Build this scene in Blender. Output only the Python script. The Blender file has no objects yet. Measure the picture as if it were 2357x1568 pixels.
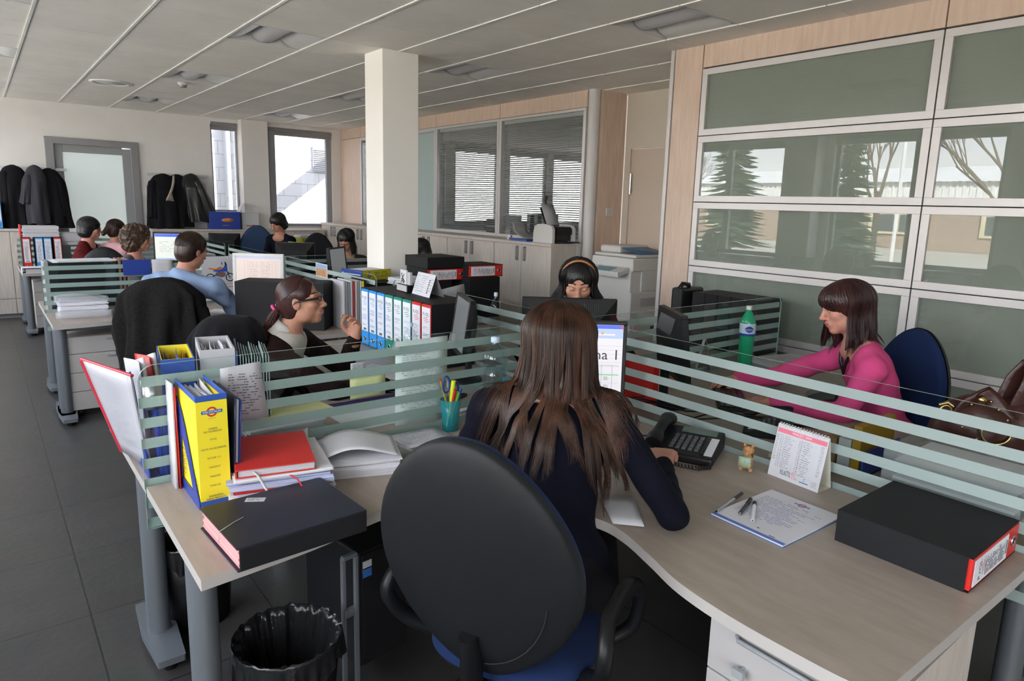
import bpy, bmesh, math, random
import numpy as np
from mathutils import Vector, Matrix
PI = math.pi
R = math.radians
random.seed(4)
scene = bpy.context.scene
C = scene.collection

# ---------------------------------------------------------------- camera
cam_d = bpy.data.cameras.new('camera')
cam = bpy.data.objects.new('camera', cam_d)
C.objects.link(cam)
scene.camera = cam
CAM_Z = 1.68
YAW, PITCH, ROLL, FPX = 0.6816, 0.1796, 0.0303, 1551.0
def cam_axes():
    cy, sy, cp, sp = math.cos(YAW), math.sin(YAW), math.cos(PITCH), math.sin(PITCH)
    f = Vector((sy*cp, cy*cp, -sp)); r = Vector((cy, -sy, 0)); u = r.cross(f)
    cr, sr = math.cos(ROLL), math.sin(ROLL)
    return r*cr + u*sr, -r*sr + u*cr, f
_r, _u, _f = cam_axes()
cam.matrix_world = Matrix(((_r.x, _u.x, -_f.x, 0), (_r.y, _u.y, -_f.y, 0), (_r.z, _u.z, -_f.z, CAM_Z), (0, 0, 0, 1)))
cam_d.sensor_width = 36.0
cam_d.sensor_fit = 'HORIZONTAL'
cam_d.lens = FPX/2357*36
cam_d.shift_x = -29.8/2357
cam_d.shift_y = -27.1/2357
cam_d.clip_start = 0.05
cam_d.clip_end = 300

# ---------------------------------------------------------------- world, sun, daylight
world = bpy.data.worlds.new('sky')
scene.world = world
world.use_nodes = True
wn = world.node_tree.nodes; wl = world.node_tree.links
wn.clear()
wo = wn.new('ShaderNodeOutputWorld'); wb = wn.new('ShaderNodeBackground')
tc = wn.new('ShaderNodeTexCoord'); sp_ = wn.new('ShaderNodeSeparateXYZ')
cr_ = wn.new('ShaderNodeValToRGB'); nz_ = wn.new('ShaderNodeTexNoise'); mxw = wn.new('ShaderNodeMixRGB')
cr_.color_ramp.elements[0].position = 0.0; cr_.color_ramp.elements[0].color = (0.86, 0.88, 0.92, 1)
cr_.color_ramp.elements[1].position = 0.7; cr_.color_ramp.elements[1].color = (0.46, 0.58, 0.82, 1)
nz_.inputs['Scale'].default_value = 2.2; nz_.inputs['Detail'].default_value = 5
mp_ = wn.new('ShaderNodeMapping'); mp_.inputs['Scale'].default_value = (1, 1, 3)
rm_ = wn.new('ShaderNodeMapRange'); rm_.inputs[1].default_value = 0.42; rm_.inputs[2].default_value = 0.62
wl.new(tc.outputs['Generated'], sp_.inputs[0]); wl.new(sp_.outputs['Z'], cr_.inputs[0])
wl.new(tc.outputs['Generated'], mp_.inputs[0]); wl.new(mp_.outputs[0], nz_.inputs['Vector']); wl.new(nz_.outputs[0], rm_.inputs[0])
wl.new(rm_.outputs[0], mxw.inputs[0]); wl.new(cr_.outputs[0], mxw.inputs[1]); mxw.inputs[2].default_value = (0.98, 0.97, 0.98, 1)
wl.new(mxw.outputs[0], wb.inputs[0]); wb.inputs[1].default_value = 6.0
wl.new(wb.outputs[0], wo.inputs[0])
sun_d = bpy.data.lights.new('sun', 'SUN'); sun_d.energy = 26.0; sun_d.angle = R(0.53); sun_d.color = (1.0, 0.95, 0.88)
sun = bpy.data.objects.new('sun', sun_d); C.objects.link(sun)
sun.rotation_euler = Vector((0.62, -0.55, 0.60)).to_track_quat('Z', 'Y').to_euler()
sun.location = (2, -6, 12)
# portals: they only guide the sky's own light in through the left windows and the added front opening
def portal(name, loc, sx, sy, direction):
    d = bpy.data.lights.new(name, 'AREA'); d.shape = 'RECTANGLE'; d.size = sx; d.size_y = sy
    d.cycles.is_portal = True
    o = bpy.data.objects.new(name, d); C.objects.link(o); o.location = loc
    o.rotation_euler = Vector(direction).to_track_quat('-Z', 'Y').to_euler()
    return o
XL = -1.6            # left window wall
YF, YB = -4.6, 11.62   # front and back wall
CEIL = 2.90
WIN_Z0, WIN_Z1 = 0.98, 2.84
FILL_BAYS = [(-1.3, 0.3)]  # opening added behind the camera to bring in fill light
BAYS = [(-3.09, -0.83), (-0.02, 2.24), (3.05, 5.31), (6.12, 8.38), (9.19, 11.30)]
for (a, b) in BAYS:
    portal('window_portal', (XL-0.16, (a+b)/2, (WIN_Z0+WIN_Z1)/2), b-a, WIN_Z1-WIN_Z0, (1, 0, 0))
for (a, b) in FILL_BAYS:
    portal('window_portal', ((a+b)/2, YF-0.16, (WIN_Z0+WIN_Z1)/2), b-a, WIN_Z1-WIN_Z0, (0, 1, 0))
scene.view_settings.view_transform = 'Standard'
scene.view_settings.look = 'None'
scene.view_settings.exposure = 1.12
scene.view_settings.gamma = 1.0
scene.view_settings.use_curve_mapping = False
try:
    scene.cycles.use_denoising = True
    scene.cycles.max_bounces = 12; scene.cycles.diffuse_bounces = 6; scene.cycles.glossy_bounces = 5
    scene.cycles.transmission_bounces = 8; scene.cycles.transparent_max_bounces = 24
    scene.cycles.sample_clamp_indirect = 6.0
    scene.cycles.caustics_reflective = False; scene.cycles.caustics_refractive = False
except Exception:
    pass

# ---------------------------------------------------------------- materials
MATS = {}
def mat(name, col, rough=0.5, metal=0.0, spec=0.5, coat=0.0, bump=0.0, bscale=200.0, var=0.0, vscale=8.0, vstretch=(1, 1, 1),
        emit=None, estr=0.0, alpha=1.0, trans=0.0, ior=1.45, col2=None, sheen=0.0, aniso=0.0, sss=0.0):
    if name in MATS: return MATS[name]
    m = bpy.data.materials.new(name); m.use_nodes = True
    nt = m.node_tree; n = nt.nodes; l = nt.links
    b = n['Principled BSDF']
    b.inputs['Base Color'].default_value = (*col, 1)
    b.inputs['Roughness'].default_value = rough
    b.inputs['Metallic'].default_value = metal
    b.inputs['Specular IOR Level'].default_value = min(spec, 0.12) if rough >= 0.85 else spec
    b.inputs['Coat Weight'].default_value = coat
    b.inputs['Coat Roughness'].default_value = 0.03
    b.inputs['Alpha'].default_value = alpha
    b.inputs['Transmission Weight'].default_value = trans
    b.inputs['IOR'].default_value = ior
    b.inputs['Sheen Weight'].default_value = sheen*0.12
    if sss:
        b.inputs['Subsurface Weight'].default_value = sss
        b.inputs['Subsurface Radius'].default_value = (0.012, 0.005, 0.003)
        b.inputs['Subsurface Scale'].default_value = 1.0
    if emit:
        b.inputs['Emission Color'].default_value = (*emit, 1); b.inputs['Emission Strength'].default_value = estr
    if bump or var:
        t = n.new('ShaderNodeTexCoord'); mp = n.new('ShaderNodeMapping'); mp.inputs['Scale'].default_value = vstretch
        l.new(t.outputs['Object'], mp.inputs[0])
    if var:
        z = n.new('ShaderNodeTexNoise'); z.inputs['Scale'].default_value = vscale; z.inputs['Detail'].default_value = 6
        z.inputs['Roughness'].default_value = 0.6
        l.new(mp.outputs[0], z.inputs['Vector'])
        mr = n.new('ShaderNodeMapRange'); mr.inputs[1].default_value = 0.3; mr.inputs[2].default_value = 0.7
        l.new(z.outputs[0], mr.inputs[0])
        mx = n.new('ShaderNodeMixRGB')
        c2 = col2 if col2 else tuple(min(1, c*(1+var)) for c in col)
        c1 = col if col2 else tuple(c*(1-var) for c in col)
        mx.inputs[1].default_value = (*c1, 1); mx.inputs[2].default_value = (*c2, 1)
        l.new(mr.outputs[0], mx.inputs[0]); l.new(mx.outputs[0], b.inputs['Base Color'])
    if bump:
        z2 = n.new('ShaderNodeTexNoise'); z2.inputs['Scale'].default_value = bscale; z2.inputs['Detail'].default_value = 3
        l.new(mp.outputs[0], z2.inputs['Vector'])
        bp = n.new('ShaderNodeBump'); bp.inputs['Strength'].default_value = bump; bp.inputs['Distance'].default_value = 0.002
        l.new(z2.outputs[0], bp.inputs['Height']); l.new(bp.outputs[0], b.inputs['Normal'])
    MATS[name] = m
    return m
def srgb(r, g, b):
    f = lambda c: (c/255/12.92) if c/255 <= 0.04045 else ((c/255+0.055)/1.055)**2.4
    return (f(r), f(g), f(b))
def thin_glass(name, tint, refl=1.0, ior=1.5, rough=0.0):
    """a thin pane: straight-through transparency plus a Fresnel reflection"""
    if name in MATS: return MATS[name]
    m = bpy.data.materials.new(name); m.use_nodes = True
    nt = m.node_tree; n = nt.nodes; l = nt.links; n.clear()
    o = n.new('ShaderNodeOutputMaterial'); t = n.new('ShaderNodeBsdfTransparent'); g = n.new('ShaderNodeBsdfGlossy')
    t.inputs[0].default_value = (*tint, 1); g.inputs['Roughness'].default_value = rough; g.inputs['Color'].default_value = (refl, refl, refl, 1)
    fr = n.new('ShaderNodeFresnel'); fr.inputs[0].default_value = ior
    mx = n.new('ShaderNodeMixShader')
    gm = n.new('ShaderNodeNewGeometry'); iv = n.new('ShaderNodeMath'); iv.operation = 'SUBTRACT'; iv.inputs[0].default_value = 1.0
    ml = n.new('ShaderNodeMath'); ml.operation = 'MULTIPLY'
    l.new(gm.outputs['Backfacing'], iv.inputs[1]); l.new(iv.outputs[0], ml.inputs[0]); l.new(fr.outputs[0], ml.inputs[1])
    l.new(ml.outputs[0], mx.inputs[0]); l.new(t.outputs[0], mx.inputs[1]); l.new(g.outputs[0], mx.inputs[2])
    l.new(mx.outputs[0], o.inputs[0])
    MATS[name] = m
    return m

WHITE_WALL = mat('wall_paint', (0.78, 0.755, 0.735), 0.85, bump=0.15, bscale=300, var=0.03, vscale=3)
CEIL_M = mat('ceiling_board', (0.84, 0.805, 0.755), 0.95, bump=0.5, bscale=500, var=0.05, vscale=2)
GRID_M = mat('ceiling_runner', (0.80, 0.79, 0.75), 0.35)
ALU = mat('brushed_aluminium', (0.62, 0.60, 0.60), 0.42, metal=0.35, bump=0.05, bscale=400)
ALU_D = mat('dark_aluminium', (0.30, 0.30, 0.31), 0.4, metal=0.4)
GREYFR = mat('grey_frame_paint', (0.30, 0.31, 0.32), 0.5)
LEG_M = mat('silver_leg_paint', (0.17, 0.185, 0.205), 0.38, metal=0.35)
GAP_M = mat('dark_gap', (0.015, 0.015, 0.015), 0.8)
BLACKP = mat('black_plastic', (0.007, 0.007, 0.008), 0.42, spec=0.35, bump=0.12, bscale=700)
BLACKG = mat('glossy_black_plastic', (0.012, 0.012, 0.013), 0.18)
BOXBLK = mat('black_card', (0.012, 0.012, 0.0135), 0.62, spec=0.25, bump=0.2, bscale=500)
PAPER = mat('white_paper', (0.60, 0.60, 0.645), 0.8, var=0.03, vscale=4)
PAPER2 = mat('grey_white_paper', (0.44, 0.44, 0.47), 0.8)
INK = mat('printed_ink', (0.04, 0.045, 0.07), 0.7)
INKG = mat('grey_print', (0.33, 0.34, 0.38), 0.8)
RED = mat('red_card', (0.55, 0.018, 0.016), 0.45)
BLUE = mat('blue_card', (0.018, 0.045, 0.28), 0.35)
NAVY = mat('navy_cloth_cover', (0.008, 0.010, 0.024), 0.38, bump=0.1, bscale=900)
YEL = mat('yellow_card', (0.80, 0.66, 0.03), 0.35)
FROST_STR = mat('frosted_stripe', (0.33, 0.405, 0.39), 0.55, alpha=0.88)
GLASS = thin_glass('clear_screen_glass', (0.90, 0.955, 0.935), 0.85)
GLASS_EDGE = mat('green_glass_edge', (0.30, 0.42, 0.38), 0.15)
DIM_GLASS = thin_glass('dimming_window_glass', (0.48, 0.485, 0.49))  # tint added to dim the sunlit outdoors behind the back windows
WGLASS = thin_glass('window_glass', (0.97, 0.985, 0.98))
CLEARP = thin_glass('clear_plastic', (0.93, 0.94, 0.95), 1.0)
CHROME = mat('chrome', (0.75, 0.75, 0.76), 0.15, metal=1.0)

def wood(name, c1, c2, rough, scale=6, stretch=(1, 1, 14), spec=0.4, bump=0.0):
    return mat(name, c1, rough, spec=spec, var=0.1, vscale=scale, vstretch=stretch, col2=c2, bump=bump, bscale=200)
MAPLE = wood('maple_panel', (0.56, 0.42, 0.335), (0.68, 0.535, 0.44), 0.42, 5, (6, 6, 0.7))
MAPLE_DOOR = wood('pale_maple_door', (0.47, 0.42, 0.38), (0.60, 0.545, 0.50), 0.45, 6, (7, 7, 0.7))
DESK_M = wood('desk_laminate', (0.275, 0.228, 0.193), (0.345, 0.29, 0.25), 0.36, 9, (2.6, 0.5, 1))
DESK_M2 = wood('desk_laminate_wing', (0.275, 0.228, 0.193), (0.345, 0.29, 0.25), 0.36, 9, (0.5, 2.6, 1))
DESK_E = mat('desk_edge_band', (0.44, 0.41, 0.39), 0.4)

# ---------------------------------------------------------------- mesh helpers
class G:
    """collects geometry (verts, faces, material index, smooth flag) for ONE mesh"""
    def __init__(s): s.v = []; s.f = []; s.m = []; s.s = []
    def add(s, vs, fs, mi=0, sm=False, M=None):
        o = len(s.v)
        if M is not None: vs = [M @ Vector(p) for p in vs]
        s.v += [tuple(p) for p in vs]
        for f in fs:
            s.f.append(tuple(i+o for i in f)); s.m.append(mi); s.s.append(sm)
        return s
    def box(s, x0, x1, y0, y1, z0, z1, mi=0, M=None):
        v = [(x0, y0, z0), (x1, y0, z0), (x1, y1, z0), (x0, y1, z0), (x0, y0, z1), (x1, y0, z1), (x1, y1, z1), (x0, y1, z1)]
        return s.add(v, [(0, 3, 2, 1), (4, 5, 6, 7), (0, 1, 5, 4), (1, 2, 6, 5), (2, 3, 7, 6), (3, 0, 4, 7)], mi, False, M)
    def cyl(s, p0, p1, r0, r1=None, n=20, mi=0, cap=True, sm=True):
        r1 = r0 if r1 is None else r1
        p0 = Vector(p0); p1 = Vector(p1); a = (p1-p0).normalized()
        t = Vector((1, 0, 0)) if abs(a.x) < 0.9 else Vector((0, 1, 0))
        u = a.cross(t).normalized(); w = a.cross(u)
        vs = []
        for p, r in ((p0, r0), (p1, r1)):
            for i in range(n):
                an = 2*PI*i/n; vs.append(p + u*math.cos(an)*r + w*math.sin(an)*r)
        fs = [(i, (i+1) % n, n+(i+1) % n, n+i) for i in range(n)]
        s.add(vs, fs, mi, sm)
        if cap:
            s.add(vs[:n], [tuple(range(n))[::-1]], mi); s.add(vs[n:], [tuple(range(n))], mi)
        return s
    def tube(s, pts, r, n=8, mi=0, cap=True, flat=1.0):
        pts = [Vector(p) for p in pts]; k = len(pts)
        rs = r if isinstance(r, (list, tuple)) else [r]*k
        vs = []; prev = None
        for i, p in enumerate(pts):
            d = (pts[min(i+1, k-1)]-pts[max(i-1, 0)])
            d = d.normalized() if d.length > 1e-9 else Vector((0, 0, 1))
            if prev is None:
                t = Vector((0, 0, 1)) if abs(d.z) < 0.9 else Vector((1, 0, 0)); u = d.cross(t).normalized()
            else:
                u = prev - d*prev.dot(d); u = u.normalized() if u.length > 1e-6 else prev
            prev = u; w = d.cross(u)
            for j in range(n):
                an = 2*PI*j/n; vs.append(p + u*math.cos(an)*rs[i] + w*math.sin(an)*rs[i]*flat)
        fs = []
        for i in range(k-1):
            for j in range(n):
                fs.append((i*n+j, i*n+(j+1) % n, (i+1)*n+(j+1) % n, (i+1)*n+j))
        s.add(vs, fs, mi, True)
        if cap:
            s.add(vs[:n], [tuple(range(n))[::-1]], mi); s.add(vs[-n:], [tuple(range(n))], mi)
        return s
    def lathe(s, prof, n=28, mi=0, M=None, sm=True):
        vs = []; k = len(prof)
        for r, z in prof:
            for j in range(n):
                an = 2*PI*j/n; vs.append((r*math.cos(an), r*math.sin(an), z))
        fs = [(i*n+j, i*n+(j+1) % n, (i+1)*n+(j+1) % n, (i+1)*n+j) for i in range(k-1) for j in range(n)]
        return s.add(vs, fs, mi, sm, M)
    def prism(s, poly, z0, z1, mi=0, M=None, mi_side=None, sm_side=False):
        n = len(poly)
        a = [(x, y, z0) for x, y in poly]; b = [(x, y, z1) for x, y in poly]
        area = sum(poly[i][0]*poly[(i+1) % n][1]-poly[(i+1) % n][0]*poly[i][1] for i in range(n))
        idx = tuple(range(n)) if area > 0 else tuple(range(n))[::-1]
        s.add(b, [idx], mi, False, M); s.add(a, [idx[::-1]], mi, False, M)
        q = [(idx[i], idx[(i+1) % n], n+idx[(i+1) % n], n+idx[i]) for i in range(n)]
        return s.add(a+b, q, mi if mi_side is None else mi_side, sm_side, M)
    def grid(s, fn, nu, nv, mi=0, sm=True, M=None):
        vs = [fn(i/nu, j/nv) for j in range(nv+1) for i in range(nu+1)]
        fs = [(j*(nu+1)+i, j*(nu+1)+i+1, (j+1)*(nu+1)+i+1, (j+1)*(nu+1)+i) for j in range(nv) for i in range(nu)]
        return s.add(vs, fs, mi, sm, M)
    def quad(s, a, b, c, d, mi=0, M=None): return s.add([a, b, c, d], [(0, 1, 2, 3)], mi, False, M)
    def build(s, name, mats, parent=None, bevel=0.0, seg=2, solid=0.0, subsurf=0, weld=False):
        me = bpy.data.meshes.new(name)
        me.from_pydata(s.v, [], s.f)
        if not isinstance(mats, (list, tuple)): mats = [mats]
        for m in mats: me.materials.append(m)
        me.polygons.foreach_set('material_index', s.m)
        me.polygons.foreach_set('use_smooth', s.s)
        me.update()
        if weld:
            bm = bmesh.new(); bm.from_mesh(me); bmesh.ops.remove_doubles(bm, verts=bm.verts, dist=1e-5); bm.to_mesh(me); bm.free()
        o = bpy.data.objects.new(name, me); C.objects.link(o)
        if parent is not None: o.parent = parent
        if solid:
            md = o.modifiers.new('solid', 'SOLIDIFY'); md.thickness = solid; md.offset = 0
        if bevel:
            md = o.modifiers.new('bevel', 'BEVEL'); md.width = bevel; md.segments = seg; md.limit_method = 'ANGLE'; md.angle_limit = R(40)
        if subsurf:
            md = o.modifiers.new('sub', 'SUBSURF'); md.levels = subsurf; md.render_levels = subsurf
        return o
def BX(x0, x1, y0, y1, z0, z1): return G().box(x0, x1, y0, y1, z0, z1)
def tag(o, label, cat, group=None, kind=None):
    if label: o['label'] = label
    if cat: o['category'] = cat
    if group: o['group'] = group
    if kind: o['kind'] = kind
    return o
def thing(name, label, cat, loc=(0, 0, 0), rz=0.0, group=None):
    o = bpy.data.objects.new(name, None); C.objects.link(o)
    o.empty_display_size = 0.05
    o.location = loc; o.rotation_euler = (0, 0, rz)
    return tag(o, label, cat, group)
def struct(o): o['kind'] = 'structure'; return o
def empty_struct(name, loc=(0, 0, 0)):
    o = bpy.data.objects.new(name, None); C.objects.link(o); o.location = loc; o.empty_display_size = 0.05
    o['kind'] = 'structure'; return o
def dup(o, loc, rz=None, label=None, group=None, parent=None):
    c = o.copy(); C.objects.link(c)
    if parent is not None: c.parent = parent
    else:
        c.location = loc
        if rz is not None: c.rotation_euler = (0, 0, rz)
        if label: c['label'] = label
        if group: c['group'] = group
    for ch in list(o.children): dup(ch, None, parent=c)
    return c
_tcache = {}
def text_geo(g, txt, size, M, mi=0, align='CENTER', width=None):
    """flat lettering as faces, laid in the xy plane of M"""
    key = (txt, align)
    if key not in _tcache:
        cu = bpy.data.curves.new('t', 'FONT'); cu.body = txt; cu.size = 1.0; cu.align_x = align; cu.align_y = 'CENTER'
        cu.resolution_u = 2; cu.fill_mode = 'FRONT'
        o = bpy.data.objects.new('t', cu); C.objects.link(o)
        dg = bpy.context.evaluated_depsgraph_get(); dg.update()
        me = bpy.data.meshes.new_from_object(o.evaluated_get(dg))
        _tcache[key] = ([tuple(v.co) for v in me.vertices], [tuple(p.vertices) for p in me.polygons])
        bpy.data.objects.remove(o); bpy.data.curves.remove(cu); bpy.data.meshes.remove(me)
    vs, fs = _tcache[key]
    if not vs: return
    sx = size
    if width:
        w = max(v[0] for v in vs)-min(v[0] for v in vs)
        sx = width/max(w, 1e-6)
    g.add([(x*sx, y*size, 0) for x, y, z in vs], fs, mi, False, M)
def scribble(g, x0, x1, y0, y1, rows, M, mi=0, seed=0, h=0.45, dens=0.8, z=0.0):
    """rows of small printed dashes standing for illegible print"""
    rd = random.Random(seed); dy = (y1-y0)/rows
    for r_ in range(rows):
        y = y1-(r_+0.5)*dy; x = x0
        end = x1 - rd.random()*(x1-x0)*0.3
        while x < end:
            w = (x1-x0)*(0.03+0.07*rd.random())
            if rd.random() < dens:
                g.quad((x, y-dy*h/2, z), (min(x+w, end), y-dy*h/2, z), (min(x+w, end), y+dy*h/2, z), (x, y+dy*h/2, z), mi, M)
            x += w+(x1-x0)*0.015
def basis(o, x, y):
    """matrix with origin o, x axis and y axis given, z the normal"""
    x = Vector(x).normalized(); y = Vector(y); z = x.cross(y).normalized(); y = z.cross(x); o = Vector(o)
    return Matrix(((x.x, y.x, z.x, o.x), (x.y, y.y, z.y, o.y), (x.z, y.z, z.z, o.z), (0, 0, 0, 1)))
def T(x=0, y=0, z=0, rz=0, rx=0, ry=0):
    return Matrix.Translation((x, y, z)) @ Matrix.Rotation(rz, 4, 'Z') @ Matrix.Rotation(ry, 4, 'Y') @ Matrix.Rotation(rx, 4, 'X')
# ================================================================ the room
# floor of dark stone tiles with joints
def tile_floor_mat():
    m = bpy.data.materials.new('dark_stone_tiles'); m.use_nodes = True
    nt = m.node_tree; n = nt.nodes; l = nt.links; b = n['Principled BSDF']
    t = n.new('ShaderNodeTexCoord'); mp = n.new('ShaderNodeMapping'); mp.inputs['Location'].default_value = (-0.22, -0.0, 0)
    l.new(t.outputs['Object'], mp.inputs[0])
    br = n.new('ShaderNodeTexBrick'); br.offset = 0.0; br.squash = 1.0
    br.inputs['Scale'].default_value = 1.0; br.inputs['Mortar Size'].default_value = 0.004; br.inputs['Mortar Smooth'].default_value = 0.1
    br.inputs['Brick Width'].default_value = 0.6; br.inputs['Row Height'].default_value = 0.6; br.inputs['Bias'].default_value = 0
    br.inputs['Color1'].default_value = (0.042, 0.036, 0.032, 1); br.inputs['Color2'].default_value = (0.050, 0.043, 0.039, 1)
    br.inputs['Mortar'].default_value = (0.015, 0.015, 0.015, 1)
    l.new(mp.outputs[0], br.inputs['Vector'])
    z = n.new('ShaderNodeTexNoise'); z.inputs['Scale'].default_value = 5; z.inputs['Detail'].default_value = 8
    l.new(t.outputs['Object'], z.inputs['Vector'])
    mx = n.new('ShaderNodeMixRGB'); mx.blend_type = 'MULTIPLY'; mx.inputs[0].default_value = 0.6
    l.new(br.outputs['Color'], mx.inputs[1]); l.new(z.outputs['Color'], mx.inputs[2])
    g_ = n.new('ShaderNodeHueSaturation'); g_.inputs['Saturation'].default_value = 0.35; g_.inputs['Value'].default_value = 1.5
    l.new(mx.outputs[0], g_.inputs['Color']); l.new(g_.outputs[0], b.inputs['Base Color'])
    b.inputs['Roughness'].default_value = 0.36
    z2 = n.new('ShaderNodeTexNoise'); z2.inputs['Scale'].default_value = 30; z2.inputs['Detail'].default_value = 6
    l.new(t.outputs['Object'], z2.inputs['Vector'])
    ad = n.new('ShaderNodeMath'); ad.operation = 'SUBTRACT'; l.new(z2.outputs[0], ad.inputs[0]); l.new(br.outputs['Fac'], ad.inputs[1])
    bp = n.new('ShaderNodeBump'); bp.inputs['Strength'].default_value = 0.35; bp.inputs['Distance'].default_value = 0.004
    l.new(ad.outputs[0], bp.inputs['Height']); l.new(bp.outputs[0], b.inputs['Normal'])
    return m
struct(BX(XL-0.3, 12.0, YF-0.3, YB+0.2, -0.12, 0.0).build('floor', tile_floor_mat()))

# ceiling: boards of 60 cm with open cells for the lamps
GX, GY, TS = 2.22, 4.62, 0.6
XLamps = [-4, -1, 2]; YLamps = [-11, -7, -3, 1, 5, 9]
lampcells = {(i, j) for i in XLamps for j in YLamps}
g = G(); gr = G()
for i in range(-7, 6):
    for j in range(-16, 13):
        if (i, j) in lampcells: continue
        x0 = max(GX+i*TS, XL); x1 = min(GX+(i+1)*TS, 5.62); y0 = max(GY+j*TS, YF); y1 = min(GY+(j+1)*TS, YB)
        if x1-x0 < 0.02 or y1-y0 < 0.02: continue
        g.box(x0+0.004, x1-0.004, y0+0.003, y1-0.003, CEIL, CEIL+0.02)
ceil = struct(g.build('ceiling', [CEIL_M], bevel=0.0))
for i in range(-6, 6):
    x = GX+i*TS
    for j in range(-16, 13):
        y0 = max(GY+j*TS, YF); y1 = min(GY+(j+1)*TS, YB)
        if y1 > y0: gr.box(x-0.009, x+0.009, y0+0.004, y1-0.004, CEIL-0.007, CEIL+0.03)
gr.build('ceiling_runners', [GRID_M], ceil)
BX(XL-0.2, 12.0, YF-0.2, YB+0.2, CEIL+0.16, CEIL+0.35).build('slab_above', [GAP_M], ceil)
BX(5.62, 11.6, 5.24, YB, CEIL, CEIL+0.02).build('office_ceiling_boards', [CEIL_M], ceil)

# back wall at YB with a door, two windows, and the second office's windows
def wall_with_holes(name, axis, p, t, u0, u1, z0, z1, holes, m):
    """a wall in the plane axis=p, thickness t (positive side), with rectangular holes (ua,ub,za,zb)"""
    us = sorted({u0, u1} | {h[0] for h in holes} | {h[1] for h in holes}); zs = sorted({z0, z1} | {h[2] for h in holes} | {h[3] for h in holes})
    g = G()
    for a, b in zip(us[:-1], us[1:]):
        # merge vertical runs to keep the wall clean
        run = None
        for c, d in zip(zs[:-1], zs[1:]):
            um, zm = (a+b)/2, (c+d)/2
            hole = any(h[0] < um < h[1] and h[2] < zm < h[3] for h in holes)
            if not hole:
                if run: run = (run[0], d)
                else: run = (c, d)
            if (hole or d == zs[-1]) and run:
                if axis == 'y': g.box(a, b, p, p+t, run[0], run[1])
                else: g.box(p, p+t, a, b, run[0], run[1])
                run = None
    return struct(g.build(name, [m]))
W1 = (2.97, 3.385, 1.43, 2.80); W2 = (3.80, 4.96, 1.22, 2.80)
OW = [(6.3, 7.3, 1.3, 2.8), (7.5, 8.62, 1.3, 2.8), (8.78, 9.95, 1.3, 2.8), (10.1, 11.3, 1.3, 2.8)]
wall_with_holes('wall_back', 'y', YB, 0.18, XL-0.2, 11.6, 0, CEIL+0.16, [(0.86, 1.90, 0, 2.39), W1, W2] + OW, WHITE_WALL)
wall_with_holes('wall_left', 'x', XL-0.2, 0.2, YF-0.2, YB+0.18, 0, CEIL+0.16, [(a, b, WIN_Z0, WIN_Z1) for a, b in BAYS], WHITE_WALL)
wall_with_holes('wall_front', 'y', YF-0.2, 0.2, XL, 4.6, 0, CEIL+0.16, [(a, b, WIN_Z0, WIN_Z1) for a, b in FILL_BAYS], MAPLE_DOOR)  # unseen wall with the added fill opening; darker maple keeps its bounce low
g = G()
for (a, b) in zip([BAYS[i][1] for i in range(len(BAYS)-1)], [BAYS[i+1][0] for i in range(len(BAYS)-1)]):
    g.box(XL, XL+0.28, a+0.14, b-0.14, 0, CEIL)
struct(g.build('trim_1', [WHITE_WALL]))
k = 3
for (a, b) in BAYS:
    w = empty_struct('window_%d' % k, (XL-0.1, a, WIN_Z0)); k += 1
    L_, H_ = b-a, WIN_Z1-WIN_Z0
    f = G(); f.box(-0.03, 0.03, 0, L_, 0, 0.06).box(-0.03, 0.03, 0, L_, H_-0.06, H_).box(-0.03, 0.03, 0, 0.06, 0.06, H_-0.06).box(-0.03, 0.03, L_-0.06, L_, 0.06, H_-0.06)
    f.box(-0.035, 0.035, L_*0.46, L_*0.46+0.1, 0.06, H_-0.06)
    f.build('window_frame', [GREYFR], w)
    BX(0.004, 0.010, 0.06, L_-0.06, 0.06, H_-0.06).build('glass_pane', [WGLASS], w)
    BX(0.0, 0.34, -0.02, L_+0.02, -0.03, 0.0).build('window_sill', [ALU], w)
    BX(0.02, 0.1, 0.0, L_, H_-0.10, H_+0.02).build('roller_blind', [GREYFR], w)
for (a, b) in FILL_BAYS:  # frame and pane for the added fill window
    w = empty_struct('window_%d' % k, (a, YF-0.1, WIN_Z0)); k += 1
    L_, H_ = b-a, WIN_Z1-WIN_Z0
    f = G(); f.box(0, L_, -0.03, 0.03, 0, 0.06).box(0, L_, -0.03, 0.03, H_-0.06, H_).box(0, 0.06, -0.03, 0.03, 0.06, H_-0.06).box(L_-0.06, L_, -0.03, 0.03, 0.06, H_-0.06)
    f.build('window_frame', [GREYFR], w)
    BX(0.06, L_-0.06, 0.004, 0.010, 0.06, H_-0.06).build('glass_pane', [WGLASS], w)
def back_window(name, wr, side=0.05, blind=True):
    x0, x1, z0, z1 = wr
    w = empty_struct(name, (x0, YB+0.08, z0)); L_, H_ = x1-x0, z1-z0
    f = G(); f.box(0, L_, -0.03, 0.03, 0, 0.05).box(0, L_, -0.03, 0.03, H_-0.05, H_).box(0, side, -0.03, 0.03, 0.05, H_-0.05).box(L_-side, L_, -0.03, 0.03, 0.05, H_-0.05)
    f.build('window_frame', [GREYFR], w)
    BX(side, L_-side, -0.004, 0.004, 0.05, H_-0.05).build('glass_pane', [DIM_GLASS], w)
    BX(-0.02, L_+0.02, -0.14, 0.0, -0.03, 0.0).build('window_sill', [ALU], w)
    if blind:
        b = G(); b.cyl((0.01, -0.05, H_+0.01), (L_-0.01, -0.05, H_+0.01), 0.045); b.box(0.01, L_-0.01, -0.07, -0.03, H_-0.08, H_-0.0)
        b.build('rolled_blind', [ALU_D], w)
    return w
back_window('window_1', W1, 0.03)
w2 = back_window('window_2', W2, 0.09)
BX(0.06, 0.16, -0.10, 0.03, 0.0, 1.56).build('window_mullion', [GREYFR], w2)
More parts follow.
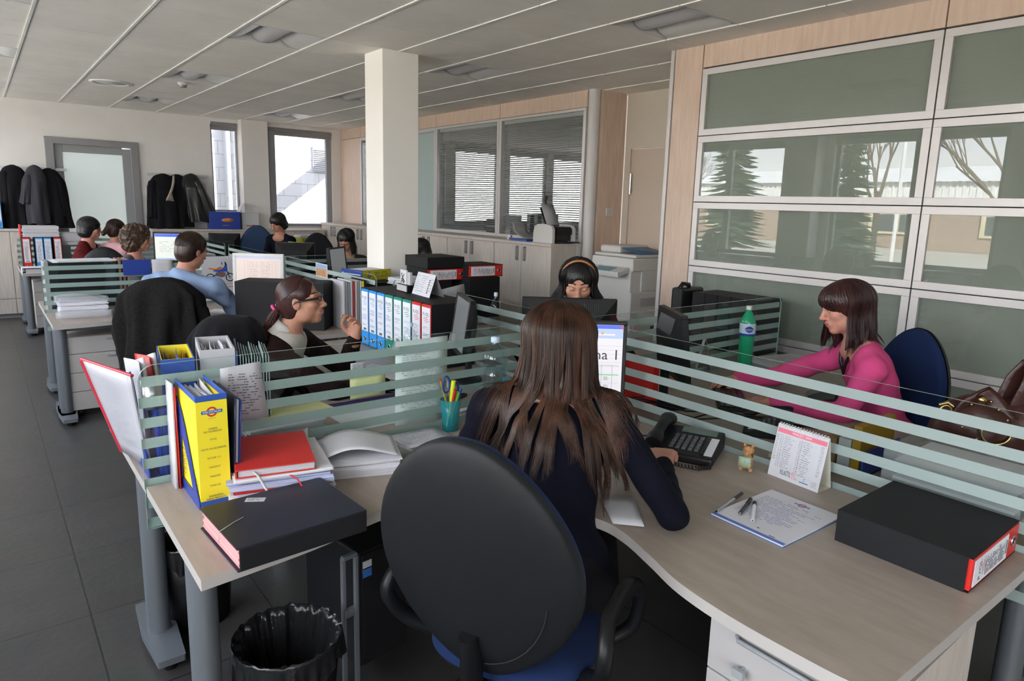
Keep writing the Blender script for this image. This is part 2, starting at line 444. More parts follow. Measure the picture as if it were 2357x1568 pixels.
for q, o_ in enumerate(OW): back_window('window_%d' % (20+q), o_, 0.06)
struct(BX(3.39, 3.80, YB-0.17, YB+0.01, 0, CEIL).build('trim_2', [WHITE_WALL]))
# frosted door in the back wall
d1 = empty_struct('door_1', (0.815, YB, 0))
f = G(); f.box(0, 0.10, -0.04, 0.15, 0, 2.433).box(1.032, 1.132, -0.04, 0.15, 0, 2.433).box(0.10, 1.032, -0.04, 0.15, 2.34, 2.433)
f.build('door_frame', [ALU_D], d1, bevel=0.004)
f = G(); f.box(0.09, 0.20, 0.0, 0.06, 0.02, 2.345).box(0.932, 1.045, 0.0, 0.06, 0.02, 2.33).box(0.20, 0.932, 0.0, 0.06, 2.24, 2.345).box(0.2, 0.932, 0, 0.06, 0.02, 0.25)
f.build('door_leaf_frame', [GREYFR], d1, bevel=0.003)
FROSTD = mat('frosted_door_glass', (0.46, 0.52, 0.51), 0.6, trans=0.3, ior=1.2)
BX(0.20, 0.932, 0.025, 0.035, 0.25, 2.24).build('frosted_pane', [FROSTD], d1)
g = G().cyl((0.97, -0.02, 1.05), (0.97, -0.06, 1.05), 0.012).cyl((0.97, -0.055, 1.05), (0.86, -0.055, 1.05), 0.010)
g.build('door_handle', [CHROME], d1)

# square column
struct(BX(2.665, 2.998, 5.215, 5.535, 0, CEIL).build('trim_3', [mat('column_paint', (0.86, 0.835, 0.79), 0.8, bump=0.1, bscale=300)], bevel=0.004))

# right partition: maple and aluminium framed frosted panes, plane x = 4.33
wr = empty_struct('wall_right', (4.33, 0, 0))
PANE = mat('frosted_pane_back', (0.27, 0.285, 0.26), 0.75, var=0.03, vscale=2)
PGL = thin_glass('pane_front_glass', (0.94, 0.96, 0.945), 1.0, ior=1.6)
rows = [-0.06, 0.287, 0.775, 1.264, 1.752, 2.243, 2.73]
cols = [3.322-1.645*i for i in range(0, 6)]
BX(0.03, 0.16, YF, 3.60, 0, CEIL).build('partition_core', [GAP_M], wr)
for i in range(len(cols)-1):
    y1 = cols[i]-0.004; y0 = max(cols[i+1]+0.004, YF)
    BX(0.0, 0.03, y0, y1, 2.738, CEIL).build('maple_panel', [MAPLE], wr, bevel=0.001)
    for j in range(len(rows)-1):
        z0 = max(rows[j]+0.003, 0.0); z1 = rows[j+1]-0.003; fw = 0.045
        f = G()
        f.box(-0.002, 0.04, y0, y1, z0, z0+fw).box(-0.002, 0.04, y0, y1, z1-fw, z1).box(-0.002, 0.04, y0, y0+fw, z0+fw, z1-fw).box(-0.002, 0.04, y1-fw, y1, z0+fw, z1-fw)
        f.build('pane_frame', [ALU], wr, bevel=0.0012)
        BX(0.010, 0.014, y0+fw, y1-fw, z0+fw, z1-fw).build('glass_pane', [PGL], wr)
        BX(0.026, 0.030, y0+fw, y1-fw, z0+fw, z1-fw).build('frosted_backing', [PANE], wr)
BX(0.0, 0.03, 3.328, 3.585, 0, CEIL).build('maple_post_panel', [MAPLE], wr, bevel=0.001)
BX(-0.012, 0.17, 3.590, 3.622, 0, CEIL).build('edge_profile', [ALU], wr, bevel=0.002)
BX(0.17, 1.45, 3.60, 3.62, 0, CEIL).build('return_panel', [WHITE_WALL], wr)

# side room: wall with white door, maple end panel, round post
CREAM = mat('cream_wall', (0.62, 0.565, 0.49), 0.8, var=0.03, vscale=2)
CREAM_D = mat('cream_door', (0.60, 0.50, 0.415), 0.55)
wall_with_holes('wall_side', 'x', 5.585, 0.12, 3.62, 5.24, 0, CEIL+0.1, [(4.40, 5.16, 0, 2.33)], CREAM)
d2 = empty_struct('door_2', (5.585, 4.40, 0))
BX(0.015, 0.055, 0.008, 0.755, 0.0, 2.322).build('door_leaf', [CREAM_D], d2, bevel=0.002)
h = G()
for z in (1.88, 1.955, 2.03): h.cyl((-0.006, 0.735, z-0.035), (-0.006, 0.735, z+0.035), 0.012, n=12)
h.build('door_hinge', [CHROME], d2)
struct(G().box(5.20, 5.575, 5.245, 5.30, 0, CEIL).build('wall_end_panel', [MAPLE], bevel=0.002))
POST = mat('white_post', (0.58, 0.56, 0.55), 0.55)
struct(G().cyl((5.150, 5.305, 0), (5.150, 5.305, CEIL), 0.062, n=32).build('trim_4', [POST]))
sw = thing('light_switch', 'small silver switch plate on the narrow wood panel beside the round post', 'switch', (5.385, 5.245, 1.645))
BX(-0.05, 0.05, -0.010, 0.0, -0.045, 0.045).build('switch_plate', [ALU], sw, bevel=0.004)
for x in (-0.014, 0.014): BX(x-0.011, x+0.011, -0.015, -0.010, -0.025, 0.025).build('rocker', [POST], sw, bevel=0.002)

# far glazed partition, plane x = 5.11
wf = empty_struct('wall_far', (5.11, 0, 0))
bt, tp = 1.335, 2.725
ys = [5.37, 6.905, 8.40, 8.93, 10.80, YB]
for a, b in zip(ys[:-1], ys[1:]):
    BX(0.0, 0.08, a+0.004, b-0.004, tp+0.006, CEIL).build('maple_panel', [MAPLE], wf, bevel=0.001)
BX(0.01, 0.08, 5.36, YB, 0, 1.30).build('lower_panel', [MAPLE_DOOR], wf)
def glazed(a, b):
    f = G()
    f.box(-0.01, 0.09, a+0.003, b-0.003, bt-0.035, bt).box(-0.01, 0.09, a+0.003, b-0.003, tp-0.03, tp).box(-0.01, 0.09, a+0.003, a+0.045, bt, tp-0.03).box(-0.01, 0.09, b-0.045, b-0.003, bt, tp-0.03)
    f.build('window_frame', [ALU], wf, bevel=0.002)
    BX(0.0, 0.006, a+0.045, b-0.045, bt, tp-0.03).build('glass_pane', [WGLASS], wf)
SLAT = mat('blind_slat', (0.42, 0.43, 0.42), 0.5)
def venetian(a, b, tilt=R(28)):
    s = G(); z = bt+0.02
    while z < tp-0.07:
        s.box(-0.0125, 0.0125, a+0.055, b-0.055, -0.0005, 0.0005, 0, T(0.045, 0, z, 0, 0, tilt)); z += 0.0245
    s.box(0.03, 0.06, a+0.05, b-0.05, tp-0.07, tp-0.03)
    for q in (0.2, 0.8): s.box(0.044, 0.046, a+(b-a)*q, a+(b-a)*q+0.002, bt+0.02, tp-0.05)
    s.build('venetian_blind', [SLAT], wf)
glazed(5.37, 6.905); glazed(6.905, 8.40); venetian(5.37, 6.905); venetian(6.905, 8.40)
f = G(); f.box(-0.01, 0.09, 8.403, 8.44, 1.30, tp).box(-0.01, 0.09, 10.76, 10.80, 1.30, tp).box(-0.01, 0.09, 8.44, 10.76, tp-0.05, tp)
f.build('window_frame', [ALU], wf, bevel=0.002)
BX(0.03, 0.045, 8.44, 9.9, 1.30, tp-0.05).build('frosted_pane', [mat('teal_frosted', (0.42, 0.52, 0.52), 0.7)], wf)
BX(0.0, 0.006, 9.9, 10.76, 1.335, tp-0.05).build('glass_pane', [WGLASS], wf); venetian(9.86, 10.80)
BX(0.0, 0.08, 10.80, YB, 1.30, tp).build('maple_panel', [MAPLE], wf)
# the office behind it
struct(BX(5.2, 11.8, 5.31, 5.37, 0, CEIL).build('wall_office_front', [WHITE_WALL]))
struct(BX(11.4, 11.6, 5.24, YB, 0, CEIL).build('wall_office_right', [WHITE_WALL]))
struct(BX(8.63, 8.77, YB-0.16, YB-0.0, 0, CEIL).build('trim_5', [WHITE_WALL]))

# outside: a sunlit block wall behind the back windows
def block_mat():
    m = bpy.data.materials.new('white_block_wall'); m.use_nodes = True
    nt = m.node_tree; n = nt.nodes; l = nt.links; b = n['Principled BSDF']
    t = n.new('ShaderNodeTexCoord'); sx = n.new('ShaderNodeSeparateXYZ'); cx = n.new('ShaderNodeCombineXYZ')
    l.new(t.outputs['Object'], sx.inputs[0]); l.new(sx.outputs['X'], cx.inputs['X']); l.new(sx.outputs['Z'], cx.inputs['Y'])
    br = n.new('ShaderNodeTexBrick'); br.inputs['Scale'].default_value = 1.0; br.inputs['Brick Width'].default_value = 0.50; br.inputs['Row Height'].default_value = 0.25
    br.inputs['Mortar Size'].default_value = 0.006; br.inputs['Color1'].default_value = (0.62, 0.62, 0.63, 1); br.inputs['Color2'].default_value = (0.66, 0.66, 0.67, 1); br.inputs['Mortar'].default_value = (0.30, 0.30, 0.31, 1)
    l.new(cx.outputs[0], br.inputs['Vector']); l.new(br.outputs['Color'], b.inputs['Base Color']); b.inputs['Roughness'].default_value = 0.9
    return m
ow = thing('outbuilding', 'white painted block building outside the back windows, sunlit, with a louvred vent', 'building', (0, 14.2, 0))
BX(-2, 14, 0, 0.3, -0.1, 6.0).build('block_wall', [block_mat()], ow)
f = G(); f.box(5.62, 5.99, -0.03, 0.0, 2.26, 2.78)
v = f.build('vent_frame', [mat('grey_vent', (0.42, 0.43, 0.45), 0.6)], ow)
f = G()
for q in range(11): f.box(5.65, 5.96, -0.012, 0.012, -0.003, 0.003, 0, T(0, -0.045, 2.31+q*0.041, 0, R(35)))
f.build('louvre', [mat('vent_slat', (0.68, 0.68, 0.70), 0.5)], v)
dp = thing('downpipe', 'grey round drainpipe fixed up the white block wall outside the narrow back window', 'pipe', (3.89, 14.1, 0))
G().cyl((0, 0, -0.1), (0, 0, 6), 0.06, n=18).build('pipe', [mat('pipe_grey', (0.36, 0.38, 0.41), 0.5)], dp)
f = G()
for z in (1.0, 3.0, 5.0): f.box(-0.09, 0.09, -0.09, 0.1, z, z+0.03)
f.build('pipe_bracket', [ALU_D], dp)
dp2 = thing('slim_downpipe', 'thin pale pipe running up the block wall beside the thicker grey drainpipe', 'pipe', (4.10, 14.12, 0))
G().cyl((0, 0, -0.1), (0, 0, 6), 0.03, n=12).build('pipe', [mat('pipe_pale', (0.6, 0.6, 0.62), 0.5)], dp2)
g_out = struct(BX(-60, 60, YF-40, 70, -0.32, -0.13).build('ground', [mat('outside_ground', (0.46, 0.43, 0.39), 0.9, var=0.3, vscale=0.6, col2=(0.38, 0.36, 0.31))]))
# ================================================================ outside, seen mirrored in the glass partition
bd = thing('white_factory_building', 'long low factory building with white corrugated roof across the yard, mirrored in the glass partition', 'building', (-34, 0, 0))
cor = mat('white_corrugated', (0.72, 0.72, 0.72), 0.6)
wallb = mat('pale_yellow_wall', (0.60, 0.52, 0.36), 0.8)
BX(-10, 0, -50, 90, -0.2, 4.6).build('building_wall', [mat('brick_red_wall', (0.34, 0.25, 0.20), 0.9, var=0.2, vscale=2)], bd)
f = G(); y = -50
while y < 90:
    f.box(-10, 0.6+0.02, y, y+0.16, 6.2, 6.28); f.box(-0.0, 0.35, y, y+0.16, 4.6, 6.2); y += 0.34
f.box(-10, 0.3, -50, 90, 4.6, 6.2)
f.add([(0.6, -50, 6.25), (0.6, 90, 6.25), (-9, 90, 8.6), (-9, -50, 8.6)], [(0, 1, 2, 3)])
f.build('corrugated_roof', [cor], bd); bd.scale = (1, 1, 0.60)
dk = mat('dark_window_glass', (0.06, 0.07, 0.08), 0.15)
for q in range(14):
    y = -20+q*6.0
    w = BX(0.0, 0.12, y, y+3.4, 1.2, 3.4).build('window_band', [wallb], bd)
    BX(0.1, 0.15, y+0.25, y+1.6, 1.45, 3.1).build('window_pane', [dk], w); BX(0.1, 0.15, y+1.8, y+3.15, 1.45, 3.1).build('window_pane', [dk], w)
bark = mat('bare_bark', (0.16, 0.12, 0.09), 0.9)
def bare_tree(name, label, x, y, h, seed, spread=0.5):
    rd = random.Random(seed); g = G()
    def br(p, d, L, r, k):
        q = p+d*L; g.cyl(p, q, r, r*0.65, n=5, cap=False)
        if k == 0: return
        for _ in range(3 if k > 2 else 2):
            nd = (d+Vector((rd.uniform(-1, 1), rd.uniform(-1, 1), rd.uniform(-0.1, 0.6)))*spread).normalized()
            br(p+d*L*rd.uniform(0.55, 1.0), nd, L*rd.uniform(0.6, 0.8), r*0.6, k-1)
    br(Vector((0, 0, -0.13)), Vector((0, 0, 1)), h*0.30, h*0.012, 7)
    t = g.build(name, [bark]); t.location = (x, y, 0); tag(t, label, 'tree', 'bare trees across the yard'); return t
bare_tree('bare_tree', 'leafless tree with fine twigs outside, mirrored beside the white flagpole', -16, 11.0, 9.0, 1)
bare_tree('bare_tree', 'wide leafless tree outside, mirrored in the pane right of the main upright', -14, 6.2, 8.0, 2, 0.6)
bare_tree('bare_tree', 'thin leafless tree outside, mirrored at the far left of the glass partition', -18, 22.0, 7.0, 3)
bare_tree('bare_tree', 'leafless tree outside behind the conifer, low and spreading', -22, 16.5, 6.5, 5)
needle = mat('conifer_green', (0.035, 0.065, 0.035), 0.9)
def conifer(x, y, h, seed, label):
    t = thing('conifer', label, 'tree', (x, y, -0.13)); rd = random.Random(seed)
    G().cyl((0, 0, 0), (0, 0, h*0.95), 0.13, 0.02, n=8).build('trunk', [bark], t)
    f = G()
    for q in range(420):
        z = h*(0.12+0.88*rd.random()**1.1); rr = (h-z)/h*h*0.24+0.12; a = rd.random()*2*PI; r_ = rr*rd.uniform(0.75, 1.1)
        tip = Vector((math.cos(a)*r_, math.sin(a)*r_, z-0.22*r_)); base = Vector((0, 0, z))
        s = Vector((-math.sin(a), math.cos(a), 0))*0.16*(0.4+rr)
        mid = base.lerp(tip, 0.55)
        f.add([base, mid+s-Vector((0, 0, 0.1)), tip, mid-s-Vector((0, 0, 0.1))], [(0, 1, 2, 3)])
    f.build('foliage', [needle], t)
conifer(-12, 14.2, 6.8, 1, 'tall dark conifer outside, mirrored between two window uprights'); conifer(-13, 10.6, 5.4, 2, 'shorter dark conifer outside, mirrored left of the white flagpole')
pl = G().cyl((0, 0, -0.13), (0, 0, 8), 0.05, 0.035, n=10).build('flagpole', [mat('pole_white', (0.8, 0.8, 0.8), 0.4)]); pl.location = (-9, 7.4, 0)
tag(pl, 'thin white flagpole outside, mirrored in the middle rows of the glass partition', 'pole')
shadow_bar = G().cyl((6.08, 13.0, 2.77), (8.2, 13.0, 4.40), 0.17, n=16).build('shadow_blocker', [ALU_D])  # added beam, placed only to cast the diagonal shadow on the block wall
tag(shadow_bar, 'added slanting brace outside that throws the diagonal shadow on the white block wall', 'blocker')

# ================================================================ desks
DZ = 0.74
def smooth_poly(pts, n=10):
    """Catmull-Rom through pts"""
    out = []
    P = [pts[0]]+list(pts)+[pts[-1]]
    for i in range(1, len(P)-2):
        for k in range(n):
            t = k/n; t2 = t*t; t3 = t2*t
            out.append(tuple(0.5*((2*P[i][a])+(-P[i-1][a]+P[i+1][a])*t+(2*P[i-1][a]-5*P[i][a]+4*P[i+1][a]-P[i+2][a])*t2+(-P[i-1][a]+3*P[i][a]-3*P[i+1][a]+P[i+2][a])*t3) for a in (0, 1)))
    out.append(tuple(pts[-1])); return out
# worktop outline for the near-left quarter, cross of the screens at the origin
CURVE = smooth_poly([(-1.915, -0.70), (-1.62, -0.665), (-1.35, -0.605), (-1.12, -0.62), (-0.96, -0.78), (-0.865, -1.02), (-0.86, -1.14), (-0.90, -1.28), (-0.945, -1.42), (-0.965, -1.60), (-0.962, -1.80), (-0.955, -1.87)], 6)
def desk(cx, cy, sx, sy, label, far=1.94, wing=-1.915, fy=1.0, legs=None):
    t = thing('corner_desk', label, 'desk', (cx, cy, 0), 0, 'corner desks of the glass screen clusters')
    poly = [(-0.012, -0.012), (wing, -0.012)]+[(max(x, wing) if y > -0.9 else x, y*(fy if y > -0.9 else 1)) for x, y in CURVE]
    if far > 1.5: poly += [(-0.95, -far+0.02), (-0.175, -far), (-0.012, -far)]
    else: poly = [(x, max(y, -0.78)) for x, y in poly if y > -0.85]+[(-0.012, -0.78)]
    poly = [(x*sx, y*sy) for x, y in poly]
    g = G(); g.prism(poly, DZ-0.032, DZ, 0, mi_side=1)
    g.build('worktop', [DESK_M, DESK_E], t, bevel=0.0015)
    f = G(); a, b = (wing+0.09), -0.06
    f.box(min(a*sx, b*sx), max(a*sx, b*sx), min(-0.34*sy, -0.38*sy), max(-0.34*sy, -0.38*sy), DZ-0.10, DZ-0.033)
    f.box(min(-0.34*sx, -0.38*sx), max(-0.34*sx, -0.38*sx), min(-(far-0.1)*sy, -0.1*sy), max(-(far-0.1)*sy, -0.1*sy), DZ-0.10, DZ-0.033)
    f.build('steel_beam', [LEG_M], t)
    for (lx, ly, along) in (legs or [((wing+0.05), -0.47, 'y'), ((wing+0.05), -0.20, 'y'), (-0.32, -far+0.09, 'x')]):
        if along == 'y' and ly == -0.20: continue
        h = G(); X_, Y_ = lx*sx, ly*sy
        h.cyl((X_, Y_, 0.055), (X_, Y_, DZ-0.033), 0.040, n=24)
        leg = h.build('leg', [LEG_M], t)
        h = G()
        if along == 'y': P = [(X_-0.045, Y_-0.22), (X_+0.045, Y_-0.22), (X_+0.06, Y_), (X_+0.045, Y_+0.22), (X_-0.045, Y_+0.22), (X_-0.06, Y_)]
        else: P = [(X_-0.22, Y_-0.045), (X_-0.22, Y_+0.045), (X_, Y_+0.06), (X_+0.22, Y_+0.045), (X_+0.22, Y_-0.045), (X_, Y_-0.06)]
        h.prism(P, 0.03, 0.055); h.build('foot_plate', [LEG_M], leg, bevel=0.006)
        for s in (-0.18, 0.18):
            px, py = (X_, Y_+s) if along == 'y' else (X_+s, Y_)
            G().cyl((px, py, 0), (px, py, 0.03), 0.024, n=14).build('levelling_foot', [BLACKP], leg)
    return t
X0, YA, Y2, Y3 = 2.27, 2.39, 6.48, 10.38
dA = desk(X0, YA, 1, 1, 'nearest corner desk, pale laminate top with wavy edge, where the long-haired woman sits')
dC = desk(X0, YA, 1, -1, 'corner desk behind the left glass screen, used by the woman with glasses', fy=1.12, legs=[(-1.865, -0.27, 'y'), (-0.32, -1.85, 'x')])
dD = desk(X0, YA, -1, -1, 'corner desk in front of the woman with the hairband')
dB = desk(X0, YA, -1, 1, 'corner desk behind the long right glass screen, used by the woman in pink')
desk(X0, Y2, 1, 1, 'corner desk of the man in the blue shirt, clear plastic wallets piled on its end', legs=[(-1.865, -0.55, 'y'), (-1.865, -0.42, 'y'), (-0.32, -1.85, 'x')])
desk(X0, Y2, 1, -1, 'corner desk behind the blue-shirted man, in front of the curly-haired woman')
desk(X0, Y2, -1, -1, 'corner desk just left of the square column, where a woman in glasses writes')
desk(X0, Y2, -1, 1, 'corner desk beyond the red lever arch files, right of the square column')
desk(X0, Y3, 1, 1, 'corner desk far left carrying the red and blue lever arch files')
desk(X0, Y3, 1, -1, 'farthest corner desk on the left near the frosted door', far=0.80, fy=0.8)
desk(X0, Y3, -1, -1, 'farthest corner desk on the right near the bright window', far=0.80, fy=0.8)
desk(X0, Y3, -1, 1, 'corner desk in front of the dark-haired woman near the bright window')

# ================================================================ glass screens with frosted stripes
def screen(p0, p1, label, z0=0.585, z1=1.143, round0=True, round1=False, stripe_to=0.585):
    """p0, p1: plan end points; rounded top corner at the marked ends"""
    L = (Vector(p1)-Vector(p0)).length; ang = math.atan2(p1[1]-p0[1], p1[0]-p0[0])
    t = thing('glass_screen', label, 'desk screen', (p0[0], p0[1], 0), ang, 'striped glass desk screens')
    r = 0.055; arc = lambda cx, cz, a0, a1: [(cx+r*math.cos(a0+(a1-a0)*i/8), cz+r*math.sin(a0+(a1-a0)*i/8)) for i in range(9)]
    P = [(0, z0), (L, z0)]
    P += arc(L-r, z1-r, 0, PI/2) if round1 else [(L, z1)]
    P += arc(r, z1-r, PI/2, PI) if round0 else [(0, z1)]
    M = Matrix(((1, 0, 0, 0), (0, 0, 1, 0), (0, 1, 0, 0), (0, 0, 0, 1)))
    g = G(); n = len(P)
    a = [(x, -0.004, z) for x, z in P]; b = [(x, 0.004, z) for x, z in P]
    g.add(a, [tuple(range(n))], 0)              # one clear face; the rim below gives the pane its thickness
    rim = [(i, (i+1) % n, n+(i+1) % n, n+i) for i in range(n)]
    g.add(a+b, rim, 1)
    g.build('glass_pane', [GLASS, GLASS_EDGE], t)
    s = G(); z = 1.105
    while z-0.035 > stripe_to-0.01:
        xa = 0.0; xb = L
        if z > z1-r-0.02:
            xa = 0.012 if round0 else 0; xb = L-0.012 if round1 else L
        s.box(xa, xb, 0.0042, 0.0050, z-0.035, z); z -= 0.069
    s.build('frosted_stripes', [FROST_STR], t)
    c = G()
    for x in (0.35, L-0.35):
        if x < 0.1 or x > L: continue
        c.box(x-0.02, x+0.02, -0.014, 0.014, DZ-0.06, DZ-0.035)
    c.build('clamp', [ALU], t)
    return t
screen((0.352, YA), (X0-0.01, YA), 'striped glass screen at the left of the nearest desk, papers taped to it', stripe_to=0.585)
screen((X0, 0.10), (X0, YA-0.012), 'long striped glass screen running to the right edge behind the desk calendar', round0=False)
screen((X0+0.01, YA), (4.13, YA), 'striped glass screen between the woman in pink and the woman with the hairband', round0=False, round1=True)
screen((X0, YA+0.012), (X0, 4.30), 'striped glass screen running away behind the row of coloured lever arch files', round0=False, round1=True)
screen((0.355, Y2), (X0-0.01, Y2), 'striped glass screen behind the pile of plastic wallets on the second row', round0=True)
screen((X0, 4.56), (X0, Y2-0.012), 'striped glass screen running towards the picture postcard, right of the white monitor', round0=True)
screen((X0+0.01, Y2), (4.18, Y2), 'striped glass screen crossing behind the square column base', round0=False, round1=True)
screen((X0, Y2+0.012), (X0, 8.35), 'striped glass screen far back left of the woman bending by the window', round0=False, round1=True)
screen((0.355, Y3), (X0-0.01, Y3), 'striped glass screen of the farthest row behind the red and blue files', round0=True)
screen((X0, 8.5), (X0, Y3-0.012), 'small striped glass screen end seen behind the paper piles far back', round0=True)
screen((X0+0.01, Y3), (4.18, Y3), 'farthest striped glass screen in front of the back windows', round0=False, round1=True)
# ================================================================ ceiling fittings
LAMPW = mat('lamp_white', (0.62, 0.61, 0.60), 0.35)
LAMPD = mat('lamp_basket', (0.50, 0.48, 0.50), 0.5, bump=0.3, bscale=900)
lamp0 = None
posn = {-4: 'left', -1: 'middle', 2: 'right'}
rown = {-11: 'behind the camera', -7: 'behind the camera', -3: 'nearest', 1: 'second nearest', 5: 'third nearest', 9: 'farthest'}
for i in XLamps:
    for j in YLamps:
        if j < -3: continue
        x, y = GX+i*TS+0.3, GY+j*TS+0.3
        lab = 'recessed square ceiling lamp, %s of the %s row of lamps' % (rown[j], posn[i])
        if lamp0 is None:
            lamp0 = thing('ceiling_lamp', lab, 'ceiling light', (x, y, CEIL), 0, 'recessed ceiling lamps')
            h = G(); e = 0.292
            h.box(-e, e, -e, e, 0.11, 0.115).box(-e, -e+0.006, -e, e, 0, 0.11).box(e-0.006, e, -e, e, 0, 0.11).box(-e, e, -e, -e+0.006, 0, 0.11).box(-e, e, e-0.006, e, 0, 0.11)
            h.build('housing', [LAMPW], lamp0)
            for s in (-1, 1):
                r = G(); r.grid(lambda u, v, s=s: (s*(0.285-0.17*math.sin(u*PI/2)), -0.27+0.54*v, 0.002+0.10*(1-math.cos(u*PI/2))), 10, 1)
                r.build('reflector', [LAMPW], lamp0)
            b = G(); b.grid(lambda u, v: (0.105*math.cos(PI*u), -0.27+0.54*v, 0.085-0.078*math.sin(PI*u)), 18, 1)
            b.build('lamp_basket', [LAMPD], lamp0)
        else: dup(lamp0, (x, y, CEIL), label=lab)
sd = thing('smoke_detector', 'small round white smoke detector on the ceiling between two lamps', 'smoke detector', (1.89, 8.39, CEIL))
G().lathe([(0, 0), (0.055, 0), (0.055, -0.018), (0.04, -0.03)]).build('detector_base', [LAMPW], sd)
G().lathe([(0.04, -0.03), (0.036, -0.05), (0.02, -0.055), (0, -0.055)]).build('sensor_head', [ALU_D], sd)
vd = thing('ceiling_air_diffuser', 'round air vent set in a ceiling board near the far left', 'air vent', (1.30, 9.05, CEIL))
G().lathe([(0.21, 0), (0.21, -0.008), (0.17, -0.014), (0.16, -0.004)]).build('diffuser_ring', [GRID_M], vd)
G().lathe([(0, -0.004), (0.155, -0.004), (0.155, 0.0), (0, 0)]).build('diffuser_disc', [LAMPW], vd)

# ================================================================ cupboards
HAND = mat('steel_handle', (0.28, 0.28, 0.29), 0.35, metal=0.6)
cab0 = None
cupn = ['nearest to the printer', 'second from the printer', 'third from the printer, by the column', 'fourth from the printer, behind the column', 'fifth, left of the square column', 'last one, in the far corner']
for q in range(6):
    y0 = 5.365+q*1.02; lab = 'pale two-door cupboard under the far glazing, '+cupn[q]
    if cab0 is None:
        cab0 = thing('low_cupboard', lab, 'cupboard', (4.68, y0, 0), 0, 'cupboards under the far glazing')
        g = G(); g.box(0.02, 0.42, 0.0, 1.016, 0.06, 1.268); g.build('carcass', [MAPLE_DOOR], cab0)
        BX(0.05, 0.42, 0.0, 1.016, 0, 0.06).build('plinth', [GREYFR], cab0)
        for s in (0, 1):
            a = 0.004+s*0.508; d = BX(0, 0.02, a, a+0.502, 0.07, 1.262).build('door', [MAPLE_DOOR], cab0, bevel=0.001)
            hy = a+0.44 if s == 0 else a+0.06
            hg = G(); hg.box(-0.030, -0.022, hy-0.006, hy+0.006, 1.09, 1.245).box(-0.026, 0, hy-0.012, hy+0.012, 1.09, 1.105).box(-0.026, 0, hy-0.012, hy+0.012, 1.23, 1.245).box(-0.003, 0.0, hy-0.013, hy+0.013, 1.09, 1.245)
            hg.build('handle', [HAND], d)
    else: dup(cab0, (4.68, y0, 0), label=lab)
ct = BX(4.665, 5.10, 5.36, 11.5, 1.268, 1.30).build('cupboard_worktop', [MAPLE_DOOR], bevel=0.001)
tag(ct, 'long pale shelf top running over the low cupboards under the far glazing', 'shelf top')
def back_cab(x0, x1, n, lab):
    t = thing('sideboard', lab, 'cupboard', (x0, 11.20, 0)); w = (x1-x0)/n
    BX(0, x1-x0, 0.02, 0.405, 0.06, 1.16).build('carcass', [MAPLE_DOOR], t)
    BX(-0.01, x1-x0+0.01, -0.015, 0.41, 1.16, 1.19).build('top_board', [MAPLE_DOOR], t)
    BX(0, x1-x0, 0.05, 0.405, 0, 0.06).build('plinth', [GREYFR], t)
    for q in range(n):
        d = BX(q*w+0.003, (q+1)*w-0.003, 0, 0.02, 0.27, 1.155).build('door', [MAPLE_DOOR], t)
        BX(q*w+0.003, (q+1)*w-0.003, 0, 0.02, 0.065, 0.262).build('bottom_panel', [MAPLE_DOOR], t)
        hx = (q+1)*w-0.06 if q % 2 == 0 else q*w+0.06
        BX(hx-0.006, hx+0.006, -0.03, -0.02, 0.95, 1.1).build('handle', [HAND], d)
back_cab(-1.57, 0.79, 5, 'pale low cupboard against the back wall left of the frosted door')
back_cab(2.0, 4.62, 5, 'pale low cupboard against the back wall under the two windows')

# ================================================================ coats on the wall
def coat(name, label, cx, cy, zt, zb, wt, wb, dp, m, seed, lean=0.0, folds=7, cat='coat', shoulder=0.22):
    rd = random.Random(seed); ph = [rd.uniform(0, 6) for _ in range(5)]
    g = G(); nu, nv = 72, 36
    def fn(u, v):
        a = 2*PI*u; t = v
        w = wt+(wb-wt)*min(1, (t/shoulder))**0.6 if t < shoulder else wb*(1+0.10*(t-shoulder))
        w = wt*0.4+(w-wt*0.4)*min(1, (t/0.04))**0.5
        d = dp*(0.35+0.65*min(1, t/0.3))
        fold = 1+0.10*t*math.sin(folds*a+ph[0]+2.2*t)+0.05*t*math.sin((folds+4)*a+ph[1]-3*t)+0.03*math.sin(3*a+ph[2]+8*t)
        x = cx+lean*t+w/2*math.cos(a)*fold; y = cy+d/2*math.sin(a)*fold
        z = zt-(zt-zb)*t+0.012*math.sin(4*a+ph[3])*t
        return (x, y, z)
    g.grid(fn, nu, nv)
    g.add([fn(i/nu, 1.0) for i in range(nu)]+[(cx+lean, cy, zb)], [(i, (i+1) % nu, nu) for i in range(nu)])
    return g
WOOLB = mat('black_wool', (0.010, 0.010, 0.012), 0.9, sheen=0.2, bump=0.3, bscale=300)
WOOLG = mat('charcoal_wool', (0.045, 0.045, 0.055), 0.9, sheen=0.3, bump=0.3, bscale=300)
LEAB = mat('black_leather_jacket', (0.012, 0.012, 0.013), 0.38, bump=1.0, bscale=35)
def coat_thing(name, label, parts, hook, seed):
    t = thing(name, label, 'coat', (0, 0, 0))
    for (pn, args, m) in parts: coat(pn, label, *args).build(pn, [m], t)
    G().cyl((hook[0], 11.61, hook[2]), (hook[0], 11.50, hook[2]+0.03), 0.008, n=8).build('hanging_loop', [CHROME], t)
    return t
coat_thing('coat', 'long black coat hanging leftmost on the back wall, left of the frosted door',
    [('coat_body', (0.43, 11.40, 2.02, 1.20, 0.10, 0.34, 0.26, None, 1), WOOLB), ('sleeve', (0.33, 11.34, 1.93, 1.38, 0.07, 0.13, 0.12, None, 2), WOOLB)], (0.45, 0, 1.97), 1)
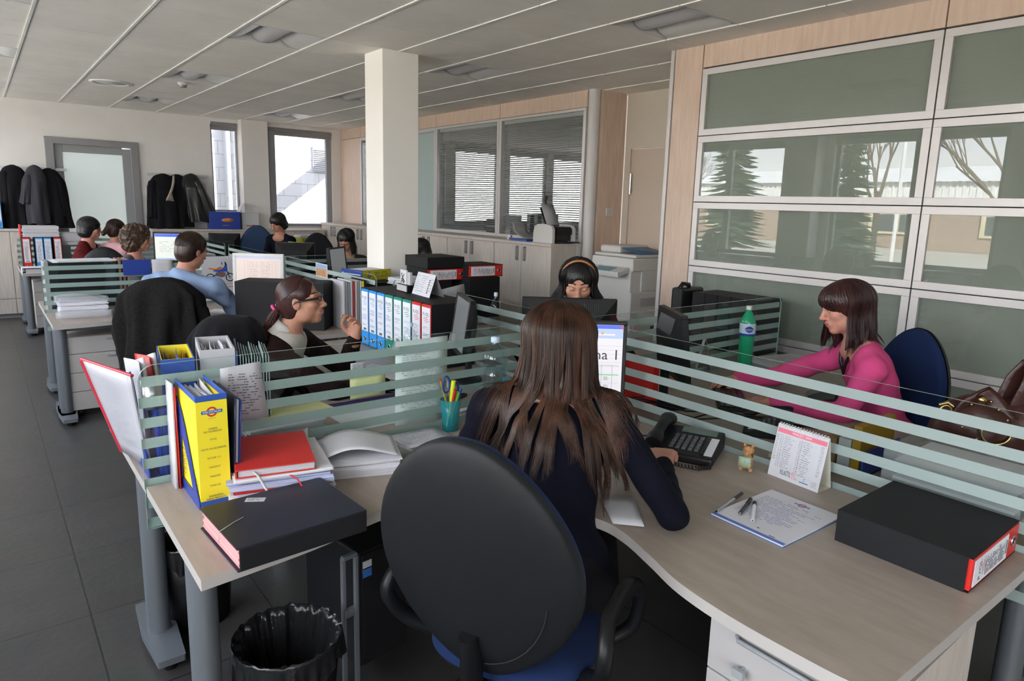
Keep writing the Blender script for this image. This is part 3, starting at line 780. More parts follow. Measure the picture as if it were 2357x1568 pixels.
coat_thing('coat', 'dark grey wool coat hanging between two black coats on the back wall',
    [('coat_body', (0.66, 11.34, 2.03, 1.25, 0.08, 0.25, 0.26, None, 3, -0.01, 5), WOOLG), ('sleeve', (0.58, 11.27, 1.90, 1.52, 0.06, 0.12, 0.10, None, 4, -0.05), WOOLG)], (0.66, 0, 1.98), 2)
coat_thing('coat', 'black coat overlapping the left edge of the frosted door',
    [('coat_body', (0.82, 11.42, 2.0, 1.20, 0.09, 0.34, 0.24, None, 5, 0.06), WOOLB), ('sleeve', (0.90, 11.36, 1.9, 1.35, 0.06, 0.13, 0.1, None, 6, 0.06), WOOLB)], (0.82, 0, 1.95), 3)
coat_thing('coat', 'black coat hanging right of the frosted door, pale tassel scarf over it',
    [('coat_body', (2.22, 11.40, 2.0, 1.20, 0.12, 0.42, 0.26, None, 7), WOOLB), ('sleeve', (2.06, 11.34, 1.9, 1.35, 0.08, 0.14, 0.12, None, 8, -0.02), WOOLB)], (2.2, 0, 1.95), 4)
coat_thing('coat', 'second black coat right of the frosted door, hanging close beside the tasselled one',
    [('coat_body', (2.42, 11.44, 2.0, 1.22, 0.12, 0.34, 0.24, None, 9), WOOLB)], (2.42, 0, 1.95), 5)
coat_thing('leather_jacket', 'shiny black quilted jacket hanging nearest the narrow window',
    [('jacket_body', (2.60, 11.38, 2.02, 1.30, 0.10, 0.34, 0.28, None, 11, 0.10, 9), LEAB), ('sleeve', (2.66, 11.28, 1.92, 1.28, 0.08, 0.15, 0.13, None, 12, 0.22, 9), LEAB)], (2.6, 0, 1.97), 6)
sc = thing('tassel_scarf', 'beige scarf with a hanging tassel over the black coats right of the door', 'scarf', (2.30, 11.22, 0))
G().tube([(0.04, 0.06, 1.97), (0.02, 0.0, 1.88), (0.0, -0.01, 1.80), (-0.03, -0.01, 1.72)], [0.014, 0.018, 0.016, 0.02], n=8).build('scarf_cloth', [mat('beige_knit', (0.36, 0.30, 0.26), 0.95)], sc)
f = G()
for q in range(26):
    a = q*2.4; f.tube([(-0.03+0.012*math.cos(a), -0.01+0.01*math.sin(a), 1.725), (-0.045+0.05*math.cos(a), -0.015+0.03*math.sin(a), 1.60+0.01*(q % 3))], 0.004, n=4)
f.build('tassel', [mat('beige_knit', (0, 0, 0))], sc)
th = thing('thermostat', 'small white wall control box left of the right-hand coats', 'wall control', (2.06, 11.61, 1.76))
BX(-0.05, 0.05, -0.03, 0.0, -0.08, 0.08).build('casing', [LAMPW], th, bevel=0.004); BX(-0.03, 0.04, -0.033, -0.03, 0.02, 0.055).build('display', [BLACKG], th)
sr = thing('coat_rail', 'slim metal rail with hooks on the back wall carrying the coats', 'coat rail', (0.2, 11.60, 1.99))
BX(0.0, 0.85, 0.0, 0.02, -0.02, 0.02).build('rail', [ALU], sr); BX(1.85, 2.7, 0, 0.02, -0.02, 0.02).build('rail', [ALU], sr)

# boxes on the back cupboard
cb = thing('cardboard_box', 'glossy dark blue cardboard box on the back cupboard beside the narrow window', 'box', (3.02, 11.30, 1.19), R(-6))
BX(-0.22, 0.22, -0.12, 0.14, 0, 0.27).build('box_body', [BLUE], cb, bevel=0.003)
g = G(); g.quad((0.22, -0.12, 0.27), (0.22, 0.14, 0.27), (0.30, 0.20, 0.40), (0.30, -0.02, 0.42)); g.build('open_flap', [PAPER], cb, solid=0.003)
g = G(); scribble(g, -0.04, 0.12, 0.05, 0.07, 1, basis((0, -0.121, 0), (1, 0, 0), (0, 0, 1)), 0, 2)
g.build('printed_lettering', [mat('gold_print', (0.5, 0.35, 0.08), 0.5)], cb)
g = G(); g.lathe([(0, 0), (0.09, 0.0), (0.09, 0.001), (0, 0.001)], M=basis((0.04, -0.1205, 0.14), (1, 0, 0), (0, 0.0, 1)) @ Matrix.Scale(0.35, 4, (0, 1, 0)))
g.build('printed_swirl', [mat('orange_print', (0.55, 0.20, 0.05), 0.5)], cb)
wbx = thing('white_carton', 'white carton with a small red arrow print beside the blue box', 'box', (3.40, 11.36, 1.19))
BX(-0.12, 0.14, -0.12, 0.12, 0, 0.26).build('carton_body', [PAPER], wbx, bevel=0.002)
g = G(); g.box(-0.06, 0.05, -0.122, -0.1205, 0.05, 0.062); g.prism([(0.05, 0.035), (0.05, 0.077), (0.085, 0.056)], 0, 0.001, M=basis((0, -0.121, 0), (1, 0, 0), (0, 0, 1)))
g.build('arrow_print', [mat('red_print', (0.5, 0.03, 0.02), 0.6)], wbx)

# ================================================================ lever arch files
def logo_prol(g, M, s, mi_ink, mi_col):
    text_geo(g, 'P.rOL', s*0.75, M, mi_ink)
    for q in range(3):
        g.quad((-s*0.7+q*s*0.25, -s*(0.75+q*0.28), 0), (s*0.5+q*s*0.2, -s*(0.45+q*0.28), 0), (s*0.5+q*s*0.2, -s*(0.37+q*0.28), 0), (-s*0.7+q*s*0.25, -s*(0.67+q*0.28), 0), mi_col, M)
LABELW = mat('label_white', (0.72, 0.74, 0.80), 0.7)
PENB = mat('blue_pen_ink', (0.08, 0.12, 0.35), 0.8)
SPCOL = {'red': mat('spine_red', (0.60, 0.022, 0.016), 0.4), 'blue': mat('spine_blue', (0.03, 0.28, 0.72), 0.4), 'green': mat('spine_green', (0.012, 0.23, 0.17), 0.4)}
def arch_file(label, col, loc, rz, w=0.10, h=0.36, d=0.30, lay=None, group='boxed lever arch files', seed=0, lines=9):
    """local frame: spine faces -y, width along x, standing on z=0; lay: optional matrix applied"""
    t = thing('lever_arch_file', label, 'file box', loc, rz, group)
    L = lay if lay is not None else Matrix.Identity(4)
    m = SPCOL[col]
    g = G(); th = 0.0025
    g.box(-w/2, w/2, 0.012, d, 0, th, 0, L).box(-w/2, w/2, 0.012, d, h-th, h, 0, L).box(-w/2, -w/2+th, 0.003, d, th, h-th, 0, L).box(w/2-th, w/2, 0.003, d, th, h-th, 0, L).box(-w/2+th, w/2-th, d-th, d, th, h-th, 0, L)
    g.build('slipcase', [BOXBLK], t)
    g = G(); g.box(-w/2+0.005, w/2-0.005, 0.002, 0.26, 0.006, h-0.006, 0, L)
    sp = g.build('spine_board', [m], t, bevel=0.001)
    g = G(); g.box(-w/2+0.011, w/2-0.012, 0.0003, 0.002, h*0.255, h-0.022, 0, L); g.build('label', [LABELW], sp)
    g = G(); B = L @ basis((0, 0.0001, 0), (1, 0, 0), (0, 0, 1))
    logo_prol(g, B @ Matrix.Translation((0, h-0.062, 0.0004)), w*0.33, 0, 2)
    rd = random.Random(seed)
    if lines < 20:
        z = h-0.14
        for q in range(4):
            scribble(g, -w*0.28, w*0.28, z-0.008, z+0.008, 2, B @ Matrix.Translation((0, 0, 0.0004)), 1, seed+q, 0.35, 0.8)
            z -= 0.020 if rd.random() < 0.5 else 0.04
    else: scribble(g, -w/2+0.02, w/2-0.02, h*0.33, h-0.1, lines-6, B @ Matrix.Translation((0, 0, 0.0004)), 0, seed)
    for q in range(9): g.quad((-0.018+q*0.0045, h*0.27, 0.0004), (-0.0155+q*0.0045, h*0.27, 0.0004), (-0.0155+q*0.0045, h*0.31, 0.0004), (-0.018+q*0.0045, h*0.31, 0.0004), 0, B)
    g.build('label_print', [INK, PENB, m], sp)
    g = G(); Mh = L @ Matrix.Translation((0, 0.0005, h*0.125)) @ Matrix.Rotation(PI/2, 4, 'X')
    g.lathe([(0.0155, -0.001), (0.0155, 0.002), (0.0125, 0.002), (0.0125, -0.006)], n=20, M=Mh); g.build('finger_ring', [CHROME], sp)
    g = G(); g.lathe([(0, 0.0005), (0.0125, 0.0005), (0.0125, 0.0), (0, 0.0)], n=20, M=Mh); g.build('finger_hole', [GAP_M], sp)
    return t

# row of eight on the desk of the woman with glasses: spines face -x
rowcols = ['blue', 'blue', 'blue', 'green', 'green', 'green', 'red', 'red']
names8 = ['leftmost blue', 'middle blue', 'rightmost blue, third from the left', 'leftmost green', 'middle green', 'rightmost green, beside the reds', 'left red', 'right red, last of the row']
WROW = 0.1125
for q, c in enumerate(rowcols):
    arch_file('%s spine in the row of eight black boxed files' % names8[q], c, (1.945, 4.14-WROW*(q+0.5), DZ), R(-90), w=WROW, h=0.38, d=0.30, seed=q+10)

# far left row on the third row of desks: spines face -y
for q, (c, x, lb) in enumerate([('red', 0.39, 'leftmost red-spined file of the far left row'), ('blue', 0.515, 'left blue-spined file of the far left row'), ('blue', 0.60, 'right blue-spined file of the far left row'), ('red', 0.70, 'right red-spined file of the far left row')]):
    arch_file(lb, c, (x+0.045, 10.02, DZ), 0, w=0.085, h=0.40, seed=30+q, lines=26)
bf = thing('black_box_file', 'plain black box file filling the gap between the red and blue files far left', 'file box', (0.46, 10.06, DZ))
g = BX(-0.02, 0.02, -0.03, 0.26, 0, 0.40).build('case', [BOXBLK], bf)
# ================================================================ office machines and chairs
def emit_mat(name, col, s):
    return mat(name, tuple(c*0.2 for c in col), 0.3, emit=col, estr=s*0.5)
SCR_W = emit_mat('screen_white', (0.86, 0.84, 0.90), 0.75)
SCR_B = emit_mat('screen_blue', (0.06, 0.14, 0.85), 0.8)
SCR_L = emit_mat('screen_pale_blue', (0.50, 0.62, 0.92), 0.75)
SCR_G = emit_mat('screen_grey', (0.22, 0.21, 0.22), 0.6)
SCR_P = emit_mat('screen_pinkish', (0.80, 0.67, 0.62), 0.8)
SCR_K = emit_mat('screen_ink', (0.03, 0.03, 0.05), 0.3)
SCR_GR = emit_mat('screen_green', (0.35, 0.75, 0.40), 0.7)
SCR_DK = mat('dark_screen', (0.02, 0.022, 0.026), 0.12)
SCR_OFF = emit_mat('screen_dim', (0.20, 0.21, 0.22), 0.6)
def monitor(label, loc, rz, w=0.40, h=0.345, zc=0.28, screen=None, frame=None, logo=None, tilt=4, bez=0.016):
    """screen faces -y; zc: height of the screen centre above the desk"""
    frame = frame or BLACKP
    t = thing('monitor', label, 'monitor', loc, rz, 'flat office monitors')
    M = Matrix.Translation((0, 0, zc)) @ Matrix.Rotation(R(-tilt), 4, 'X')
    a, b = w/2, h/2
    g = G(); g.box(-a, a, -0.012, 0.018, -b, -b+bez*1.5, 0, M).box(-a, a, -0.012, 0.018, b-bez, b, 0, M).box(-a, -a+bez, -0.012, 0.018, -b+bez*1.5, b-bez, 0, M).box(a-bez, a, -0.012, 0.018, -b+bez*1.5, b-bez, 0, M)
    g.build('bezel', [frame], t, bevel=0.003)
    g = BX(-a+bez, a-bez, -0.006, 0.0, -b+bez*1.5, b-bez); g.v = [tuple(M @ Vector(p)) for p in g.v]
    sc_ = g.build('screen_panel', [screen or SCR_DK], t)
    g = G(); q = [(-a+0.004, 0.018, -b+0.004), (a-0.004, 0.018, -b+0.004), (a-0.004, 0.018, b-0.004), (-a+0.004, 0.018, b-0.004)]
    s_ = [(-a*0.62, 0.062, -b*0.55), (a*0.62, 0.062, -b*0.55), (a*0.62, 0.058, b*0.35), (-a*0.62, 0.058, b*0.35)]
    g.add(q+s_, [(0, 1, 5, 4), (1, 2, 6, 5), (2, 3, 7, 6), (3, 0, 4, 7), (4, 5, 6, 7)], 0, False, M)
    bh = g.build('back_housing', [BLACKP], t)
    g = G()
    for s in range(30):
        x = -a*0.60+s*a*1.2/29; g.cyl(M @ Vector((x, 0.0545, b*0.42)), M @ Vector((x, 0.0275, b*0.86)), 0.0016, n=5)
    g.build('vent_slots', [BLACKG], bh)
    if logo:
        g = G(); text_geo(g, logo, 0.045, M @ basis((0, 0.0625, -b*0.08), (-1, 0, 0.0), (0, 0, 1)), 0); g.build('maker_lettering', [mat('logo_grey', (0.16, 0.16, 0.17), 0.3)], bh)
    g = G(); g.box(-0.035, 0.035, 0.03, 0.055, 0.015, zc); g.build('neck', [frame], t, bevel=0.004)
    g = G(); g.lathe([(0, 0.001), (0.12, 0.001), (0.12, 0.008), (0.05, 0.018), (0, 0.018)], M=Matrix.Translation((0, 0.02, 0)) @ Matrix.Scale(0.8, 4, (0, 1, 0))); g.build('stand_foot', [frame], t)
    return t, sc_, M, a, b

# monitor of the near woman
t, s_, M, a, b = monitor('black monitor in front of the long-haired woman, big page lettering on screen', (1.965, 2.06, DZ), R(-39), 0.42, 0.385, 0.275, SCR_W)
F = lambda x, y: M @ basis((x, -0.0066, y), (1, 0, 0), (0, 0, 1))
def rect(g, x0, x1, y0, y1, mi, z=0.0):
    g.quad((x0, y0, z), (x1, y0, z), (x1, y1, z), (x0, y1, z), mi, F(0, 0))
g = G()
rect(g, -a+.02, a-.017, b-.034, b-.017, 0); rect(g, -a+.02, a-.017, b-.075, b-.036, 1); rect(g, a-.028, a-.018, b-.031, b-.020, 5, .0002)
rect(g, -a+.02, a-.05, b-.062, b-.055, 2, .0003); rect(g, .10, .11, b-.058, b-.048, 6, .0004)
text_geo(g, 'Pagina 1', 0.062, F(0.075, 0.045) @ Matrix.Translation((0, 0, .0003)), 3, width=0.20)
for q in range(6): rect(g, -a+.03, a-.02, 0.085-q*0.018, 0.0855-q*0.018, 4, .0002)
rect(g, -a+.03, a-.03, 0.0, 0.001, 3, .0002); rect(g, -a+.03, a-.03, -0.043, -0.037, 7, .0002)
for q in range(8): rect(g, -a+.04+q*.046, -a+.041+q*.046, -0.11, 0.0, 3, .0002)
rect(g, -a+.03, a-.03, -0.076, -0.0755, 4, .0002); rect(g, -a+.03, a-.03, -0.111, -0.110, 3, .0002)
rect(g, -a+.02, a-.03, -0.140, -0.112, 8, .0002); rect(g, -a+.02, a-.02, -0.165, -0.148, 1, .0002); rect(g, -a+.02, a-.02, -b+.026, -0.166, 0, .0002)
for q in range(7):
    for r_ in range(2): scribble(g, -a+.05+q*.046, -a+.075+q*.046, -0.065-r_*.035, -0.048-r_*.035, 3, F(0, 0) @ Matrix.Translation((0, 0, .0003)), 4, q+r_)
g.build('screen_picture', [SCR_B, SCR_L, SCR_W, SCR_K, SCR_G, emit_mat('screen_red', (0.8, 0.1, 0.08), 0.6), emit_mat('screen_orange', (0.9, 0.5, 0.1), 0.6), SCR_GR, SCR_G], s_)
monitor('black monitor seen from behind in front of the woman with the hairband', (2.50, 2.70, DZ), R(141.5), 0.52, 0.36, 0.275, SCR_DK, logo='DELL', tilt=3)
monitor('black monitor seen nearly edge-on at the left of the woman in pink', (2.60, 2.04, DZ), R(57), 0.36, 0.34, 0.30, SCR_OFF, logo='DELL', tilt=7)
monitor('black monitor seen from the side against the row of boxed files', (1.98, 2.985, DZ), R(-112), 0.36, 0.31, 0.305, SCR_OFF, tilt=8)
t, s_, M, a, b = monitor('white-framed monitor in front of the man in the blue shirt', (1.90, 6.10, DZ), R(-36), 0.44, 0.40, 0.262, SCR_P, frame=mat('white_plastic', (0.72, 0.72, 0.73), 0.35), bez=0.028, tilt=3)
g = G(); rect(g, -a+.03, a-.03, b-.045, b-.031, 0); rect(g, -a+.03, a-.03, -b+.043, -b+.05, 0)
for x in (-.12, -.09, .02, .12, .15): rect(g, x, x+.0012, -b+.06, b-.06, 1, .0002)
scribble(g, -.08, .01, -b+.07, b-.07, 16, F(0, 0) @ Matrix.Translation((0, 0, .0002)), 1, 4, 0.25); scribble(g, .03, .11, -b+.07, b-.07, 16, F(0, 0) @ Matrix.Translation((0, 0, .0002)), 1, 5, 0.25)
g.build('screen_picture', [SCR_L, emit_mat('screen_brownish', (0.55, 0.42, 0.38), 0.6)], s_)
t, s_, M, a, b = monitor('monitor with a bright drawing on screen, between the curly-haired woman and the man', (1.69, 8.32, DZ), R(-24), 0.42, 0.33, 0.375, emit_mat('screen_cream', (0.80, 0.85, 0.78), 0.85), tilt=2)
g = G(); rect(g, -a+.018, a-.018, b-.05, b-.018, 0); rect(g, -a+.018, a-.018, -b+.026, -b+.045, 1)
scribble(g, -.15, .15, -.06, .07, 7, F(0, 0), 2, 3, 0.15)
g.build('screen_picture', [SCR_B, SCR_L, SCR_G], s_)
monitor('black monitor seen from behind, in front of the woman bending by the bright window', (2.74, 7.48, DZ), R(150), 0.42, 0.30, 0.32, SCR_DK, logo='DELL', tilt=4)
monitor('small dark monitor turned sideways left of the column', (2.68, 6.20, DZ), R(42), 0.36, 0.30, 0.35, SCR_OFF, tilt=6)
monitor('dark monitor on the farthest desks behind the paper piles', (2.62, 9.8, DZ), R(160), 0.40, 0.30, 0.31, SCR_DK, tilt=4)

# ---- office chairs
FAB = {'blue': mat('navy_blue_fabric', (0.010, 0.022, 0.075), 0.85, sheen=0.3, bump=0.3, bscale=600), 'black': mat('black_fabric', (0.014, 0.014, 0.016), 0.9, sheen=0.2, bump=0.3, bscale=600), 'steel': mat('steel_blue_fabric', (0.035, 0.065, 0.13), 0.85, sheen=0.3, bump=0.3, bscale=600)}
SHELL = mat('charcoal_shell', (0.010, 0.011, 0.0125), 0.42, spec=0.3, bump=0.35, bscale=900)
def chair(label, x, y, yaw, fab='blue', back_h=(0.50, 1.10), wdt=0.50, recline=8, arms=True, shell=None):
    """yaw: compass direction the sitter faces, degrees clockwise from +y"""
    t = thing('office_chair', label, 'office chair', (x, y, 0), -R(yaw), 'swivel office chairs')
    z0, z1 = back_h; H = z1-z0; hw = wdt/2
    Mb = Matrix.Translation((0, -0.22, z0)) @ Matrix.Rotation(R(recline), 4, 'X')
    def prof(u):      # egg outline, u in 0..1 around
        an = 2*PI*u; c, s = math.cos(an), math.sin(an)
        z = H/2+H/2*s; k = 1.0-0.16*((z/H-0.42)**2)*4 if z/H > 0.42 else 1.0-0.45*((0.42-z/H)**2)*4
        return hw*math.copysign(abs(c)**0.92, c)*k, z
    def pad(sgn, th, inset, y0):
        g = G()
        def fn(u, v):
            px, pz = prof(u); r = math.sin(v*PI/2)**0.8 if v < 1 else 1
            e = th*math.cos(v*PI/2)**0.45 if v < 1 else 0
            x_ = px*r*inset; z_ = H/2+(pz-H/2)*r*inset
            return (x_, y0+sgn*e+0.55*x_*x_+0.10*(z_/H-0.5)**2, z_)
        g.grid(fn, 64, 14, M=Mb); return g
    sh = pad(-1, 0.040, 1.0, 0.0)
    sh.build('back_shell', [shell or SHELL], t)
    pad(1, 0.045, 0.985, 0.004).build('back_cushion', [FAB[fab]], t)
    g = G(); g.tube([Mb @ Vector((hw*0.74*math.cos(q), -0.035+0.5*(hw*0.74*math.cos(q))**2, H*0.48+H*0.36*math.sin(q))) for q in [R(-80+q_*9) for q_ in range(9)]], 0.0016, n=5)
    g.build('shell_seam', [GAP_M], t)
    g = G()
    g.grid(lambda u, v: ((0.245*math.sin(v*PI/2)**0.5)*math.copysign(abs(math.cos(2*PI*u))**0.75, math.cos(2*PI*u)), 0.02+(0.23*math.sin(v*PI/2)**0.5)*math.copysign(abs(math.sin(2*PI*u))**0.75, math.sin(2*PI*u)), 0.445+0.045*math.cos(v*PI/2)**0.6), 48, 8)
    g.build('seat_cushion', [FAB[fab]], t)
    g = G()
    g.grid(lambda u, v: ((0.243*math.sin(v*PI/2)**0.5)*math.copysign(abs(math.cos(2*PI*u))**0.75, math.cos(2*PI*u)), 0.02+(0.228*math.sin(v*PI/2)**0.5)*math.copysign(abs(math.sin(2*PI*u))**0.75, math.sin(2*PI*u)), 0.444-0.030*math.cos(v*PI/2)**0.6), 48, 8)
    g.build('seat_shell', [SHELL], t)
    g = G(); g.tube([(0, 0.02, 0.40), (0, -0.16, 0.385), (0, -0.265, 0.43), (0, -0.285, z0+0.16)], [0.03, 0.028, 0.026, 0.024], n=10, flat=1.6); g.build('back_bracket', [BLACKP], t)
    G().cyl((0, 0, 0.12), (0, 0, 0.42), 0.025).build('gas_column', [CHROME], t)
    for q in range(5):
        an = q*2*PI/5+0.3; c, s = math.cos(an), math.sin(an)
        g = G(); g.tube([(0, 0, 0.12), (0.14*c, 0.14*s, 0.105), (0.29*c, 0.29*s, 0.075)], [0.032, 0.024, 0.016], n=8); l_ = g.build('base_arm', [BLACKP], t)
        G().cyl((0.29*c-0.02*s, 0.29*s+0.02*c, 0.03), (0.29*c+0.02*s, 0.29*s-0.02*c, 0.03), 0.03, n=14).build('caster', [BLACKP], l_)
    if arms:
        for s in (-1, 1):
            g = G(); P = [Vector((s*0.24, 0.10, 0.44)), Vector((s*0.31, 0.12, 0.50)), Vector((s*0.33, 0.10, 0.62)), Vector((s*0.315, 0.02, 0.67)), Vector((s*0.31, -0.12, 0.665)), Vector((s*0.325, -0.19, 0.60)), Vector((s*0.30, -0.14, 0.50)), Vector((s*0.24, -0.08, 0.44))]
            sp = []
            for i in range(len(P)-1):
                p0, p1, p2, p3 = P[max(i-1, 0)], P[i], P[i+1], P[min(i+2, len(P)-1)]
                for k in range(6):
                    u = k/6; sp.append(0.5*(2*p1+(p2-p0)*u+(2*p0-5*p1+4*p2-p3)*u*u+(-p0+3*p1-3*p2+p3)*u**3))
            g.tube(sp+[P[-1]], 0.026, n=12, flat=0.75); g.build('armrest', [BLACKP], t)
    return t
chair('large dark office chair in the foreground, seen from behind', 1.13, 1.385, 64, 'blue', (0.46, 1.16), 0.575, 12)
chair('navy blue office chair behind the woman in pink', 3.37, 1.43, -66, 'blue', (0.52, 1.145), 0.47, 6)
chair('office chair with a dark jacket over it, under the man in the blue shirt', 1.07, 5.36, 30, 'black', (0.50, 1.06), 0.48, 6)
chair('office chair of the woman with glasses, mostly hidden by her black coat', 1.10, 3.35, 118, 'black', (0.50, 1.06), 0.48, 5)
chair('office chair under the woman with the hairband', 3.22, 3.38, 222, 'blue', (0.50, 1.04), 0.48, 5)
chair('black office chair back between the far files and the curly-haired woman', 1.06, 8.60, 10, 'black', (0.52, 1.13), 0.50, 6)
chair('steel blue office chair left of the woman bending by the window', 3.02, 9.52, 185, 'steel', (0.60, 1.31), 0.52, 4)
chair('black office chair just left of the woman in glasses by the column', 3.22, 8.02, 200, 'black', (0.58, 1.28), 0.46, 6)

# ---- copier
cp = thing('photocopier', 'white floor-standing photocopier in the recess by the cream door', 'photocopier', (4.80, 4.33, 0)); cp.scale = (1, 1, 1.045)
COP = mat('copier_white', (0.60, 0.59, 0.57), 0.4); COPG = mat('copier_grey', (0.42, 0.41, 0.40), 0.45)
BX(0, 0.56, 0, 0.55, 0.03, 0.86).build('body', [COP], cp, bevel=0.008)
BX(-0.005, 0.20, 0.015, 0.535, 0.62, 1.06).build('front_tower', [COP], cp, bevel=0.01)
BX(0.14, 0.56, 0.0, 0.10, 0.86, 1.06).build('side_tower', [COP], cp, bevel=0.006)
BX(0.0, 0.56, -0.005, 0.55, 1.05, 1.17).build('scanner_unit', [COP], cp, bevel=0.012)
g = BX(0.04, 0.56, 0.0, 0.55, 1.172, 1.20); lid = g.build('lid', [COP], cp, bevel=0.008)
BX(0.10, 0.52, 0.26, 0.54, 1.20, 1.27).build('document_feeder', [COP], lid, bevel=0.02)
g = G(); g.grid(lambda u, v: (0.12+0.38*u, 0.02+0.26*v, 1.205+0.05*v), 2, 2); g.build('feeder_tray', [mat('blue_tray', (0.05, 0.13, 0.25), 0.4)], lid, solid=0.006)
g = BX(-0.17, 0.0, 0.0, 0.46, -0.02, 0.03); g.v = [tuple(Matrix.Translation((0, 0.03, 1.06)) @ Matrix.Rotation(R(-14), 4, 'Y') @ Vector(p)) for p in g.v]; pn = g.build('control_panel', [COP], cp, bevel=0.008)
g = BX(-0.15, -0.04, 0.12, 0.36, 0.031, 0.033); g.v = [tuple(Matrix.Translation((0, 0.03, 1.06)) @ Matrix.Rotation(R(-14), 4, 'Y') @ Vector(p)) for p in g.v]; g.build('control_display', [mat('panel_teal', (0.08, 0.22, 0.28), 0.3)], pn)
for q, (z0, z1) in enumerate([(0.06, 0.25), (0.255, 0.44), (0.445, 0.61)]):
    d = BX(-0.012, 0.0, 0.02, 0.53, z0, z1).build('paper_drawer', [COP], cp, bevel=0.004); BX(-0.016, -0.012, 0.2, 0.35, z1-0.04, z1-0.02).build('drawer_grip', [COPG], d)
g = G()
for q in range(18): g.box(0.14+q*0.017, 0.150+q*0.017, -0.004, 0.0, 0.72, 0.80)
g.build('side_vents', [COPG], cp)
BX(0.05, 0.55, -0.008, 0, 0.08, 0.60).build('side_panel', [COP], cp, bevel=0.004); BX(0.30, 0.46, -0.012, -0.008, 0.50, 0.53).build('side_grip', [mat('navy_grip', (0.03, 0.05, 0.09), 0.4)], cp)
g = G()
for q, c in enumerate([(0, 0), (1, 0), (2, 0)]): g.box(0.03+q*0.018, 0.046+q*0.018, -0.0015, 0, 0.66, 0.71, q, T(0, 0.0))
g.v = [(-0.0165-abs(p[1]), 0.03+(p[0]-0.03)+0.02, p[2]-0.12) for p in g.v]
g.build('rainbow_mark', [mat('mark_red', (0.6, 0.08, 0.03), 0.5), mat('mark_green', (0.1, 0.45, 0.1), 0.5), mat('mark_blue', (0.05, 0.2, 0.6), 0.5)], cp)

# ---- inkjet printer on the cupboards
pr_ = thing('inkjet_printer', 'white and black inkjet printer with raised paper support on the cupboard end', 'printer', (4.74, 5.43, 1.30))
g = G()
def side_prof(s): return [(0.0, 0.0), (0.0, 0.15), (0.03, 0.185), (0.12, 0.20), (0.24, 0.20), (0.30, 0.17), (0.32, 0.10), (0.32, 0.0)]
for x0 in (0.0, 0.30):
    M_ = Matrix(((0, 0, 1, x0), (1, 0, 0, 0), (0, 1, 0, 0), (0, 0, 0, 1)))
    G().prism(side_prof(0), 0, 0.035, 0, M_).build('side_cheek', [COP], pr_, bevel=0.006)
BX(0.035, 0.30, 0.03, 0.31, 0.0, 0.175).build('printer_body', [BLACKG], pr_, bevel=0.01)
BX(0.06, 0.28, 0.0, 0.03, 0.09, 0.16).build('output_cover', [BLACKP], pr_, bevel=0.004); BX(0.05, 0.29, -0.12, 0.03, 0.012, 0.02).build('output_tray', [BLACKP], pr_, bevel=0.002)
g = G(); g.grid(lambda u, v: (0.07+0.20*u, 0.20+0.10*v, 0.18+0.19*v), 2, 2); g.build('paper_support', [BLACKP], pr_, solid=0.006)
g = G(); g.grid(lambda u, v: (0.08+0.18*u, 0.185+0.12*v, 0.19+0.22*v), 2, 2); g.build('loaded_paper', [PAPER2], pr_, solid=0.004)
g = G(); g.tube([(0.17, 0.30, 0.36), (0.17, 0.33, 0.44), (0.17, 0.31, 0.50)], [0.012, 0.018, 0.02], n=8, flat=0.4); g.build('support_extension', [BLACKP], pr_)
cbp = thing('printer_cable', 'white cable hanging from the printer down the side of the last cupboard', 'cable', (0, 0, 0))
G().tube([(4.98, 5.44, 1.32), (5.02, 5.38, 1.315), (5.03, 5.345, 1.28), (5.02, 5.34, 1.0), (5.06, 5.335, 0.7), (5.08, 5.33, 0.3)], 0.004, n=6).build('cable_cord', [COP], cbp)
pt = thing('paper_tray', 'grey curved tray over a bright blue folder beside the inkjet printer', 'tray', (4.80, 5.95, 1.30), R(6))
BX(-0.11, 0.13, -0.12, 0.16, 0.0, 0.018).build('blue_folder', [mat('bright_blue', (0.02, 0.08, 0.42), 0.4)], pt, bevel=0.002)
g = G(); g.grid(lambda u, v: (-0.1+0.2*u, -0.08+0.20*v, 0.03+0.09*(2*v-1)**4*(v > 0.5)+0.07*v), 6, 8); g.build('tray_shell', [COPG], pt, solid=0.005)
sb = thing('sweet_bag', 'small clear bag of wrapped sweets on the cupboard left of the printer', 'bag', (4.80, 6.24, 1.30))
g = G(); rd = random.Random(2); g.grid(lambda u, v: ((0.045-0.03*v*v)*math.cos(2*PI*u)*(1+0.12*math.sin(9*u*PI+v*5)), (0.045-0.03*v*v)*math.sin(2*PI*u), 0.14*v), 20, 8); g.build('clear_bag', [CLEARP], sb)
for q in range(6):
    g = G().lathe([(0, -0.01), (0.009, -0.006), (0.011, 0), (0.009, 0.006), (0, 0.01)], n=10, M=T(rd.uniform(-.02, .02), rd.uniform(-.02, .02), 0.012+0.012*(q//2)))
    g.build('sweet', [mat('sweet_%s' % ['gold', 'red'][q % 2], [(0.5, 0.4, 0.08), (0.5, 0.03, 0.03)][q % 2], 0.3)], sb)

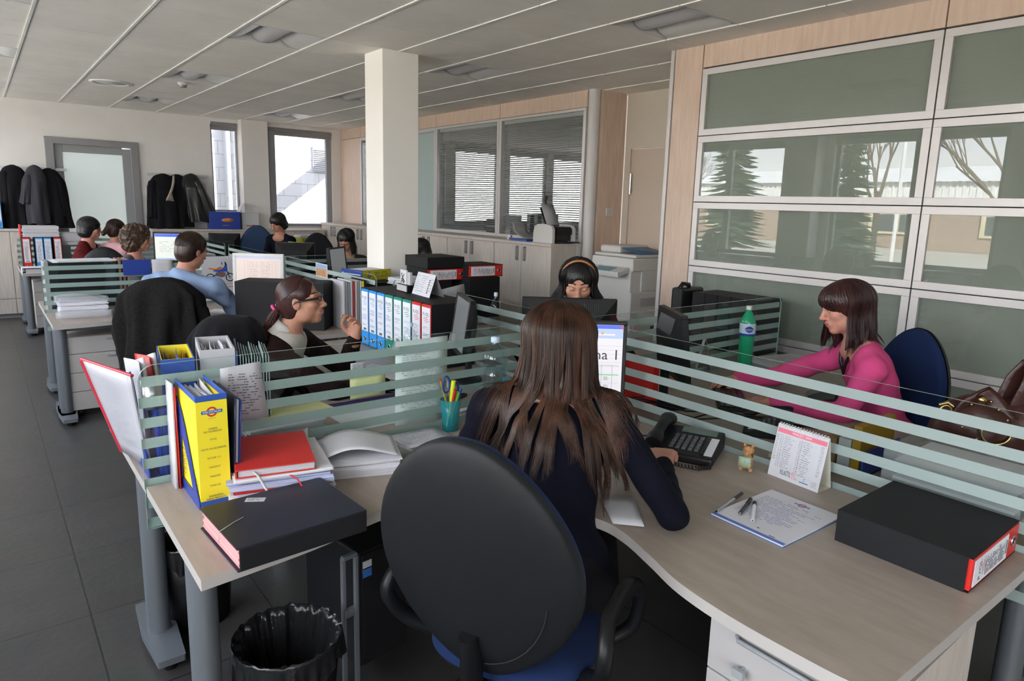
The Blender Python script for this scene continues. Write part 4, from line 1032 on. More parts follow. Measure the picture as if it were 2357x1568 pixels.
# ---- things in the glazed office
def obox(name, label, cat, loc, dims, m, group=None, rz=0):
    t = BX(-dims[0]/2, dims[0]/2, -dims[1]/2, dims[1]/2, 0, dims[2]).build(name, [m], bevel=0.003); t.location = loc; t.rotation_euler = (0, 0, rz); return tag(t, label, cat, group)
st = thing('office_desk', 'white desk top behind the glazed partition holding books and files', 'desk', (5.6, 5.5, 0))
BX(0, 0.75, 0, 3.4, 1.24, 1.28).build('worktop', [POST], st); BX(0.05, 0.7, 0.02, 3.35, 0, 1.24).build('cupboard_body', [MAPLE_DOOR], st)
cols_ = [(0.02, 0.05, 0.06), (0.25, 0.03, 0.03), (0.08, 0.09, 0.1), (0.35, 0.35, 0.36), (0.02, 0.08, 0.1)]
for q in range(7): obox('book', 'flat books piled behind the glazing, %s' % ['bottom one', 'second from the bottom', 'third from the bottom', 'middle one', 'third from the top', 'second from the top', 'top one'][q], 'book', (5.95, 8.05+0.02*(q % 3), 1.28+q*0.03), (0.22, 0.26+0.03*(q % 2), 0.028), mat('book_%d' % (q % 5), cols_[q % 5], 0.5), 'pile of books behind the glazing', 0.05*(q % 3))
obox('grey_carton', 'grey white carton beside the book pile behind the glazing', 'box', (5.85, 7.62, 1.28), (0.2, 0.28, 0.27), PAPER2)
for q in range(5): obox('ring_binder', 'thin dark-and-white binders standing behind the right pane, %s' % ['leftmost', 'second', 'middle', 'fourth', 'rightmost'][q], 'binder', (5.85, 7.06-q*0.075, 1.28), (0.24, 0.06, 0.30), BOXBLK if q % 2 else PAPER2, 'binders behind the right pane')
# ================================================================ things on and under the desks
RD = random.Random(11)
def sheets(w, d, h, n=10, jit=0.006, seed=0, wave=0.0, curl=0.0):
    """one wavy-edged block that reads as a pile of sheets; centred in plan, standing on z=0"""
    rd = random.Random(seed); g = G(); m = 6; vs = []; rings = 2*n
    per = []
    for (ax, ay, bx, by) in [(-1, -1, 1, -1), (1, -1, 1, 1), (1, 1, -1, 1), (-1, 1, -1, -1)]:
        for k in range(m): per.append((ax+(bx-ax)*k/m, ay+(by-ay)*k/m))
    N = len(per)
    for q in range(n):
        ox, oy = rd.uniform(-jit, jit), rd.uniform(-jit, jit); a = rd.uniform(-jit, jit)*1.5
        for zz in (0.08, 0.92):
            for (px, py) in per:
                x = px*w/2; y = py*d/2; z = (q+zz)/n*h+wave*math.sin(3*px+q*0.5)*(q/n)+curl*max(0, px)**3*(q/n)
                vs.append((x*math.cos(a)-y*math.sin(a)+ox, x*math.sin(a)+y*math.cos(a)+oy, max(z, 0.0002*q)))
    fs = [(r*N+i, r*N+(i+1) % N, (r+1)*N+(i+1) % N, (r+1)*N+i) for r in range(rings-1) for i in range(N)]
    g.add(vs, fs); g.add(vs[-N:], [tuple(range(N))]); g.add(vs[:N], [tuple(range(N))[::-1]])
    return g
def pile(label, x, y, z, w, d, h, rz=0, n=10, m=None, seed=0, jit=0.006, name='paper_pile', group=None, top=True, ink=True, wave=0.0):
    t = thing(name, label, 'papers', (x, y, z), rz, group)
    sheets(w, d, h, n, jit, seed, wave).build('sheets', [m or PAPER], t)
    if top:
        g = BX(-w/2*0.97, w/2*0.97, -d/2*0.97, d/2*0.97, h, h+0.0008); s_ = g.build('top_sheet', [PAPER], t)
        if ink:
            g = G(); scribble(g, -w*0.4, w*0.4, -d*0.38, d*0.38, 16, T(0, 0, h+0.0013), 0, seed, 0.3, 0.7); g.build('print', [INKG], s_)
    return t
def sheet(label, corners, m=None, ink=None, name='paper_sheet', rows=18, seed=0, group=None, thick=0.0006, dens=0.7):
    """a single sheet through four 3-D corners (counter-clockwise seen from the printed side)"""
    t = thing(name, label, 'paper', corners[0], 0, group); o = Vector(corners[0]); c = [Vector(p)-o for p in corners]
    g = G(); g.grid(lambda u, v: tuple((c[0]*(1-u)+c[1]*u)*(1-v)+(c[3]*(1-u)+c[2]*u)*v), 4, 4); g.build('page', [m or PAPER], t, solid=thick)
    if ink is not None:
        M = basis(c[0], c[1]-c[0], c[3]-c[0]); w, h = (c[1]-c[0]).length, (c[3]-c[0]).length
        g = G(); scribble(g, w*0.1, w*0.9, h*0.1, h*0.9, rows, M @ Matrix.Translation((0, 0, thick*0.7+0.0004)), 0, seed, 0.28, dens); g.build('print', [ink], t)
    return t
REDL = mat('logo_red', (0.55, 0.03, 0.03), 0.5); BLUL = mat('logo_blue', (0.03, 0.12, 0.38), 0.5)
def valve_logo(g, M, s, mr=0, mb=1, mw=2):
    n = 28
    for r0, r1, mi, z in ((0.34, 0.52, mr, 0.0), ):
        vs = [(s*r*math.cos(2*PI*i/n), s*r*math.sin(2*PI*i/n), z) for r in (r0, r1) for i in range(n)]
        g.add(vs, [(i, n+i, n+(i+1) % n, (i+1) % n) for i in range(n)], mi, False, M)
    g.quad((-s, -s*0.17, 0.0002), (s, -s*0.17, 0.0002), (s, s*0.17, 0.0002), (-s, s*0.17, 0.0002), mb, M)
    text_geo(g, 'VALVITALIA', s*0.30, M @ Matrix.Translation((0, 0, 0.0004)), mw, width=s*1.75)
    text_geo(g, 'GROUP', s*0.14, M @ Matrix.Translation((0, -s*0.68, 0.0)), mb, width=s*0.7)

# ---- yellow company file box in a blue rack, front left
rk = thing('magazine_rack', 'blue plastic magazine rack side cradling the yellow file box', 'magazine rack', (0.452, 2.10, DZ))
def rack(t, flip=1, L=0.27, H=0.31):
    out = [(0.0, 0.0), (0.0, 0.02), (0.04, 0.07), (0.09, 0.15), (0.14, 0.225), (0.18, 0.27), (0.215, 0.298), (0.24, 0.305), (0.262, 0.295), (0.272, 0.26), (0.272, 0.0)]
    inn = [(0.07, 0.035), (0.10, 0.09), (0.14, 0.145), (0.175, 0.18), (0.20, 0.175), (0.215, 0.10), (0.215, 0.035)]
    M = Matrix(((0, 0, 1, 0), (1, 0, 0, 0), (0, 1, 0, 0), (0, 0, 0, 1)))
    bm = bmesh.new(); th = 0.003
    vo = [bm.verts.new((0, a*L/0.27, b*H/0.31)) for a, b in out]; vi = [bm.verts.new((0, a*L/0.27, b*H/0.31)) for a, b in inn]
    eo = [bm.edges.new((vo[i], vo[(i+1) % len(vo)])) for i in range(len(vo))]; ei = [bm.edges.new((vi[i], vi[(i+1) % len(vi)])) for i in range(len(vi))]
    bmesh.ops.triangle_fill(bm, use_beauty=True, edges=eo+ei)
    me = bpy.data.meshes.new('rack_side'); bm.to_mesh(me); bm.free(); me.materials.append(BLUE)
    o = bpy.data.objects.new('rack_side', me); C.objects.link(o); o.parent = t
    md = o.modifiers.new('s', 'SOLIDIFY'); md.thickness = 0.003; md.offset = 0
    BX(0.0, 0.07, 0.0, L, 0.0, 0.003).build('rack_base', [BLUE], t)
rack(rk)
yb = thing('yellow_file_box', 'tall yellow file box with blue edges and printed spine at the front left desk corner', 'file box', (0.500, 2.10, DZ+0.004))
w_, d_, h_ = 0.088, 0.262, 0.352
g = G(); th = 0.003; hw = w_/2
g.box(-hw, hw, 0, th, 0.02, h_-0.018).box(-hw, -hw+th, th, d_, 0.0, h_-0.018).box(hw-th, hw, th, d_, 0.0, h_-0.018).box(-hw, hw, th, d_, 0.0, th)
g.build('cover', [YEL], yb)
G().box(-hw-0.001, hw+0.001, -0.001, 0.006, 0.0, 0.02).build('bottom_edging', [mat('edging_blue', (0.035, 0.09, 0.36), 0.35)], yb, bevel=0.001)
g = G(); g.box(-hw-0.001, hw+0.001, -0.001, 0.006, h_-0.018, h_).box(-hw-0.001, -hw+th, 0.006, d_, h_-0.018, h_).box(hw-th, hw+0.001, 0.006, d_, h_-0.018, h_)
g.build('blue_edging', [mat('edging_blue', (0.035, 0.09, 0.36), 0.35)], yb, bevel=0.001)
g = G(); F_ = basis((0, -0.0006, 0), (1, 0, 0), (0, 0, 1)); valve_logo(g, F_ @ Matrix.Translation((0, 0.300, 0)), 0.030)
for q, tx in enumerate([('TORMENE', 'GAS TECHNOLOGY'), ('VITAS',), ('DELTA VALVES EUROPE',), ('ROTOR V.S.',), ('THEVIGNOT',), ('VANADOUR',), ('DYNA-LOK',), ('DIVERSIFIED', 'ENERGY PRODUCTS')]):
    z = 0.243-q*0.0295+(0.004 if q == 0 else 0)-(0.004 if q == 7 else 0)
    for k, s_ in enumerate(tx): text_geo(g, s_, 0.0085, F_ @ Matrix.Translation((0, z-k*0.0085, 0)), 3, width=0.0038*len(s_))
g.build('spine_print', [REDL, BLUL, LABELW, INK], yb)
g = G(); S_ = basis((-hw-0.0006, d_, 0), (0, -1, 0), (0, 0, 1)); scribble(g, 0.05, 0.12, 0.05, 0.14, 10, S_, 0, 3, 0.3, 0.8); scribble(g, 0.215, 0.25, 0.03, 0.085, 7, S_, 0, 5, 0.3, 0.8)
g.build('side_print', [INK], yb)
g = G()
for q in range(5): g.grid(lambda u, v, q=q: (-0.032+q*0.0155+0.003*math.sin(5*v), 0.02+0.225*v, 0.25+0.085*u+0.004*q*math.sin(3*v+q)), 2, 8)
pc_ = g.build('papers_inside', [PAPER], yb, solid=0.004)
nf = thing('navy_folder', 'navy blue upright folder right of the yellow file box', 'folder', (0.553, 2.10, DZ))
g = G(); g.grid(lambda u, v: (0.0+0.018*v, 0.255*u, 0.335*v), 4, 4); g.build('front_cover', [NAVY], nf, solid=0.003)
g = G(); g.grid(lambda u, v: (0.016+0.018*v, 0.005+0.25*u, 0.325*v), 4, 4); g.build('back_cover', [mat('royal_blue', (0.012, 0.03, 0.18), 0.35)], nf, solid=0.003)
g = G(); g.grid(lambda u, v: (0.008+0.018*v, 0.015+0.235*u, 0.005+0.318*v), 4, 4); g.build('pages', [PAPER], nf, solid=0.009)
rf = thing('red_folder', 'thin red folder with white papers between the yellow box rack and the glass end', 'folder', (0.436, 2.300, DZ))
g = G(); g.grid(lambda u, v: (0.006, 0.078*u, 0.34*v), 2, 2); g.build('cover', [RED], rf, solid=0.003)
g = G(); g.grid(lambda u, v: (-0.004+0.003*v, 0.005+0.073*u, 0.352*v), 2, 2); g.build('pages', [PAPER], rf, solid=0.008)

# ---- behind the glass, left end
rk2 = thing('magazine_rack', 'blue plastic magazine rack behind the rounded end of the glass screen', 'magazine rack', (0.375, 2.43, DZ)); rack(rk2, H=0.33)
bc = thing('blue_box_file', 'dark blue ribbed box file standing behind the glass end', 'file box', (0.41, 2.45, DZ))
g = G(); g.box(0, 0.085, 0, 0.24, 0, 0.235)
for q in range(10): g.box(-0.0+0.004+q*0.008, 0.008+q*0.008, -0.002, 0, 0.005, 0.23)
g.build('case', [BLUE], bc)
cup = thing('steel_beaker', 'shiny steel beaker behind the glass above the blue box file', 'beaker', (0.405, 2.47, DZ+0.236))
G().lathe([(0, 0), (0.024, 0), (0.030, 0.02), (0.032, 0.10), (0.030, 0.10), (0.028, 0.02), (0, 0.005)], n=24).build('beaker_wall', [mat('dull_steel', (0.4, 0.4, 0.41), 0.3, metal=0.8)], cup)
rp = thing('clear_red_folder', 'clear plastic folder with red edges leaning out over the left desk end', 'folder', (0.345, 2.47, DZ+0.002))
CLRF = mat('milky_plastic', (0.55, 0.55, 0.60), 0.25, alpha=0.75)
_c = [Vector(p) for p in ((0.345, 2.76, 0.75), (0.400, 2.50, 0.75), (0.352, 2.47, 1.095), (0.245, 2.77, 1.105))]
rp.location = _c[0]
def Lp(u, v, off=0.0):
    p = (_c[0]*(1-u)+_c[1]*u)*(1-v)+(_c[3]*(1-u)+_c[2]*u)*v-_c[0]; n = (_c[1]-_c[0]).cross(_c[3]-_c[0]).normalized(); return p+n*(off+0.006*math.sin(PI*v)*math.sin(2*u))
g = G(); g.grid(lambda u, v: tuple(Lp(u, v, 0.006)), 8, 8); g.build('plastic_sleeve', [CLRF], rp, solid=0.001)
g = G(); g.grid(lambda u, v: tuple(Lp(u*0.9+.07, v*0.97)), 6, 6); pg_ = g.build('enclosed_pages', [PAPER], rp, solid=0.008)
Mf = basis(Lp(0, 0, 0.008), _c[1]-_c[0], _c[3]-_c[0]); g = G(); scribble(g, 0.06, 0.24, 0.06, 0.32, 24, Mf @ Matrix.Translation((0, 0, 0.004)), 0, 8, 0.22, 0.6); g.build('print', [INKG], pg_)
g = G(); g.tube([tuple(Lp(0.02, v/8, 0.004)) for v in range(9)], 0.010, n=8, flat=0.8); g.tube([tuple(Lp(u/8, 1.0)) for u in range(9)], 0.006, n=8); g.build('red_edge', [mat('dull_red_plastic', (0.45, 0.03, 0.05), 0.35)], rp)
for q, (x, y, lab, m) in enumerate([(0.420, 2.58, 'loose white papers sticking up behind the clear red-edged folder', PAPER), (0.465, 2.64, 'bright red folder behind the loose upright papers', RED)]):
    f_ = thing('upright_folder', lab, 'folder', (x, y, DZ)); k = q
    g = G(); g.grid(lambda u, v: (-0.03*v+0.01*math.sin(4*u), 0.26*u, (0.37-0.03*u)*v), 6, 4); g.build('cover', [m], f_, solid=0.004)
    g = G(); g.grid(lambda u, v: (0.012-0.025*v, 0.02+0.23*u, (0.385-0.06*u)*v), 6, 4); g.build('pages', [PAPER], f_, solid=0.01)
def open_box(label, x, y, w, d, h, mo, mi, fill, rz=0, name='open_file_box', n=6):
    t = thing(name, label, 'file box', (x, y, DZ), rz); th = 0.003
    def walls(o):
        g = G(); a, b = w/2-o, d/2-o
        g.box(-a, a, -b, -b+th, 0, h).box(-a, a, b-th, b, 0, h).box(-a, -a+th, -b+th, b-th, 0, h).box(a-th, a, -b+th, b-th, 0, h); return g
    walls(0).box(-w/2, w/2, -d/2, d/2, 0, th).build('outer_wall', [mo], t); walls(0.0035).build('inner_lining', [mi], t)
    for q in range(n):
        x_ = -w/2+0.012+(w-0.024)*q/(n-1); g = G(); ms = fill[q % len(fill)]
        g.grid(lambda u, v: (x_*(0.6+0.4*v)+0.004*math.sin(4*u+q), -d/2+0.01+(d-0.03)*u, 0.01+(h-0.02-0.012*(q % 3))*v), 5, 3); g.build('filed_sheet', [ms], t, solid=0.0035)
    return t
ORG = mat('orange_card', (0.55, 0.16, 0.04), 0.6)
open_box('open blue-and-yellow file box with coloured folders, left of the white one', 0.535, 2.74, 0.11, 0.27, 0.365, mat('edging_blue', (0, 0, 0)), YEL, [NAVY, BLUE, RED, BLUE, ORG, NAVY], R(-8))
open_box('open white file box stuffed with papers, between the yellow-lined and dark blue ones', 0.675, 2.74, 0.12, 0.27, 0.385, PAPER2, PAPER2, [PAPER, PAPER2, PAPER, PAPER], R(-10), n=9)
TEALC = mat('pale_teal_card', (0.35, 0.50, 0.48), 0.5)
bi = thing('index_file', 'dark blue index file with pale teal cards, nearest the dark-jacketed woman', 'file box', (0.80, 2.70, DZ+0.03), R(-14))
BX(-0.06, -0.053, -0.13, 0.13, 0, 0.345).build('front_cover', [mat('index_blue', (0.03, 0.07, 0.17), 0.5)], bi); BX(-0.06, 0.06, -0.13, 0.13, -0.03, 0.0).build('base', [NAVY], bi)
for q in range(11): BX(-0.046+q*0.010, -0.043+q*0.010, -0.125+0.001*(q % 3), 0.12, 0, 0.33-0.006*(q % 4)).build('index_card', [TEALC if q % 3 else PAPER2], bi)
sheet('typed sheet taped to the near side of the left glass screen', [(0.600, 2.381, 0.915), (0.755, 2.381, 0.905), (0.735, 2.381, 1.115), (0.600, 2.381, 1.105)], PAPER2, INK, rows=16, seed=4)
sheet('grey sheet hanging low behind the typed one on the left glass screen', [(0.575, 2.3835, 0.78), (0.665, 2.3835, 0.775), (0.665, 2.3835, 0.90), (0.575, 2.3835, 0.90)], PAPER2, None)
sheet('large translucent price list taped to the far side of the left glass screen', [(1.272, 2.401, 0.770), (1.520, 2.401, 0.762), (1.524, 2.401, 1.128), (1.276, 2.401, 1.124)], mat('thin_paper', (0.66, 0.72, 0.72), 0.8, alpha=0.93), INKG, rows=30, seed=6, dens=0.5)
for i_, x_ in enumerate((1.268, 1.532)):
    s_ = sheet('small clip of clear tape at the %s upper corner of the taped price list' % ['left', 'right'][i_], [(x_-0.018, 2.383, 1.10), (x_+0.018, 2.383, 1.09), (x_+0.02, 2.383, 1.135), (x_-0.006, 2.383, 1.142)], mat('clear_tape', (0.55, 0.6, 0.6), 0.3, alpha=0.25), None, name='tape_piece')
sheet('yellow note stuck on the left glass screen', [(1.078, 2.4015, 0.915), (1.230, 2.4015, 0.915), (1.230, 2.4015, 1.003), (1.078, 2.4015, 0.998)], mat('note_yellow', (0.62, 0.62, 0.33), 0.8), None, name='sticky_note')

# ---- desk of the woman with glasses
def flat(name, label, cat, x, y, z, w, d, h, m, rz=0, group=None, bevel=0.001):
    o = BX(-w/2, w/2, -d/2, d/2, 0, h).build(name, [m], bevel=bevel); o.location = (x, y, z); o.rotation_euler = (0, 0, rz); return tag(o, label, cat, group)
flat('mouse_mat', 'white and purple mat on the desk behind the yellow note', 'mat', 1.36, 2.72, DZ, 0.44, 0.42, 0.003, mat('mat_white', (0.55, 0.62, 0.66), 0.5))
flat('purple_leaflet', 'dark purple leaflet on the mat behind the glass', 'leaflet', 1.36, 2.86, DZ+0.003, 0.42, 0.12, 0.002, mat('purple_print', (0.045, 0.02, 0.10), 0.4))
dsc = thing('compact_disc', 'round blue label on the pale mat behind the left glass screen', 'disc', (1.18, 2.58, DZ+0.003)); G().lathe([(0, 0), (0.035, 0), (0.035, 0.0012), (0, 0.0012)], n=32).build('disc_label', [BLUL], dsc)
g = G(); text_geo(g, 'BEL', 0.02, T(-0.055, 0, 0.0005), 0); g.build('label_lettering', [INK], dsc)
pile('papers with a yellow folder on the desk behind the left glass screen', 0.86, 2.60, DZ, 0.30, 0.22, 0.10, R(4), 10, PAPER, 3, 0.012)
flat('yellow_folder', 'yellow folder on the papers behind the left glass screen', 'folder', 0.92, 2.62, DZ+0.102, 0.28, 0.2, 0.006, mat('note_yellow', (0, 0, 0)), R(9))
pile('white papers at the elbow of the woman with glasses', 1.70, 3.34, DZ, 0.30, 0.21, 0.012, R(-60), 4, PAPER, 9)
pile('papers near the row of boxed files, orange print on the top sheet', 1.76, 2.98, DZ, 0.24, 0.30, 0.02, R(-30), 4, PAPER, 10, ink=True)
flat('desk_pad', 'white pad by the small teal bottle', 'pad', 1.62, 2.62, DZ, 0.22, 0.28, 0.006, PAPER, R(12))
kb = None
def keyboard(label, x, y, rz, m=BLACKP, kc=None):
    t = thing('keyboard', label, 'keyboard', (x, y, DZ), rz, 'keyboards'); BX(-0.225, 0.225, -0.075, 0.075, 0, 0.014).build('case', [m], t, bevel=0.004)
    g = G()
    for r_ in range(5):
        for c_ in range(18): g.box(-0.213+c_*0.0237, -0.213+c_*0.0237+0.020, -0.066+r_*0.027, -0.066+r_*0.027+0.023, 0.014, 0.020)
    g.build('keys', [kc or BLACKG], t); return t
def phone_geo(t):
    g = G(); P = [(-0.11, 0.0), (0.11, 0.0), (0.11, 0.012), (0.11, 0.035), (-0.11, 0.015)]
    body = G(); body.add([(-0.11, -0.10, 0), (0.11, -0.10, 0), (0.11, 0.10, 0), (-0.11, 0.10, 0), (-0.11, -0.10, 0.028), (0.11, -0.10, 0.028), (0.11, 0.10, 0.062), (-0.11, 0.10, 0.062)], [(0, 3, 2, 1), (4, 5, 6, 7), (0, 1, 5, 4), (1, 2, 6, 5), (2, 3, 7, 6), (3, 0, 4, 7)])
    body.build('phone_body', [BLACKP], t, bevel=0.008)
    S = basis((0, -0.10, 0.0285), (1, 0, 0), (0, 0.2, 0.034))
    g = G(); g.box(-0.025, 0.09, 0.155, 0.19, 0, 0.003, 0, S); g.build('display', [mat('lcd', (0.10, 0.14, 0.13), 0.15)], t)
    g = G()
    for r_ in range(5):
        for c_ in range(5): g.box(-0.035+c_*0.020, -0.035+c_*0.020+0.013, 0.035+r_*0.021, 0.035+r_*0.021+0.012, 0, 0.005, 0, S)
    g.build('buttons', [mat('button_grey', (0.10, 0.10, 0.11), 0.25)], t)
    g = G(); g.box(0.078, 0.103, 0.02, 0.14, 0, 0.001, 0, S); g.build('label_strip', [PAPER], t)
    g = G()
    for q in range(8): g.box(0.066, 0.078, 0.024+q*0.0145, 0.034+q*0.0145, 0, 0.004, 0, S)
    g.build('memory_keys', [BLACKG], t)
    h = G(); pts = [(-0.078, -0.095+0.19*k/14, 0.052+0.030*(k/14)+0.016*math.sin(PI*k/14)) for k in range(15)]
    h.tube(pts, [0.026, 0.029, 0.027, 0.022, 0.019, 0.018, 0.018, 0.018, 0.018, 0.019, 0.020, 0.023, 0.027, 0.029, 0.026], n=12, flat=0.8); h.build('handset', [BLACKP], t)
ph = thing('desk_phone', 'black desk telephone with grey keys beside the hand of the long-haired woman', 'telephone', (2.095, 1.545, DZ), R(-66)); phone_geo(ph); ph.scale = (1.22, 1.22, 1.15); ph.location = (2.105, 1.570, DZ)
cd_ = thing('phone_cord', 'coiled black cord looping in front of the near desk telephone', 'cord', (0, 0, 0))
pts = []
base = [Vector(p) for p in [(2.02, 1.60, .775), (1.97, 1.58, .755), (1.945, 1.53, .751), (1.955, 1.47, .751), (1.985, 1.415, .751), (2.03, 1.395, .752), (2.06, 1.42, .752), (2.045, 1.455, .752)]]
for k in range(240):
    u = k/240*(len(base)-1); i = int(u); p = base[i].lerp(base[min(i+1, 7)], u-i); a = k*0.9
    pts.append(p+Vector((0.006*math.cos(a), 0.006*math.sin(a)*0.7, 0.006*math.sin(a))))
G().tube(pts, 0.0022, n=5).build('coiled_wire', [BLACKP], cd_)
cw = thing('monitor_cable', 'thin black cables running over the near desk to the telephone', 'cable', (0, 0, 0))
G().tube([(1.97, 2.08, .745), (1.98, 1.95, .744), (2.05, 1.86, .744), (2.12, 1.78, .744), (2.15, 1.66, .75)], 0.003, n=6).build('wire', [BLACKP], cw)
G().tube([(1.98, 2.06, .744), (2.02, 1.93, .744), (2.03, 1.82, .744), (2.07, 1.70, .746), (2.09, 1.64, .75)], 0.0025, n=6).build('wire', [BLACKP], cw)

# ---- calendar, plush toy, pad, pens on the near desk
cl = thing('desk_calendar', 'white tent calendar for March 2009 standing against the long glass screen', 'calendar', (2.178, 1.152, DZ), R(-4))
hC = 0.188; le = 0.040
Fc = basis((0, 0.10, 0.0), (0, -1, 0), (le, 0, hC))
g = G(); g.quad((0, 0.1, 0), (0, -0.1, 0), (le, -0.1, hC), (le, 0.1, hC)); g.build('front_leaf', [PAPER], cl, solid=0.001)
g = G(); g.quad((0.080, 0.1, 0), (0.080, -0.1, 0), (le+0.003, -0.1, hC), (le+0.003, 0.1, hC)); g.quad((0.002, 0.1, 0.001), (0.002, -0.1, 0.001), (0.080, -0.1, 0.001), (0.080, 0.1, 0.001)); g.build('back_stand', [mat('cream_card', (0.62, 0.60, 0.52), 0.7)], cl, solid=0.001)
g = G(); Q = Fc @ Matrix.Translation((0, 0, 0.0012))
def rq(g, x0, x1, y0, y1, mi, M): g.quad((x0, y0, 0), (x1, y0, 0), (x1, y1, 0), (x0, y1, 0), mi, M)
rq(g, 0.004, 0.196, 0.162, 0.178, 0, Q); text_geo(g, 'MARZO 2009', 0.013, Q @ Matrix.Translation((0.10, 0.170, 0.0004)), 1)
for c_, x_ in enumerate((0.030, 0.105)):
    for r_ in range(16 if c_ else 15):
        y_ = 0.153-r_*0.0079; text_geo(g, str(r_+1+15*c_), 0.007, Q @ Matrix.Translation((x_, y_, 0)), 3 if (r_+15*c_) % 7 == 0 else 2)
        text_geo(g, 'DLMMGVS'[(r_+15*c_) % 7], 0.006, Q @ Matrix.Translation((x_-0.008, y_, 0)), 2); scribble(g, x_+0.008, x_+0.045, y_-0.003, y_+0.003, 1, Q, 4, r_+c_*20, 0.5)
        rq(g, x_-0.01, x_+0.06, y_-0.0042, y_-0.0039, 4, Q)
scribble(g, 0.004, 0.016, 0.06, 0.155, 12, Q, 4, 7); scribble(g, 0.178, 0.192, 0.05, 0.158, 16, Q, 4, 8)
text_geo(g, 'RILASTIL', 0.026, Q @ Matrix.Translation((0.068, 0.024, 0)), 2, width=0.042); text_geo(g, 'Bio', 0.014, Q @ Matrix.Translation((0.099, 0.029, 0)), 0); text_geo(g, 'Clin', 0.014, Q @ Matrix.Translation((0.105, 0.017, 0)), 0)
text_geo(g, 'C', 0.014, Q @ Matrix.Translation((0.143, 0.023, 0)), 5); rq(g, 0.126, 0.160, 0.012, 0.015, 5, Q); scribble(g, 0.17, 0.195, 0.01, 0.03, 5, Q, 4, 9)
g.build('calendar_print', [mat('calendar_pink', (0.75, 0.18, 0.26), 0.6), LABELW, INK, RED, INKG, BLUL], cl)
g = G()
for q in range(17):
    y = 0.092-q*0.0115; c = Vector((le+0.001, y, hC)); g.tube([c+Vector((0.006*math.cos(a_), 0, 0.006*math.sin(a_))) for a_ in [k*2*PI/10 for k in range(11)]], 0.0012, n=5)
g.build('wire_binding', [mat('white_wire', (0.7, 0.7, 0.7), 0.4)], cl)
pt_ = thing('plush_animal', 'tiny tan plush animal holding a coloured card beside the calendar', 'plush toy', (2.165, 1.325, DZ), R(200))
PLU = mat('tan_plush', (0.46, 0.24, 0.11), 0.95, bump=1.0, bscale=260, sheen=0.5)
g = G(); g.lathe([(0, 0), (0.016, 0.003), (0.020, 0.018), (0.016, 0.04), (0.010, 0.055), (0, 0.06)], n=16); g.lathe([(0, -0.019), (0.013, -0.013), (0.019, 0), (0.015, 0.012), (0, 0.018)], n=16, M=T(0.006, 0, 0.072)); g.lathe([(0, -0.01), (0.010, -0.004), (0.010, 0.006), (0, 0.011)], n=12, M=T(0.026, 0, 0.068, 0, 0, R(70)))
for s in (-1, 1): g.cyl((0.0, s*0.012, 0.005), (0.03, s*0.018, 0.006), 0.008, 0.007, n=10); g.cyl((0.003, s*0.014, 0.042), (0.022, s*0.016, 0.028), 0.006, n=8); g.lathe([(0, 0), (0.006, 0.003), (0.004, 0.012), (0, 0.014)], n=8, M=T(0, s*0.014, 0.084))
g.build('plush_body', [PLU], pt_)
for s in (-1, 1): G().lathe([(0, -0.002), (0.002, 0), (0, 0.002)], n=8, M=T(0.021, s*0.009, 0.078)).build('eye', [BLACKG], pt_)
g = G(); g.grid(lambda u, v: (0.034, -0.026+0.045*u, 0.012+0.042*v), 2, 2); g.build('coloured_card', [mat('card_colours', (0.55, 0.50, 0.15), 0.5, var=0.5, vscale=70, col2=(0.10, 0.35, 0.50))], pt_, solid=0.001)
g = G(); g.grid(lambda u, v: (-0.018-0.006*v, -0.012+0.028*u, 0.04+0.045*v), 2, 2); g.build('dark_wrap', [mat('wrap_colours', (0.02, 0.02, 0.02), 0.5, var=0.5, vscale=90, col2=(0.45, 0.20, 0.02))], pt_, solid=0.004)

npad = thing('note_pad', 'white writing pad with blue bottom strip and company logo, handwritten notes on it', 'note pad', (1.885, 1.035, DZ), R(-1.5))
g = G(); g.box(-0.165, 0.165, -0.125, 0.125, 0, 0.006); g.build('pages', [PAPER], npad)
BX(-0.167, 0.167, -0.127, 0.127, -0.001, 0.0015).build('backing_card', [BLUL], npad)
g = G(); Pn = basis((-0.165, 0.125, 0.0064), (0, -1, 0), (1, 0, 0)); rq(g, 0, 0.25, 0.0, 0.016, 0, Pn); valve_logo(g, Pn @ Matrix.Translation((0.135, 0.295, 0)), 0.026, 1, 2, 3)
for q in range(16): scribble(g, 0.02, 0.23-0.05*(q % 3 == 2), 0.262-q*0.0115, 0.272-q*0.0115, 1, Pn, 4, q, 0.25, 0.85)
rq(g, 0.19, 0.21, 0.02, 0.024, 5, Pn); rq(g, 0.14, 0.148, 0.035, 0.04, 5, Pn);
g.build('page_print', [mat('strip_blue', (0.10, 0.17, 0.50), 0.5), REDL, BLUL, LABELW, PENB, INK], npad)
def pen(name, label, p0, p1, mats, r=0.0045, cap=0.3, group=None):
    p0 = Vector(p0); p1 = Vector(p1); t = thing(name, label, 'pen', p0, 0, group); d = p1-p0; L = d.length; e = d.normalized()
    G().cyl(e*0.010, d*(1-cap), r, n=12).build('barrel', [mats[0]], t); G().cyl((0, 0, 0), e*0.0105, 0.0012, r*0.8, n=10).build('tip', [mats[2]], t); G().cyl(d*(1-cap), d, r*1.18, n=12).build('cap', [mats[1]], t)
    return t
CLP = mat('clear_barrel', (0.35, 0.36, 0.38), 0.1, alpha=0.7)
pen('pen', 'clear-barrelled pen with black cap, leftmost of the three on the pad', (1.727, 1.153, .7525), (1.925, 1.188, .7525), [CLP, BLACKG, BLACKG])
pen('marker_pen', 'dark grey pen in the middle of the three on the pad', (1.775, 1.098, .7535), (1.905, 1.142, .7535), [BLACKG, BLACKP, CLP], 0.0055)
